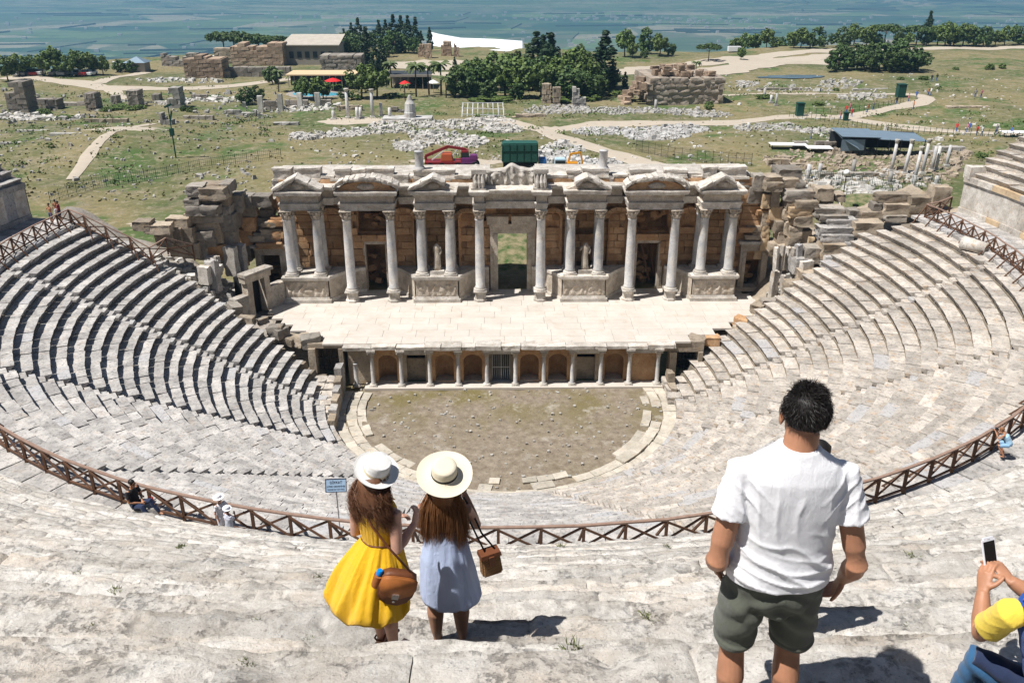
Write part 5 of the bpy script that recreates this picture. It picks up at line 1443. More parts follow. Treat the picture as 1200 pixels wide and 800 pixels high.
# ------------------------------------------------------------------ timber rail round the walkway
rl = thing('timber_railing', 'long brown timber railing with crossed braces curving round the walkway', 'railing')
RR, RZ = 33.95, 12.28; HT = 1.12
posts = [pol(RR, a, RZ) for a in np.arange(-101.6, 104.5, 2.46)]
posts = [p+Vector((0, 0, rnd.uniform(-.03, .03))) for p in posts]
def up(p, h): return Vector((p.x, p.y, p.z+h))
def railrun(P, strut=True, inward=None, first=True):
    for i, p in enumerate(P):
        if i or first:
            mb = MB(); mb.bar(up(p, -.25), up(p, HT-.04), .10, .10, (0, 1, 0)); mb.build('post', M['wood'], rl)
        if strut:
            c = Vector((CX, 0, 0)); d = (Vector((c.x-p.x, c.y-p.y, 0))).normalized() if inward is None else inward
            mb = MB(); mb.bar(up(p, HT-.12), p+d*1.15+Vector((0, 0, -.55)), .075, .075); mb.build('strut', M['wood'], rl)
        if i+1 < len(P):
            q = P[i+1]
            mb = MB(); mb.bar(up(p, HT), up(q, HT), .12, .06); mb.build('top_rail', M['railtop'], rl)
            mb = MB(); mb.bar(up(p, .16), up(q, .16), .06, .09); mb.build('bottom_rail', M['wood'], rl)
            o_ = (q-p).normalized().cross(Vector((0, 0, 1)))*.05
            mb = MB(); mb.bar(up(p, HT-.08)+o_, up(q, .2)+o_, .05, .075); mb.build('brace', M['wood'], rl)
            mb = MB(); mb.bar(up(p, .2)-o_, up(q, HT-.08)-o_, .05, .075); mb.build('brace', M['wood'], rl)
railrun(posts)
e0 = posts[0]
run2 = [e0, pol(32.3, -100.5, 12.1), pol(30.8, -100.8, 11.3), pol(29.2, -101.6, 10.4), pol(27.8, -102.0, 9.55)]
railrun(run2, True, Vector((.6, -.6, 0)), False)
run3 = [run2[-1], run2[-1]+Vector((.5, 2.2, .1)), run2[-1]+Vector((2.0, 3.6, -.9))]
railrun(run3, False, None, False)
e1 = posts[-1]
railrun([e1, e1+Vector((1.3, .5, .1)), e1+Vector((2.5, 1.2, .3))], False, None, False)

# column stump lying on the right walkway
mb = MB(); mb.tube([(0, 0, 0), (1.7, 0, 0)], [.48, .42], 14); o = noisy(mb, 'fallen_drum', M['marble'], None, .04, 2, 1, True)
p = at(1128, 283, 12.6); o.location = (p.x, p.y, 12.55); o.rotation_euler = (0, .05, -.9)
tag(o, 'grey marble drum lying on its side by the upper right rail', 'column drum')
mb = MB(); mb.box(-.7, .7, -.5, .5, 0, 1.0, j=.03); p = at(1143, 205, 15.3); o = noisy(mb, 'white_block', M['marble'], None, .03, 2, 1, loc=(p.x, p.y, 15.0))
tag(o, 'squared white block at the outer end of the upper right rows', 'stone block')

# small blue information sign on two thin legs
sg = thing('information_sign', 'small pale blue sign on one thin post among the lower seats', 'sign', at(399, 608, 12.0))
# it stands just beyond the rail
p = pol(32.7, -10.9, 12.0); sg.location = p; sg.rotation_euler = (0, 0, .05); sg.scale = (.76, .76, .9)
M['sign'] = plain('blue_sign_paint', (.30, .42, .56), .4, var=.03); M['ink'] = plain('dark_ink', (.03, .04, .07), .6)
mb = MB(); mb.tube([(0, 0, -.3), (0, 0, 1.95)], .03, 8); mb.build('post', plain('galvanised_steel', (.4, .4, .42), .4, .7), sg)
mb = MB(); mb.box(-.46, .46, -.02, .02, 0, .50); pl = mb.build('panel', M['sign'], sg); pl.location = (0, -.04, 1.9); pl.rotation_euler = (-.45, 0, 0)
mb = MB(); mb.box(-.48, .48, -.035, .03, -.03, 0); mb.box(-.48, .48, -.035, .03, .5, .53); mb.box(-.49, -.46, -.035, .03, -.03, .53); mb.box(.46, .49, -.035, .03, -.03, .53); mb.build('panel_rim', M['ink'], pl)
def text(body, size, mat, parent, loc, rot, name='lettering'):
    cu = bpy.data.curves.new(name, 'FONT'); cu.body = body; cu.size = size; cu.align_x = 'CENTER'; cu.extrude = .002; cu.materials.append(mat)
    o = bpy.data.objects.new(name, cu); COL.objects.link(o); o.parent = parent; o.location = loc; o.rotation_euler = rot
    bpy.context.view_layer.update(); me = bpy.data.meshes.new_from_object(o.evaluated_get(bpy.context.evaluated_depsgraph_get())); bpy.data.objects.remove(o)
    if not me.materials: me.materials.append(mat)
    o = link(name, me, mat, parent, loc); o.rotation_euler = rot; return o
text('DİKKAT', .15, M['ink'], pl, (0, -.03, .32), (math.pi/2, 0, 0))
text('LÜTFEN GEÇMEYİNİZ', .085, M['ink'], pl, (0, -.03, .18), (math.pi/2, 0, 0))
text('PLEASE DO NOT PASS', .08, M['ink'], pl, (0, -.03, .06), (math.pi/2, 0, 0))
# ------------------------------------------------------------------ the plain behind: rubble fields, ruins, buildings, vehicles
def gp(u, v, dz=0.0):
    p = at(u, v, GZ); return Vector((p.x, p.y, hgt(p.x, p.y)+dz))
def rubble(label, region, n, smin, smax, mat, seed, name='rubble_field', flat=.6, jit=1.0):
    """loose stones in a pixel region (u0,u1,v0,v1 or a list of discs)"""
    r = random.Random(seed); mb = MB()
    for k in range(n):
        if isinstance(region, tuple): u, v = r.uniform(region[0], region[1]), r.uniform(region[2], region[3])
        else:
            c = r.choice(region); a = r.uniform(0, 6.28); q = math.sqrt(r.random()); u, v = c[0]+c[2]*q*math.cos(a), c[1]+c[3]*q*math.sin(a)
        p = gp(u, v)
        if float(vnoise(np.array([[p.x, p.y, 3.0]]), .13, 77)[0]) < (-.05 if isinstance(region, tuple) else -.5) and r.random() < .85: continue
        s = r.uniform(smin, smax)*(1 if r.random() < .85 else 1.6); h = s*r.uniform(.3, 1)*flat
        rz = r.uniform(0, 3.14); Mx = Matrix.Translation(p) @ Matrix.Rotation(rz, 4, 'Z') @ Matrix.Rotation(r.uniform(-.3, .3), 4, 'X')
        sx, sy = s*r.uniform(.6, 1.5), s*r.uniform(.5, 1)
        V = [(-sx, -sy, -.15), (sx, -sy, -.15), (sx, sy, -.15), (-sx, sy, -.15), (-sx*r.uniform(.5, 1), -sy*r.uniform(.5, 1), h*2*r.uniform(.5, 1.2)), (sx*r.uniform(.5, 1), -sy*r.uniform(.5, 1), h*2*r.uniform(.5, 1.2)), (sx*r.uniform(.5, 1), sy*r.uniform(.5, 1), h*2*r.uniform(.5, 1.2)), (-sx*r.uniform(.5, 1), sy*r.uniform(.5, 1), h*2*r.uniform(.5, 1.2))]
        mb.add([Mx @ Vector(q) for q in V], [(4, 5, 6, 7), (0, 1, 5, 4), (1, 2, 6, 5), (2, 3, 7, 6), (3, 0, 4, 7)])
    o = mb.build(name, mat); return tag(o, label, 'rubble', kind='stuff')
M['whitestone'] = stone('white_rubble', (.38, .37, .35), (.60, .59, .57), grey=(.3, .3, .3), lich=.3, sc=.6)
M['greystone'] = stone('grey_rubble', (.26, .25, .23), (.42, .40, .37), grey=(.12, .12, .12), lich=.4, sc=.6)
rubble('bright white heaps of marble fragments right of the green truck, beyond the middle of the stage', [(740, 153, 70, 6), (800, 150, 30, 6), (700, 152, 30, 5), (770, 158, 40, 8)], 1500, .12, .38, M['whitestone'], 1)
rubble('white marble fragments heaped between the green truck and the crane', [(660, 178, 25, 9), (650, 187, 40, 6), (700, 190, 30, 4)], 520, .12, .42, M['whitestone'], 2)
rubble('grey and white stone heaps behind the red crane truck', [(520, 166, 40, 8), (500, 158, 25, 8), (545, 170, 25, 7), (480, 175, 20, 6)], 750, .12, .42, M['rubble'], 3)
rubble('long band of broken stones across the middle of the plain', [(430, 155, 60, 5), (480, 148, 50, 5), (540, 146, 45, 6), (575, 141, 30, 5), (400, 158, 30, 4), (590, 150, 25, 5)], 1500, .12, .38, M['rubble'], 4)
rubble('white stones below the great ruined block', [(700, 132, 60, 4), (760, 130, 60, 4), (650, 130, 40, 5), (820, 132, 40, 4)], 800, .12, .38, M['rubble'], 5)
rubble('small heap of pale stones in the left-hand grass', [(357, 163, 16, 5)], 120, .2, .5, M['rubble'], 6)
rubble('scattered dark stones over the left-hand grassland', (0, 320, 140, 235), 420, .08, .26, M['greystone'], 7, flat=.8)
rubble('scattered grey stones between the left ruins', (0, 330, 108, 150), 420, .12, .42, M['greystone'], 8, flat=.8)
rubble('scattered stones over the right-hand plain', (830, 1200, 88, 170), 520, .08, .3, M['rubble'], 9)
rubble('jumbled stones among the fallen columns at the right', [(950, 190, 60, 12), (1020, 195, 60, 18), (1080, 200, 50, 18), (920, 215, 40, 12), (1100, 185, 40, 8), (990, 178, 40, 5)], 1600, .1, .42, M['ruin'], 10)
rubble('pale stones in the grass right of the stage', [(970, 215, 60, 12), (1030, 215, 60, 14), (1010, 235, 50, 8)], 420, .15, .5, M['rubble'], 11)
rubble('white heaps beside the winding path', [(900, 148, 40, 5), (955, 152, 30, 4), (1010, 116, 30, 4), (870, 98, 20, 3), (985, 98, 25, 4), (920, 103, 60, 4)], 700, .14, .42, M['rubble'], 12)
rubble('grey stones on the ground between stage and rubble fields', (330, 880, 150, 200), 420, .07, .28, M['rubble'], 13)
rubble('heaps of pale stones in front of the left ruined walls', [(20, 138, 30, 5), (210, 95, 50, 3), (60, 140, 40, 4), (205, 122, 20, 4), (260, 118, 40, 3), (360, 128, 60, 4)], 700, .12, .5, M['rubble'], 14)
# low scrub in patches, too small and too many to pick apart
r_ = random.Random(77); mb = MB()
for k in range(420):
    u, v = r_.uniform(-10, 1210), 92+130*r_.random()
    if 290 < u < 910 and v > 190: continue
    c_ = gp(u, v)
    if float(vnoise(np.array([[c_.x, c_.y, 1.0]]), .05, 12)[0]) < -.05: continue
    w_ = r_.uniform(.4, 1.5); h_ = r_.uniform(.2, .7)
    for q in range(26):
        p = c_+Vector((r_.gauss(0, w_), r_.gauss(0, w_*.7), r_.uniform(0, h_))); s = r_.uniform(.08, .2); n = Vector((r_.gauss(0, 1), r_.gauss(0, 1), r_.gauss(.6, 1))).normalized(); a_ = n.orthogonal().normalized()*s; b_ = n.cross(a_)
        mb.add([p-a_-b_*.6, p+a_-b_*.5, p+a_*.8+b_, p-a_*.7+b_*.8], [(0, 1, 2, 3)])
tag(mb.build('scrub', M['leaf']), 'low green scrub growing in patches between the ruins', 'scrub', kind='stuff')
# tufts of dry grass
t = NT('dry_tufts'); t.col(t.mix(t.noise(.4, 3), (.13, .14, .055), (.30, .25, .14))); M['tuft'] = t.m
r_ = random.Random(31); mb = MB()
for k in range(2600):
    u, v = r_.uniform(-20, 1220), 100+135*r_.random()**1.1; p = gp(u, v); s = r_.uniform(.08, .26)
    if 300 < u < 900 and v > 196: continue
    for q in range(3):
        a = r_.uniform(0, 6.28); d = Vector((math.cos(a)*s, math.sin(a)*s, 0)); mb.add([p-d, p+d, p+d*.7+Vector((0, 0, s*r_.uniform(.5, 1.1))), p-d*.8+Vector((0, 0, s*r_.uniform(.4, 1)))], [(0, 1, 2, 3)])
tag(mb.build('dry_grass', M['tuft']), 'tufts of dry and green grass over the whole plain', 'grass', kind='stuff')
mb = MB(); r_ = random.Random(33); V = []; F = []
# green bank seen through the middle doorway
P = []; 
for j in range(17):
    for i in range(25): x = -9+18*i/24; y = 20+22*j/16; P.append((x, y, 3.5+2.2*math.sin(math.pi*min(1, j/16*1.1))*math.sin(math.pi*i/24)))
P = np.array(P); P[:, 2] += fbm(P, .5, 8)*.25
t = NT('lush_grass'); t.col(t.mix(t.ramp(t.noise(1.1, 6, rough=.7), .35, .62), (.04, .085, .018), (.26, .22, .13))); t.bump(t.noise(9, 4), .9, .1); M['lush'] = t.m
o = link('grass_bank', mesh_from('grass_bank', P, [(j*25+i, j*25+i+1, (j+1)*25+i+1, (j+1)*25+i) for j in range(16) for i in range(24)], True), M['lush']); struct(o)
p = gp(1010, 240); 
P = np.array([(p.x+(-6+12*i/12), p.y+(-3+6*j/8), p.z-.1+1.3*math.sin(math.pi*i/12)*math.sin(math.pi*j/8)) for j in range(9) for i in range(13)])
o = link('grass_bank', mesh_from('grass_bank', P, [(j*13+i, j*13+i+1, (j+1)*13+i+1, (j+1)*13+i) for j in range(8) for i in range(12)], True), M['lush']); struct(o)

ROUGH3 = [block_mesh('stone_block', 1.0, 1.0, 1.0, .02, 800+s, nx=4, ny=2, nz=3, rad=.03, amp2=.02) for s in range(6)]
for m in ROUGH3: m.materials.append(M['ruin'])
# ruins: a rough wall with an uneven top, built of courses of blocks
def ruin(name, label, u0, u1, v, h, depth, mat='ruin', bl=1.8, bh=.9, jag=.35, cat='ruin', side=0, seed=1, rot=0.0):
    r = random.Random(seed); a, b = gp(u0, v), gp(u1, v); w = (b-a).length; t_ = thing(name, label, cat, a-Vector((0, 0, .3)), rot)
    n = max(2, int(w/bl)); m = max(1, int(h/bh)); tops = [h*(1-jag*abs(float(vnoise(np.array([[i*.6+seed, seed*3.3, .5]]), 1.0, seed)[0]))*1.6) for i in range(n)]
    core = MB()
    for i in range(n):
        x0, x1 = w*i/n, w*(i+1)/n; core.box(x0+(.4 if i == 0 else 0), x1-(.4 if i == n-1 else 0), .5, depth-.4, -.3, max(.4, tops[i]-.4))
    noisy(core, 'wall_core', M[mat], t_, .12, .8, 0)
    cnt = 0; st = MB()
    for j in range(m):
        off = (j % 2)*.5
        for i in range(n+1):
            x0 = max(0, (i-off)*w/n); x1 = min(w, (i+1-off)*w/n)
            if x1-x0 < .3: continue
            if (j+.5)*h/m > tops[min(n-1, int((x0+x1)/2/w*n))]: continue
            ww = x1-x0-.05
            if ww*4 > 8 and cnt < 90:
                o = link('stone_block', rnd.choice(ROUGH3), None, t_); o.scale = (ww, depth*.98, h/m*.97)
                o.location = ((x0+x1)/2, depth+r.uniform(-.07, .05), (j+1)*h/m); o.rotation_euler = (0, 0, r.uniform(-.04, .04)); cnt += 1
                if mat != 'ruin': o.material_slots[0].link = 'OBJECT'; o.material_slots[0].material = M[mat]
            else: st.box(x0, x1-.06, -.05, depth, j*h/m, (j+1)*h/m-.05, j=.08)
    if st.v: o = st.build('stonework', M[mat], t_); o['kind'] = 'stuff'
    return t_
M['ruin_grey'] = stone('greyish_brown_hall_stone', (.27, .225, .18), (.37, .32, .26), grey=(.12, .11, .10), sc=.5, lich=.5, var=.25, bd=.06)
M['ruin_red'] = stone('reddish_ruin_stone', (.30, .215, .15), (.42, .32, .235), grey=(.12, .10, .09), sc=.5, lich=.5, var=.3, bd=.06)
for k, q in enumerate((('bath_ruin', 'square dark ruined block with a stepped top, left of the pale paved road', 217, 262, 91, 5.8, 6, 'ruin_red', .3), ('ruined_wall', 'long low ruin under the flat-topped pines, left part', 190, 232, 78, 3.6, 3, 'ruin_dark', .7), ('bath_ruin', 'large dark bath ruin under the flat-topped pines', 272, 333, 78, 6.6, 6, 'ruin_red', .45), ('ruined_wall', 'long dark terrace wall in front of the bath ruins', 268, 340, 88, 2.6, 2, 'ruin_dark', .2), ('ruined_wall', 'pale broken stump at the left end of the bath ruins', 252, 272, 74, 5.4, 3, 'ruin', .8),
                          ('bath_ruin', 'ruined block with a peaked top in front of the long pale-roofed building', 376, 424, 87, 5.0, 7, 'ruin_dark', .5), ('ruined_wall', 'low grey wall left of the pool', 240, 268, 90, 1.8, 2, 'ruin', .6), ('ruined_pillar', 'first short orange pillar on the pale plaza', 490, 497, 68, 4.0, 2, 'ruin_red', .2), ('ruined_pillar', 'second orange pillar on the pale plaza, thicker than its neighbours', 498, 506, 70, 4.4, 2, 'ruin_red', .3), ('ruined_pillar', 'dark square pillar block on the pale plaza', 517, 529, 67, 4.4, 3, 'ruin_red', .3), ('ruined_pillar', 'last slim orange pillar on the pale plaza', 532, 538, 68, 4.0, 2, 'ruin_red', .2),
                          ('ruined_pillar', 'left one of two pale upright slabs below the central grove', 635, 646, 123, 4.2, 1.4, 'ruin', .1), ('ruined_pillar', 'right one of two pale upright slabs below the central grove', 648, 657, 125, 3.8, 1.4, 'ruin', .25), ('ruined_arch', 'jagged grey remnant with a white heap at its foot, left of the great block', 671, 687, 128, 4.2, 2, 'greystone', .6),
                          ('ruined_tower', 'tall dark ruined pier at the far left', 10, 34, 132, 6.0, 4, 'ruin_dark', .4), ('ruined_wall', 'low dark wall running right from the far left pier', 36, 62, 126, 2.2, 2, 'ruin_dark', .3), ('ruined_wall', 'ruined stub with a stepped top, second from the far left pier', 54, 68, 127, 3.4, 3, 'ruin_dark', .4), ('ruined_wall', 'low dark wall in the middle of the left ruins', 68, 100, 123, 2.0, 2, 'ruin_dark', .3), ('sarcophagus', 'tall stepped stone tomb in the left ruins', 101, 114, 129, 3.6, 3, 'ruin_dark', .4), ('sarcophagus', 'small stone tomb between two larger ones in the left ruins', 131, 139, 124, 2.4, 2, 'ruin_dark', .3), ('sarcophagus', 'stone tomb with a peaked top in the left ruins', 151, 164, 127, 3.6, 3, 'ruin_dark', .4), ('ruined_wall', 'low stub right of the peaked tomb', 178, 187, 118, 1.6, 2, 'ruin_dark', .2), ('ruined_pillar', 'pale ruined stub standing in the left grassland', 197, 213, 130, 4.2, 3, 'greystone', .6), ('ruined_wall', 'small dark stone corner standing in the left grassland', 189, 203, 153, 2.2, 1.6, 'greystone', .6),
                          ('ruined_wall', 'long low line of stones at the far left in the grass', 20, 60, 160, .7, 1, 'greystone', .5), ('ruined_wall', 'low broken line of dark stones at the left edge', 60, 98, 172, .8, 1, 'greystone', .6), ('ruined_wall', 'dark line of low stones crossing the left grass', 0, 40, 174, .7, 1, 'greystone', .5),
                          ('ruined_wall', 'low wall with upright stubs behind the broken columns, left part', 304, 330, 127, 2.0, 1, 'ruin_dark', .3), ('ruined_wall', 'low wall with upright stubs behind the broken columns, right part', 334, 388, 125, 1.8, 1, 'ruin_dark', .5))):
    ruin(q[0], q[1], q[2], q[3], q[4], q[5], q[6], q[7], jag=q[8], seed=k+3)
for k, (u0, u1, v, h, lab) in enumerate(((225, 262, 118, 1.3, 'low ragged wall under the paved road, left of the bushes'), (262, 300, 133, 1.0, 'low ruin line below the stubbed wall'), (395, 425, 132, 1.2, 'low wall stub left of the tallest thin column'), (455, 478, 131, 1.3, 'low wall remains left of the white monument'), (320, 350, 146, .8, 'broken wall line in the grass left of centre'), (100, 150, 148, .9, 'ragged stone line left of the green mast'), (215, 250, 142, .8, 'ragged stone line right of the green mast'), (40, 90, 144, 1.0, 'low ruin line under the left stone tombs'), (600, 640, 137, 1.0, 'low wall left of the two pale upright slabs'), (880, 940, 105, .9, 'low wall by the pond'), (1000, 1060, 104, .8, 'low wall above the bend of the path'), (1110, 1160, 128, .8, 'stone line in the far right grass'), (930, 980, 176, 1.3, 'low excavated wall left of the metal shelter'), (1090, 1130, 180, 1.4, 'low excavated wall right of the metal shelter'), (900, 950, 196, 1.3, 'low excavated wall behind the brown ruins'), (960, 1030, 210, 1.1, 'low excavated wall under the slender columns'))):
    ruin('low_wall', lab, u0, u1, v, h, 1.0, ('ruin_dark', 'greystone', 'ruin')[k % 3], 1.2, .5, .55, seed=60+k)
for k, (u, v, h) in enumerate(((306, 129, 3.2), (329, 128, 3.2), (352, 127, 3.0), (373, 126, 2.6))):
    p = gp(u, v); mb = MB(); mb.box(-.5, .5, -.4, .4, -.3, h, j=.08); tag(noisy(mb, 'stone_pillar', M['rubble'], None, .06, 1, 1, loc=p), 'pale upright stub in the low wall, number %s from the left' % ('first', 'second', 'third', 'fourth')[k], 'pillar', 'stubs in the low wall')
# the great ruined block right of centre
t_ = ruin('great_ruined_block', 'great ruined hall block with long dark flank and broken reddish end', 758, 848, 123, 5.6, 16, 'ruin_grey', 2.2, 1.1, .0, seed=40, rot=.03)
for k in range(40):
    a = gp(772+rnd.uniform(0, 56), 122); 
    o = blk(t_, 1+rnd.uniform(1, 13), rnd.uniform(2, 8), 5.3+rnd.uniform(0, 1.6)*(1 if k % 2 else .4), rnd.uniform(.9, 2), rnd.uniform(.8, 1.6), rnd.uniform(.6, 1.3), rnd.uniform(-.5, .5), mat='ruin_red')
for k in range(34):
    s = rnd.random(); o = blk(t_, -4.4*s-.2, rnd.uniform(0, 9), 4.6*(1-s)-rnd.uniform(.4, 1.4), rnd.uniform(.8, 2), rnd.uniform(.8, 1.6), rnd.uniform(.8, 1.5), rnd.uniform(-.5, .5), mat='ruin_red')

# long museum building, cafe, pool
def at_t(name, label, cat, u, v, rot=0.0): return thing(name, label, cat, gp(u, v), rot)
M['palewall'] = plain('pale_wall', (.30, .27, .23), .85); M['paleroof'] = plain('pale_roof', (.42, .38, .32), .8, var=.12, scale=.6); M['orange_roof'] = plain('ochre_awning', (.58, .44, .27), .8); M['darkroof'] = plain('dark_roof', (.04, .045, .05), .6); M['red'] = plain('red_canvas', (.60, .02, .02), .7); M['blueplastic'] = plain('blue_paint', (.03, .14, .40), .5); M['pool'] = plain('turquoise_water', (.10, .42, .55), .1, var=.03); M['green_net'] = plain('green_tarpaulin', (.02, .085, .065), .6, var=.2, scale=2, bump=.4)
b = at_t('museum_building', 'long building with a pale flat roof left of the cypresses', 'building', 334, 76); w = (gp(397, 76)-gp(334, 76)).length
mb = MB(); mb.box(0, w, 0, 12, -.4, 5.0); mb.build('wall', M['palewall'], b)
mb = MB(); mb.add([(-.6, -.7, 5.0), (w+.6, -.7, 5.0), (w+.2, 12.8, 6.8), (-.2, 12.8, 6.8), (-.6, -.7, 5.25), (w+.6, -.7, 5.25), (w+.2, 12.8, 7.05), (-.2, 12.8, 7.05)], [(3, 2, 1, 0), (4, 5, 6, 7), (0, 1, 5, 4), (1, 2, 6, 5), (2, 3, 7, 6), (3, 0, 4, 7)]); mb.build('roof', M['paleroof'], b)
for i in range(6): mb = MB(); x = 1.5+i*(w-3)/5.5; mb.box(x, x+1.2, -.08, .1, 1.6, 3.4); mb.build('window', M['darkroof'], b)
b = at_t('cafe', 'low cafe with a long ochre roof behind the pool', 'building', 338, 105); w = (gp(416, 105)-gp(338, 105)).length
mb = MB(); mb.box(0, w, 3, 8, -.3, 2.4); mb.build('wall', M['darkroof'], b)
mb = MB(); mb.box(-.3, w+.3, -.3, 8.2, 2.5, 2.75); mb.build('roof', M['orange_roof'], b)
for i in range(12): mb = MB(); x = .2+i*(w-.4)/11; mb.bar((x, 0, -.3), (x, 0, 2.5), .15); mb.build('post', M['palewall'], b)
b = at_t('open_shelter', 'dark flat roofed shelter on posts right of the cypresses', 'shelter', 452, 103); w = (gp(505, 103)-gp(452, 103)).length
mb = MB(); mb.box(0, w, 0, 9, 2.6, 2.85); mb.build('roof', M['darkroof'], b); mb = MB(); mb.box(-.2, w+.2, -.3, 0, 2.5, 3.0); mb.build('fascia', M['palewall'], b)
for i in range(7): mb = MB(); x = .2+i*(w-.4)/6; mb.bar((x, .1, -.3), (x, .1, 2.6), .15); mb.build('post', M['palewall'], b)
mb = MB(); mb.box(.5, w-.5, 8, 8.6, -.3, 2.6); mb.build('back_wall', M['palewall'], b)
patch('pool_terrace', 372, 111, 36, 5, M['palewall'], .12, jag=.05, seed=21)
patch('swimming_pool', 372, 111.5, 27, 2.6, M['pool'], .2, jag=.1, seed=22)
def parasol(u, v, mat, lab, s=1.3):
    t_ = at_t('parasol', lab, 'parasol', u, v); mb = MB(); mb.lathe([(s, 2.2), (s*.5, 2.6), (.03, 2.85)], 8); mb.build('canopy', mat, t_); mb = MB(); mb.tube([(0, 0, 0), (0, 0, 2.4)], .05, 6); mb.build('pole', M['white_metal'], t_)
parasol(391, 107, M['red'], 'wide red parasol by the pool', 1.9)
M['whitecanvas'] = plain('white_canvas', (.8, .8, .8), .7)
for k, (u, v, m, lab) in enumerate(((545, 108, M['whitecanvas'], 'white parasol at the left edge of the grove'), (560, 112, M['red'], 'small red parasol in the shade of the grove'), (475, 110, M['red'], 'small red parasol under the palms'), (508, 108, M['whitecanvas'], 'white parasol among the palms'), (420, 109, M['blueplastic'], 'blue parasol between two trees by the pool'), (585, 108, M['whitecanvas'], 'white parasol deep in the shade of the grove'))): parasol(u, v, m, lab)

# small broken columns and the white monument left of centre
def smallcol(u, v, h, r=.35, lab='', grp=None, lean=0.0, cap=True, mat='shaft'):
    t_ = at_t('broken_column', lab, 'column', u, v); 
    if grp: t_['group'] = grp
    t_.rotation_euler = (0, lean, 0)
    mb = MB(); mb.tube([(0, 0, -.3), (0, 0, h*.5), (0, 0, h)], [r, r*.95, r*.85], 10); noisy(mb, 'shaft', M[mat], t_, .02, 2, 0, True)
    mb = MB(); mb.box(-r*1.5, r*1.5, -r*1.5, r*1.5, -.3, .3); mb.build('base', M['rubble'], t_)
    if cap: mb = MB(); mb.lathe([(r*.9, h-.02), (r*1.5, h+.4), (r*1.5, h+.55)], 8); mb.build('capital', M['marble'], t_)
for k, (u, v, h, c) in enumerate(((408, 140, 4.8, 1), (437, 139, 4.6, 1), (447, 138, 2.6, 0), (391, 141, 1.6, 0), (419, 141, 2.2, 0), (423, 140, 2.0, 0), (457, 140, 2.0, 0))):
    smallcol(u, v, h, .32, 'thin standing column in the white paved ruin, '+('tallest, left', 'second tallest', 'half as tall', 'leftmost stub', 'stub beside the tallest', 'stub right of the first stub', 'rightmost stub')[k], 'columns of the white paved ruin', cap=bool(c))
patch('paved_court', 428, 142, 52, 3.6, M['track'], .09, jag=.15, seed=25)
t_ = at_t('white_monument', 'white domed monument stub on a low pale platform', 'monument', 481, 141)
mb = MB(); mb.lathe([(1.1, -.2), (1.1, 1.4), (1.0, 1.5), (.9, 3.0), (.5, 3.6), (.25, 4.4), (.1, 4.5)], 12); mb.build('drum', M['whitestone'], t_); mb = MB(); mb.box(-5, 4, -1.8, 2, -.3, .55); mb.build('platform', M['whitestone'], t_)
# steel frame left of the path
t_ = at_t('steel_frame', 'grey steel scaffold frame beside the end of the path', 'frame', 541, 136); w = 8
for x in np.arange(0, 8.1, 1.0):
    mb = MB(); mb.bar((x, 0, -.2), (x*.95+.2, 3, 2.2), .09); mb.bar((x, 0, -.2), (x, 0, 1.8), .09); mb.build('rafter', M['white_metal'], t_)
mb = MB(); mb.bar((0, 0, 1.7), (8, 0, 1.5), .1); mb.bar((0, 3, 2.2), (8, 3, 2.2), .1); mb.bar((0, 0, .6), (8, 0, .3), .1); mb.build('beam', M['white_metal'], t_)

# red crane truck, purple vehicle, green box truck, yellow excavator
M['redpaint'] = plain('red_paint', (.22, .022, .025), .4); M['orangep'] = plain('orange_paint', (.45, .10, .04), .5); M['purple'] = plain('purple_paint', (.16, .035, .15), .4); M['rubber'] = plain('black_rubber', (.015, .015, .016), .8); M['glass'] = plain('dark_glass', (.02, .03, .04), .08, spec=.6); M['yellow'] = plain('yellow_paint', (.75, .34, .02), .4); M['lightblue'] = plain('pale_blue_paint', (.45, .60, .70), .4)
def wheel(par, x, y, r=.5, w=.35):
    mb = MB(); mb.tube([(x, y-w/2, r), (x, y+w/2, r)], r, 16); mb.build('wheel', M['rubber'], par, 40)
    mb = MB(); mb.tube([(x, y-w/2-.03, r), (x, y+w/2+.03, r)], r*.5, 12); mb.build('hub', M['white_metal'], par.children[-1] if False else par, 40)
def carbox(par, name, mat, x0, x1, y0, y1, z0, z1, tx=0.0, bev=.08):
    mb = MB(); mb.box(x0, x1, y0, y1, z0, z1, tx=tx, ty=tx*.4); me = mesh_from(name, mb.v, mb.f); bm = bmesh.new(); bm.from_mesh(me); bmesh.ops.bevel(bm, geom=bm.edges[:], offset=bev, segments=2, affect='EDGES'); bm.to_mesh(me); bm.free(); me.polygons.foreach_set('use_smooth', [True]*len(me.polygons)); me.set_sharp_from_angle(angle=.6)
    return link(name, me, mat, par)
t_ = at_t('crane_truck', 'red crane with a folded jointed boom standing behind the stage building', 'crane', 498, 202, .05)
carbox(t_, 'chassis', M['redpaint'], 0, 6.2, 0, 2.4, .5, 1.1); carbox(t_, 'engine_housing', M['orangep'], 2.2, 4.0, .3, 2.2, 1.1, 2.1, .2); carbox(t_, 'cab', M['redpaint'], 5.0, 6.3, .2, 2.2, 1.0, 2.5, .15)
mb = MB(); mb.box(5.1, 6.2, .12, .2, 1.6, 2.3); mb.build('cab_window', M['glass'], t_)
for x in (.8, 2.4, 4.6, 5.8):
    for y in (.1, 2.3): wheel(t_, x, y)
for a_, b_, w_ in (((.1, 1.2, 1.7), (3.3, 1.2, 3.0), .38), ((3.3, 1.2, 3.0), (5.8, 1.0, 2.6), .34), ((5.8, 1.0, 2.6), (5.6, 1.0, 1.0), .3), ((.1, 1.2, 1.7), (.3, 1.2, .8), .34), ((.3, .9, .9), (5.6, .9, .9), .26)):
    mb = MB(); mb.bar(a_, b_, w_); mb.build('boom', M['redpaint'], t_)
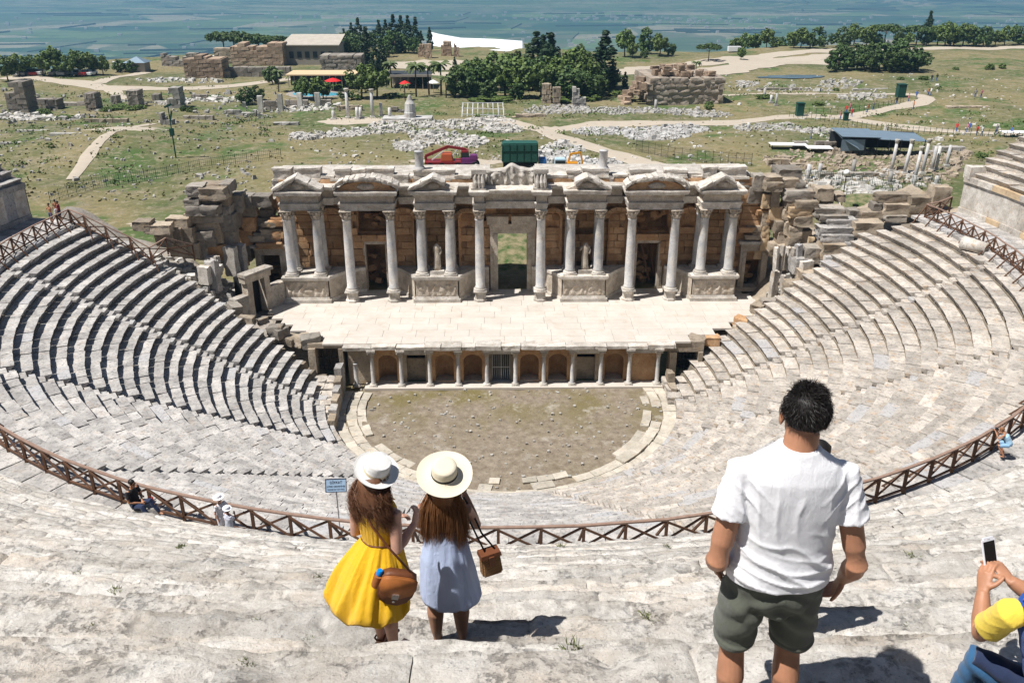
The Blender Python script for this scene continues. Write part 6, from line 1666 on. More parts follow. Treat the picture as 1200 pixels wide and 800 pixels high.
mb = MB(); mb.bar((1.0, .9, 1.2), (2.6, .9, 2.4), .14); mb.bar((3.6, .9, 1.4), (4.6, .9, 2.6), .14); mb.build('hydraulic_ram', M['white_metal'], t_)
t_ = at_t('tractor', 'small purple tractor-like vehicle right of the red crane', 'vehicle', 540, 202)
carbox(t_, 'bonnet', M['purple'], 0, 2.2, .1, 1.5, .9, 1.7, .1); carbox(t_, 'cab', M['purple'], 1.2, 2.4, .1, 1.5, 1.4, 2.1, .12); carbox(t_, 'chassis', M['rubber'], -.2, 2.5, .2, 1.4, .4, .95)
for x in (.3, 2.0):
    for y in (0, 1.6): wheel(t_, x, y, .5 if x < 1 else .62)
t_ = at_t('box_truck', 'dark green canvas-covered truck parked behind the middle of the stage building', 'truck', 588, 203)
carbox(t_, 'canvas_cover', M['green_net'], 0, 5.1, 0, 2.6, 1.3, 3.95, .06, .16); carbox(t_, 'chassis', M['rubber'], .2, 4.9, .3, 2.3, .5, 1.25)
mb = MB()
for i in range(6): mb.box(.1+i*.98-.03, .1+i*.98+.03, -.05, .02, 1.35, 3.9)
mb.box(0, 5.1, -.06, .02, 2.9, 2.98); mb.build('cover_rib', plain('dark_rib', (.012, .05, .04), .6), t_)
carbox(t_, 'cab', M['blueplastic'], 5.15, 6.3, .2, 2.4, .6, 1.7, .1)
for x in (.9, 1.9, 4.2):
    for y in (.2, 2.4): wheel(t_, x, y, .5)
t_ = at_t('excavator', 'small yellow excavator with raised arm behind the stage building', 'excavator', 664, 204)
carbox(t_, 'body', M['yellow'], 0, 1.5, 0, 1.2, .6, 1.5); carbox(t_, 'cab', M['lightblue'], -1.7, -.1, 0, 1.4, .5, 2.0, .08); carbox(t_, 'track', M['rubber'], -.3, 1.7, 0, .35, 0, .6); carbox(t_, 'track', M['rubber'], -.3, 1.7, .9, 1.25, 0, .6)
mb = MB(); mb.box(-1.6, -.2, -.05, .02, 1.2, 1.8); mb.build('cab_window', M['glass'], t_)
for a_, b_ in (((.2, .5, 1.3), (.5, .5, 2.6)), ((.5, .5, 2.6), (1.9, .5, 2.8)), ((1.9, .5, 2.8), (2.2, .5, 1.4)), ((2.2, .5, 1.4), (2.0, .5, .8))):
    mb = MB(); mb.bar(a_, b_, .24); mb.build('arm', M['yellow'], t_)

# tall dark green mast, lamp post, fences
t_ = at_t('camera_mast', 'dark green mast with a square head standing in the left grassland', 'mast', 207, 190)
M['greenpaint'] = plain('dark_green_paint', (.012, .06, .045), .5)
mb = MB(); mb.tube([(0, 0, -.3), (0, 0, 7.6)], [.11, .07], 8); mb.build('pole', M['greenpaint'], t_); carbox(t_, 'box', M['greenpaint'], -.3, .3, -.2, .2, 3.2, 4.2, 0, .04); mb = MB(); mb.bar((-.5, 0, 7.2), (.5, 0, 7.6), .3); mb.bar((0, 0, 5.2), (.4, 0, 6.6), .2); mb.build('bracket', M['greenpaint'], t_)
t_ = at_t('globe_lamp', 'lamp post with a white globe beside the fence right of the stage', 'lamp', 985, 248)
mb = MB(); mb.tube([(0, 0, -.2), (0, 0, 4.3)], .06, 8); mb.build('pole', M['iron'], t_); mb = MB(); mb.ell((0, 0, 4.6), (.36, .36, .36), 16, 10); mb.build('globe', M['whitecanvas'], t_, True)
def fence(label, pts, h, n, mat, mesh_=True, wires=3):
    t_ = thing('wire_fence', label, 'fence'); W = [gp(*q) for q in pts]; tot = sum((b-a).length for a, b in zip(W, W[1:])); P = []; 
    for a, b in zip(W, W[1:]):
        m = max(1, int(round(n*(b-a).length/tot))); P += [a.lerp(b, k/m) for k in range(m)]
    P.append(W[-1]); P = [Vector((p.x, p.y, hgt(p.x, p.y))) for p in P]
    for p in P: mb = MB(); mb.bar(p, up(p, h), .055, .055, (0, 1, 0)); mb.build('post', mat, t_)
    mb = MB()
    for a, b in zip(P, P[1:]):
        for k in range(wires): z = h*(k+.6)/wires; mb.bar(up(a, z), up(b, z), .03)
        if mesh_:
            for q in range(6): c = a.lerp(b, q/6); mb.bar(up(c, 0), up(c, h), .02, .02, (0, 1, 0))
    mb.build('wire', mat, t_)
fence('green wire fence crossing the left grassland toward the mast', [(60, 240), (110, 222), (170, 212), (235, 200), (330, 190)], 1.5, 22, M['greenpaint'])
fence('dark wire fence right of the track behind the stage', [(745, 178), (790, 186), (835, 192), (880, 196)], 1.9, 16, M['iron'])
fence('green wire fence between the stage ruins and the fallen columns', [(935, 214), (985, 220), (1045, 226), (1100, 222)], 1.9, 14, M['greenpaint'])
fence('low fence with posts along the near side of the winding path', [(925, 135), (972, 141), (1010, 147), (1050, 152), (1110, 157), (1200, 165)], 1.2, 44, M['greenpaint'], False, 2)
fence('low fence along the far side of the winding path', [(940, 131), (990, 131), (1040, 126), (1058, 122)], 1.2, 20, M['iron'], False, 2)
for k, (u, v, lab) in enumerate(((1056, 117, 'dark green kiosk box on the bend of the path'), (992, 139, 'small dark green bin at the path fence'), (938, 134, 'green ticket booth at the left bend of the path'))):
    t_ = at_t('kiosk', lab, 'kiosk', u, v); s = (1.6, .8, 1.3)[k]; h = (2.6, 1.4, 2.4)[k]
    carbox(t_, 'body', M['greenpaint'], -s/2, s/2, 0, s, -.1, h, 0, .05); carbox(t_, 'roof', M['greenpaint'], -s/2-.1, s/2+.1, -.1, s+.1, h, h+.15, 0, .03)
# shelters and columns at the right
t_ = at_t('dig_shelter', 'blue-grey metal shelter roof over the excavation at the right', 'shelter', 983, 184, -.06)
w = (gp(1082, 184)-gp(983, 184)).length
M['bluemetal'] = plain('blue_grey_sheet', (.20, .27, .33), .5, .3, var=.1, scale=1)
mb = MB(); mb.add([(0, 0, 2.5), (2.6, -1.2, 1.0), (2.6, 4, 1.8), (0, 4, 2.9)], [(0, 1, 2, 3)]); mb.add([(0, -.2, 2.3), (3.6, .2, 2.3), (3.6, .2, .7), (0, -.2, .6)], [(0, 1, 2, 3)])
mb.build('side_sheet', M['bluemetal'], t_)
mb = MB(); mb.box(0, w*.45, 0, 6, 2.7, 2.78, tx=.0); mb.build('roof', M['bluemetal'], t_).rotation_euler = (.04, .02, 0)
mb = MB(); mb.box(w*.43, w, .3, 6.3, 2.45, 2.53); mb.build('roof', M['bluemetal'], t_).rotation_euler = (.05, .035, 0)
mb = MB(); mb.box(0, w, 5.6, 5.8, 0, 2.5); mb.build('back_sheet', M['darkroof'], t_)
for x in np.linspace(.3, w-.3, 8): mb = MB(); mb.bar((x, .2, -.3), (x, .2, 2.3), .1); mb.build('post', M['iron'], t_)
for k, (u0, u1, v, lab) in enumerate(((903, 945, 178, 'long white cover sheet over the dig, left one'), (946, 975, 182, 'shorter white cover sheet lying right of the long one'), (1176, 1215, 162, 'pale flat cover roof above the upper right seats'))):
    a = gp(u0, v); w = (gp(u1, v)-a).length; t_ = thing('cover_sheet', lab, 'cover', a, -.08)
    mb = MB(); mb.box(0, w, 0, 2.2, .7, .78); mb.build('sheet', M['whitecanvas'], t_); 
    for x in (.2, w-.2): mb = MB(); mb.bar((x, .2, -.3), (x, .2, .7), .1); mb.bar((x, 2, -.3), (x, 2, .7), .1); mb.build('leg', M['iron'], t_)
for k, (u, v, h, ln) in enumerate(((1044, 202, 3.9, .03), (1059, 206, 4.2, .06), (1071, 214, 4.0, .04), (1080, 206, 4.2, .03), (1091, 203, 3.4, .02), (1096, 202, 3.3, 0), (1108, 199, 3.0, .02), (1069, 222, 1.6, 0), (999, 204, 2.0, .0), (946, 212, 2.2, 0), (926, 208, 1.4, 0), (960, 205, 1.5, 0), (1042, 217, 1.7, 0), (1096, 220, 1.3, 0), (895, 118, 2.0, 0), (909, 124, 2.4, 0), (903, 122, 1.6, 0), (768, 129, 2.0, 0), (877, 150, 1.3, 0))):
    smallcol(u, v, h, .24 if h > 2.2 else .3, ('slender grey column standing at the right, '+('leftmost of the row', 'second from the left', 'leaning, with a capital', 'tallest of the row', 'left of a close pair', 'right of a close pair', 'last on the right')[k]) if k < 7 else ('short column stub '+('at the foot of the leaning column', 'dark, in the middle of the dig', 'pale, by the fence left of the lamp', 'at the left end of the dig', 'between the two fence ends', 'by the fence under the columns', 'behind the rail corner', 'among the stones by the pond, left', 'white, tallest of three near the pond', 'between the two near the pond', 'white, below the great ruined block', 'beside the white heaps at the path')[k-7]), 'standing columns and stubs on the plain', ln, k < 4, 'shaft' if k not in (8, 12) else 'greystone')
# parked cars at the far left, tents at the right
CARC = ['white', 'silver', 'dark blue', 'red', 'white', 'grey']; CARM = {c: plain('car_paint_'+c.replace(' ', '_'), col_, .25, spec=.5) for c, col_ in (('white', (.8, .8, .8)), ('silver', (.45, .46, .48)), ('dark blue', (.03, .05, .12)), ('red', (.4, .02, .02)), ('grey', (.2, .2, .21)))}
for k, u in enumerate((18, 25, 32, 39, 45, 60, 66, 72, 88, 96, 103)):
    c = CARC[k % 6]; t_ = at_t('parked_car', '%s car in the row under the far left trees, %s' % (c, ('at the left end', 'second', 'third', 'fourth', 'fifth', 'after the first gap', 'in the middle', 'before the wide gap', 'after the wide gap', 'last but one', 'at the right end')[k]), 'car', u, 91.5+.4*(k % 2), rnd.uniform(-.2, .2)); t_['group'] = 'cars parked under the trees'
    carbox(t_, 'body', CARM[c], -.9, .9, 0, 4.2, .3, .95); carbox(t_, 'cabin', M['glass'], -.8, .8, 1.2, 3.6, .9, 1.5, .18)
    for x in (-.8, .8):
        for y in (.8, 3.3): mb = MB(); mb.tube([(x-.1, y, .32), (x+.1, y, .32)], .32, 10); mb.build('wheel', M['rubber'], t_)
for k, (u, v) in enumerate(((897, 54), (915, 52), (926, 52), (861, 61), (1046, 53))):
    t_ = at_t('white_van', 'white vehicle parked behind the right tree line, '+('left', 'middle', 'right', 'far left', 'far right')[k], 'van', u, v); t_['group'] = 'white vehicles behind the right tree line'
    carbox(t_, 'body', CARM['white'], -2, 2, 0, 1.8, .3, 1.8); carbox(t_, 'windscreen', M['glass'], .9, 1.8, -.04, .1, .9, 1.5, 0, .02)
t_ = at_t('small_hut', 'small hut with a grey hipped roof left of the curved earth bank', 'hut', 159, 84)
mb = MB(); mb.box(-2.5, 2.5, 0, 4, 0, 2.4); mb.build('wall', M['palewall'], t_); mb = MB(); mb.add([(-3, -.5, 2.4), (3, -.5, 2.4), (3, 4.5, 2.4), (-3, 4.5, 2.4), (0, 2, 3.8)], [(0, 1, 4), (1, 2, 4), (2, 3, 4), (3, 0, 4)]); mb.build('roof', M['bluemetal'], t_)

# walkers on the paths, a few pixels tall
SKIN_F = plain('walker_skin', (.40, .22, .14), .6)
shirt = {c: plain('cloth_'+c.replace(' ', '_'), v_, .8) for c, v_ in (('red', (.5, .04, .04)), ('pink', (.55, .18, .25)), ('white', (.75, .75, .75)), ('blue', (.06, .12, .35)), ('black', (.02, .02, .025)), ('orange', (.55, .18, .05)), ('grey', (.22, .22, .24)))}
def walker(u, v, c, lab, rz=0.0, h=1.7, par_z=None):
    t_ = at_t('person', lab, 'person', u, v, rz); t_['group'] = 'walkers on the paths of the plain'
    legs = MB(); legs.tube([(-.09, .12, 0), (-.09, .03, .45), (-.07, 0, .85)], [.05, .06, .09], 6); legs.tube([(.09, -.1, 0), (.09, -.02, .45), (.07, 0, .85)], [.05, .06, .09], 6); legs.build('legs', shirt['blue'] if c != 'blue' else shirt['grey'], t_, 60)
    b_ = MB(); b_.loft([((0, 0, .8), .16, .11), ((0, 0, 1.05), .15, .10), ((0, 0, 1.35), .20, .11), ((0, 0, 1.46), .10, .08)], 10); b_.tube([(-.21, 0, 1.4), (-.26, .02, 1.12), (-.22, .15, .92)], [.05, .045, .035], 6); b_.tube([(.21, 0, 1.4), (.26, .02, 1.12), (.22, .15, .92)], [.05, .045, .035], 6); b_.build('torso', shirt[c], t_, 60)
    hd = MB(); hd.tube([(0, 0, 1.44), (0, 0, 1.54)], .05, 6); hd.ell((0, .01, 1.62), (.08, .10, .115), 10, 8); hd.build('head', SKIN_F, t_, True)
    hr = MB(); hr.ell((0, -.02, 1.65), (.088, .10, .10), 10, 6); hr.build('hair', shirt['black'], t_, True)
WK = ((1150, 160, 'white', 'upright'), (1144, 159, 'red', 'ahead'), (1121, 152, 'red', 'left'), (1133, 153, 'pink', 'middle'), (1136, 152, 'blue', 'behind'), (1167, 157, 'grey', 'right'), (1064, 121, 'pink', 'a'), (1073, 118, 'blue', 'b'), (1087, 115, 'orange', 'c'), (1090, 115, 'white', 'd'), (1091, 98, 'black', 'e'), (1097, 97, 'black', 'f'), (992, 131, 'red', 'g'), (998, 135, 'red', 'h'), (996, 129, 'pink', 'i'), (1016, 131, 'orange', 'j'), (1023, 129, 'grey', 'k'), (985, 138, 'pink', 'l'), (1142, 116, 'grey', 'm'), (1149, 116, 'pink', 'n'), (1070, 128, 'orange', 'o'), (950, 164, 'grey', 'p'), (1184, 160, 'blue', 'q'), (1050, 124, 'black', 'r'))
WL = ('walking at the fence on the near path', 'just left of the one in white', 'leftmost of the near path group', 'in the middle of the near path group', 'close behind the one in pink', 'right of the near path group', 'beside the kiosk at the bend', 'crossing the bend of the path', 'at the outer edge of the bend', 'outermost on the bend', 'left of a pair among the bushes', 'right of a pair among the bushes', 'in the cluster on the left stretch', 'lowest of the left cluster', 'topmost of the left cluster', 'walking alone right of the cluster', 'walking alone toward the bend', 'standing left of the dark bin', 'left of a pair in the far grass', 'right of a pair in the far grass', 'alone below the kiosk', 'standing among the stones of the dig', 'at the right edge of the near path', 'walking just left of the kiosk')
for (u, v, c, _), l_ in zip(WK, WL): walker(u, v, c, 'tiny walker in %s, %s' % (c, l_), rnd.uniform(0, 6))
# ------------------------------------------------------------------ people
def evald(o):
    bpy.context.view_layer.update()
    return bpy.data.meshes.new_from_object(o.evaluated_get(bpy.context.evaluated_depsgraph_get()))
def fused(name, mb, voxel, mat, parent, smooth=4, disp=None, dec=None):
    """melt overlapping closed shapes into one continuous skin"""
    me = mesh_from('tmp', mb.v, mb.f); o = bpy.data.objects.new('tmp', me); COL.objects.link(o)
    m = o.modifiers.new('r', 'REMESH'); m.mode = 'VOXEL'; m.voxel_size = voxel; m.use_smooth_shade = True
    m = o.modifiers.new('s', 'SMOOTH'); m.factor = .5; m.iterations = smooth
    if dec: m = o.modifiers.new('d', 'DECIMATE'); m.ratio = dec
    r = evald(o); bpy.data.objects.remove(o)
    r.name = name
    if disp:
        n = len(r.vertices); P = np.zeros(n*3); N = np.zeros(n*3)
        r.vertices.foreach_get('co', P); r.vertices.foreach_get('normal', N); P = P.reshape(-1, 3); N = N.reshape(-1, 3)
        P = P+N*disp(P, N)[:, None]; r.vertices.foreach_set('co', P.ravel()); r.update()
    r.polygons.foreach_set('use_smooth', [True]*len(r.polygons)); r.materials.clear()
    return link(name, r, mat, parent)
def skinmat(name, c, dark=.8):
    t = NT(name); f = t.noise(14, 4, t.obj); t.col(t.mix(t.ramp(f, .3, .7), tuple(x*dark for x in c), c)); t.b.inputs['Roughness'].default_value = .5; t.b.inputs['Specular IOR Level'].default_value = .35
    t.b.inputs['Subsurface Weight'].default_value = .08; t.b.inputs['Subsurface Radius'].default_value = (.02, .008, .004)
    t.bump(t.noise(160, 3, t.obj), .15, .002); return t.m
def cloth(name, c, weave=700, bump=.25, var=.06, rough=.85):
    t = NT(name); f = t.noise(5, 5, t.obj, rough=.6); t.col(t.mix(f, tuple(x*(1-var) for x in c), tuple(min(1, x*(1+var)) for x in c))); t.b.inputs['Roughness'].default_value = rough
    t.b.inputs['Sheen Weight'].default_value = .15
    t.bump(t.math('ADD', t.math('MULTIPLY', t.noise(14, 5, t.map(t.obj, (1.6, 1.6, .7)), rough=.6, dist=1.2), 2.5), t.math('ADD', t.noise(45, 4, t.obj), t.noise(weave, 2, t.obj))), bump*1.6, .006); return t.m
S_MAN = skinmat('tanned_skin', (.44, .215, .125)); S_W1 = skinmat('fair_skin', (.56, .32, .235)); S_W2 = skinmat('brown_skin', (.36, .19, .12))
TEE = cloth('white_cotton', (.80, .80, .82), var=.02); KH = cloth('dark_khaki_cotton', (.085, .092, .072), var=.12); YEL = cloth('yellow_cotton', (.80, .46, .012), var=.05, bump=.4); LBL = cloth('pale_blue_linen', (.42, .50, .70), var=.06, bump=.4)
NAVY = cloth('navy_denim', (.018, .03, .075), var=.2); JEAN = cloth('blue_denim', (.03, .105, .22), var=.25); BLK = cloth('black_cotton', (.015, .014, .016), var=.1); BLUE = cloth('royal_blue_cotton', (.012, .065, .30)); LEMON = cloth('lemon_cotton', (.78, .58, .07))
LTHR = plain('tan_leather', (.33, .115, .03), .45, var=.15, scale=20, bump=.2); LTHD = plain('dark_leather', (.13, .045, .018), .5, var=.2, scale=20, bump=.2)
SILV = plain('silver_metal', (.7, .7, .7), .25, .9)
def hairmat(name, a, b):
    t = NT(name); t.col(t.mix(t.noise(60, 3, t.map(t.obj, (1, 1, .12))), a, b)); t.b.inputs['Roughness'].default_value = .52; t.b.inputs['Specular IOR Level'].default_value = .35; return t.m
H_BLK = hairmat('black_hair', (.006, .005, .005), (.02, .016, .014)); H_BR1 = hairmat('chestnut_hair', (.07, .03, .016), (.22, .10, .05)); H_BR2 = hairmat('long_brown_hair', (.085, .034, .014), (.34, .155, .062))

def limb(mb, P, R_, n=14): mb.tube(P, R_, n)
def hand(mb, w, d, nrm, side=1, curl=.5, s=1.0, spread=.06):
    """palm and five fingers from the wrist w; d along the hand, nrm out of the palm, side +1 puts the thumb on d x nrm"""
    w = Vector(w); d = Vector(d).normalized(); nrm = (Vector(nrm)-d*Vector(nrm).dot(d)).normalized(); a = d.cross(nrm).normalized()*side
    mb.tube([w-d*.02*s, w+d*.03*s, w+d*.065*s, w+d*.095*s], [(.026*s, .020*s), (.036*s, .017*s), (.041*s, .015*s), (.038*s, .012*s)], 12, ref=nrm)
    for k, (off, L) in enumerate(((.030, .074), (.010, .082), (-.010, .076), (-.029, .060))):
        p = w+d*(.090*s)+a*(off*s); v = (d+a*(off*spread*30)).normalized(); P = [p-v*.015*s, p]; c = curl*(1+.12*k)
        for q, f in enumerate((.45, .32, .23)):
            ang = c*(.55 if q == 0 else .8)
            v = (v*math.cos(ang)+nrm*math.sin(ang)).normalized(); p = p+v*(L*s*f); P.append(p)
        mb.tube(P, [.0095*s, .0093*s, .0085*s, .008*s, .0062*s], 8)
    p = w+d*.022*s+a*.026*s; v = (d*.55+a*.75+nrm*.25).normalized(); P = [p]
    for f in (.035, .030, .024): p = p+v*f*s; P.append(p); v = (v+d*.45+nrm*.15*curl).normalized()
    mb.tube(P, [.015*s, .0125*s, .0105*s, .0075*s], 8)
def head(mb, c, s=1.0, Mx=None):
    """skull, jaw, nose, ears about the centre c, face to +y"""
    Mx = Mx or Matrix.Identity(3); c = Vector(c)
    q = lambda x, y, z: c+Mx @ Vector((x*s, y*s, z*s))
    mb.ell(q(0, -.008, .025), (.073*s, .092*s, .088*s), 16, 12, Mx); mb.ell(q(0, .035, -.045), (.055*s, .062*s, .062*s), 14, 10, Mx); mb.ell(q(0, .062, -.078), (.028*s, .026*s, .026*s), 10, 8, Mx)
    mb.ell(q(0, .088, -.012), (.012*s, .016*s, .026*s), 8, 6, Mx); mb.ell(q(0, .075, .02), (.05*s, .018*s, .012*s), 8, 6, Mx); mb.ell(q(0, .084, -.05), (.022*s, .012*s, .009*s), 8, 6, Mx)
    for sx in (-1, 1): mb.ell(q(sx*.079, -.006, -.012), (.010*s, .020*s, .032*s), 8, 8, Mx)
def face_bits(parent, c, s, Mx=None):
    Mx = Mx or Matrix.Identity(3); c = Vector(c); q = lambda x, y, z: c+Mx @ Vector((x*s, y*s, z*s))
    mb = MB()
    for sx in (-1, 1): mb.ell(q(sx*.031, .080, .006), (.013*s, .008*s, .007*s), 10, 6, Mx)
    mb.build('eyes', M['whitecanvas'], parent, True); mb = MB()
    for sx in (-1, 1): mb.ell(q(sx*.031, .0865, .006), (.006*s, .004*s, .006*s), 8, 6, Mx); mb.tube([q(sx*.015, .090, .024), q(sx*.032, .090, .029), q(sx*.048, .078, .024)], [.003*s, .004*s, .002*s], 5)
    mb.build('brows', H_BLK, parent, True)
def ribbons(name, mat, parent, paths, w0, r):
    V = []; F = []
    for P in paths:
        a = r.uniform(0, 6.28); b = len(V); m = len(P)
        for i, p in enumerate(P):
            d = (P[min(i+1, m-1)]-P[max(0, i-1)])
            d = d.normalized() if d.length > 1e-7 else Vector((0, 0, 1)); s = d.orthogonal().normalized(); s = (s*math.cos(a)+d.cross(s)*math.sin(a))
            w = w0*(1-.75*i/(m-1)); V += [p-s*w, p+s*w]
        F += [(b+2*i, b+2*i+1, b+2*i+3, b+2*i+2) for i in range(m-1)]
    return link(name, mesh_from(name, V, F, True), mat, parent)

# ---- man in the white T-shirt
man = thing('person', 'man in white T-shirt and dark khaki shorts, standing at the right front', 'person', (.185, -55.03, 27.70), -.03)
HM = Matrix.Rotation(.10, 3, 'Y') @ Matrix.Rotation(-.16, 3, 'X') @ Matrix.Rotation(-.12, 3, 'Z')
HC = Vector((.026, .03, 1.632))
b = MB(); head(b, HC, 1.10, HM)
b.tube([(0, -.02, 1.44), (.012, -.012, 1.50), (.024, .010, 1.58)], [(.095, .075), (.070, .068), (.066, .072)], 16)
b.loft([((-.01, 0, .80), .17, .12), ((-.005, 0, .95), .175, .125), ((0, 0, 1.1), .165, .115), ((0, 0, 1.3), .19, .12), ((0, -.01, 1.40), .18, .105), ((0, -.015, 1.47), .13, .08), ((0, -.015, 1.51), .08, .06)], 24)
LS, LE, LW = Vector((-.21, -.01, 1.40)), Vector((-.28, -.08, 1.01)), Vector((-.235, .11, .85)); RS, RE, RW = Vector((.21, -.01, 1.385)), Vector((.30, -.08, .99)), Vector((.325, .07, .80))
for S_, E_, W_a in ((LS, LE, LW), (RS, RE, RW)):
    b.tube([S_.lerp(Vector((0, 0, 1.42)), .3), S_, S_.lerp(E_, .35), S_.lerp(E_, .8), E_, E_.lerp(W_a, .3), E_.lerp(W_a, .75), W_a], [.045, .050, .050, .048, .047, .050, .037, .030], 14)
hand(b, LW, (.15, .6, -.75), (1, 0, .2), 1, .6); hand(b, RW, (-.12, .30, -.75), (-.9, .2, .1), -1, .9)
for sx, kx in ((-.10, -.145), (.10, .105)):
    y = .0; b.tube([(sx, 0, .86), (kx*.95, .0, .70), (kx, .02, .50), (kx, .005, .44), (kx-.003, -.03, .33), (kx, -.02, .2), (kx, -.005, .09), (kx, .0, .03)], [(.1, .11), (.085, .09), (.062, .066), (.056, .060), (.062, .066), (.048, .052), (.035, .038), (.036, .045)], 16)
    b.tube([(kx, -.04, .035), (kx, .05, .04), (kx, .16, .02)], [(.035, .03), (.04, .035), (.035, .02)], 10)
fused('body', b, .0055, S_MAN, man, 5)
def teedisp(P, N):
    x, y, z = P.T; back = np.clip(-N[:, 1]*1.4, 0, 1); q = P*1.0
    rg = lambda a: (1-np.abs(np.sin(a)))**2*2-.6
    f = .0042*rg(z*52+np.sin(x*9+1)*1.6+fbm(q, 4, 3)*2.2)*np.clip((1.10-z)/.10, 0, 1)*(.4+.6*back)              # stacked folds over the hem
    f += .006*rg((z+x*.35)*26+fbm(q, 3, 5)*3)*np.clip((1.20-z)/.14, 0, 1)*np.clip((z-.89)/.06, 0, 1)
    f += .0032*rg((x*1.0+z*.18)*34+fbm(q, 2.5, 7)*4)*np.clip((z-1.05)/.12, 0, 1)*np.clip((1.42-z)/.1, 0, 1)          # long soft vertical folds
    f += .006*rg((np.abs(x)*1.1-z*1.0)*34+fbm(q, 4, 9)*2)*np.exp(-(((np.abs(x)-.19)/.06)**2+((z-1.33)/.10)**2))   # drag from the armpits
    f += .003*rg((z*.9-np.abs(x)*.9)*42+fbm(q, 5, 15)*3)*np.clip((np.abs(x)-.24)/.03, 0, 1)                       # sleeve creases
    f += fbm(q, 2.5, 12)*.008*np.clip((1.45-z)/.1, 0, 1)+fbm(q, 9, 14)*.0025*np.clip((1.5-z)/.1, .2, 1)
    return f
t_ = MB(); t_.loft([((-.005, 0, .895), .222, .168), ((-.005, 0, .94), .226, .170), ((0, 0, 1.0), .216, .160), ((0, 0, 1.08), .205, .148), ((0, -.002, 1.20), .205, .143), ((0, -.006, 1.32), .222, .138), ((0, -.012, 1.40), .218, .124), ((0, -.018, 1.455), .172, .100), ((.004, -.018, 1.50), .108, .080), ((.008, -.014, 1.525), .082, .074)], 40)
for S_, E_ in ((LS, LE), (RS, RE)):
    dn = (E_-S_).normalized(); t_.tube([S_.lerp(Vector((0, 0, 1.42)), .35), S_+Vector((0, 0, .0)), S_+dn*.10, S_+dn*.20], [(.060, .066), (.062, .068), (.064, .070), (.074, .078)], 20)
fused('t_shirt', t_, .0065, TEE, man, 6, teedisp)
def shdisp(P, N):
    x, y, z = P.T
    f = .006*np.sin((z*1.0+np.abs(x)*.5)*55+fbm(P, 4, 3)*4)*np.clip((.95-z)/.1, 0, 1)+.006*fbm(P, 5, 5)+.008*np.sin((z+x*1.2)*38+fbm(P, 3, 9)*3)*np.exp(-((z-.76)/.07)**2)
    f += .004*np.exp(-((z-.53)/.006)**2)-.003*np.exp(-((z-.545)/.004)**2)
    return f
s_ = MB(); s_.loft([((-.01, 0, .74), .17, .125), ((-.01, -.005, .82), .192, .148), ((-.005, -.005, .92), .194, .146), ((0, 0, 1.01), .18, .135)], 36)
for sx, kx in ((-.105, -.142), (.10, .106)): s_.tube([(sx, 0, .86), (kx*.95, -.003, .72), (kx, .01, .60), (kx*1.02, .015, .51)], [(.098, .125), (.100, .118), (.096, .104), (.093, .098)], 28)
fused('shorts', s_, .006, KH, man, 4, shdisp)
mb = MB()
for kx in (-.142, .106): mb.tube([(kx, -.085, .05), (kx, -.06, .055), (kx, .03, .06), (kx, .12, .045), (kx, .19, .03)], [(.02, .03), (.042, .045), (.046, .045), (.05, .035), (.03, .02)], 14)
mb.build('shoes', BLK, man, True)
# short black hair: a scalp and a coat of strands
r_ = random.Random(3); hp = []
sc = MB(); sc.ell(HC+HM @ Vector((0, -.012, .034)), (.089, .108, .100), 28, 18, HM); o = noisy(sc, 'scalp_hair', H_BLK, man, .006, 30, 0, True)
for k in range(9000):
    th = r_.uniform(0, 6.28); ph = math.acos(r_.uniform(-.62, 1)); n = Vector((math.sin(ph)*math.cos(th), math.sin(ph)*math.sin(th), math.cos(ph)))
    if n.z < -.10 and n.y > -.35: continue
    p = HC+HM @ Vector((n.x*.086, n.y*.105-.012, n.z*.097+.034)); low = n.z < -.25
    wn = HM @ n; flow = (Vector((.5*math.sin(3*th), -.4, -.9 if n.z < .6 else -.1))*.9+wn*.42+Vector((r_.gauss(0, .22), r_.gauss(0, .22), r_.gauss(0, .22)))).normalized()
    L = r_.uniform(.010, .018) if low else r_.uniform(.022, .045)
    hp.append([p-wn*.004, p+flow*L*.5+wn*L*.15, p+flow*L-wn*L*.12])
ribbons('hair', H_BLK, man, hp, .0010, r_)
def scatter_hat(parent_label, loc, tilt, Rb, rc, hc, mat, band, label, rz=0.0, bow=None, name='hat'):
    t_ = thing(name, label, 'hat', loc); t_.rotation_euler = (tilt[0], tilt[1], rz)
    mb = MB(); n = 72; prof_ = [(Rb, .006), (Rb*.9, .0), (Rb*.75, -.003), (rc*1.12, .002), (rc*1.01, .012), (rc*.99, hc*.5), (rc*.95, hc*.9), (rc*.88, hc), (rc*.6, hc*1.03), (.001, hc*1.02)]
    full = prof_+[]; mb.lathe(full, n); mb.f.pop(); mb.f.pop()
    mb2 = MB(); mb2.lathe([(Rb, .002), (Rb*.9, -.004), (rc*1.1, -.004), (rc*.97, .01)], n); mb2.f.pop(); mb2.f.pop()
    mb.add(mb2.v, [tuple(reversed(f)) for f in mb2.f])
    V = np.array(mb.v); a = np.arctan2(V[:, 1], V[:, 0]); rr = np.hypot(V[:, 0], V[:, 1]); V[:, 2] += np.clip(rr-rc*1.1, 0, 1)*(.07*np.sin(2*a+.6)+.03*np.sin(3*a)); V[:, 1] *= 1.05; mb.v = [tuple(q) for q in V]
    mb.build('hat_body', mat, t_, 50)
    bm_ = MB(); bm_.lathe([(rc*1.045, .008), (rc*1.02, hc*.30)], n); bm_.f.pop(); bm_.f.pop(); V = np.array(bm_.v); V[:, 1] *= 1.05; bm_.v = [tuple(q) for q in V]; bm_.build('hat_band', band, t_, True)
    if bow is not None:
        mb = MB()
        for s in (-1, 1): mb.ell((bow[0]+s*.018, bow[1], bow[2]), (.020, .010, .012), 8, 6)
        mb.build('bow', band, t_, True)
    return t_
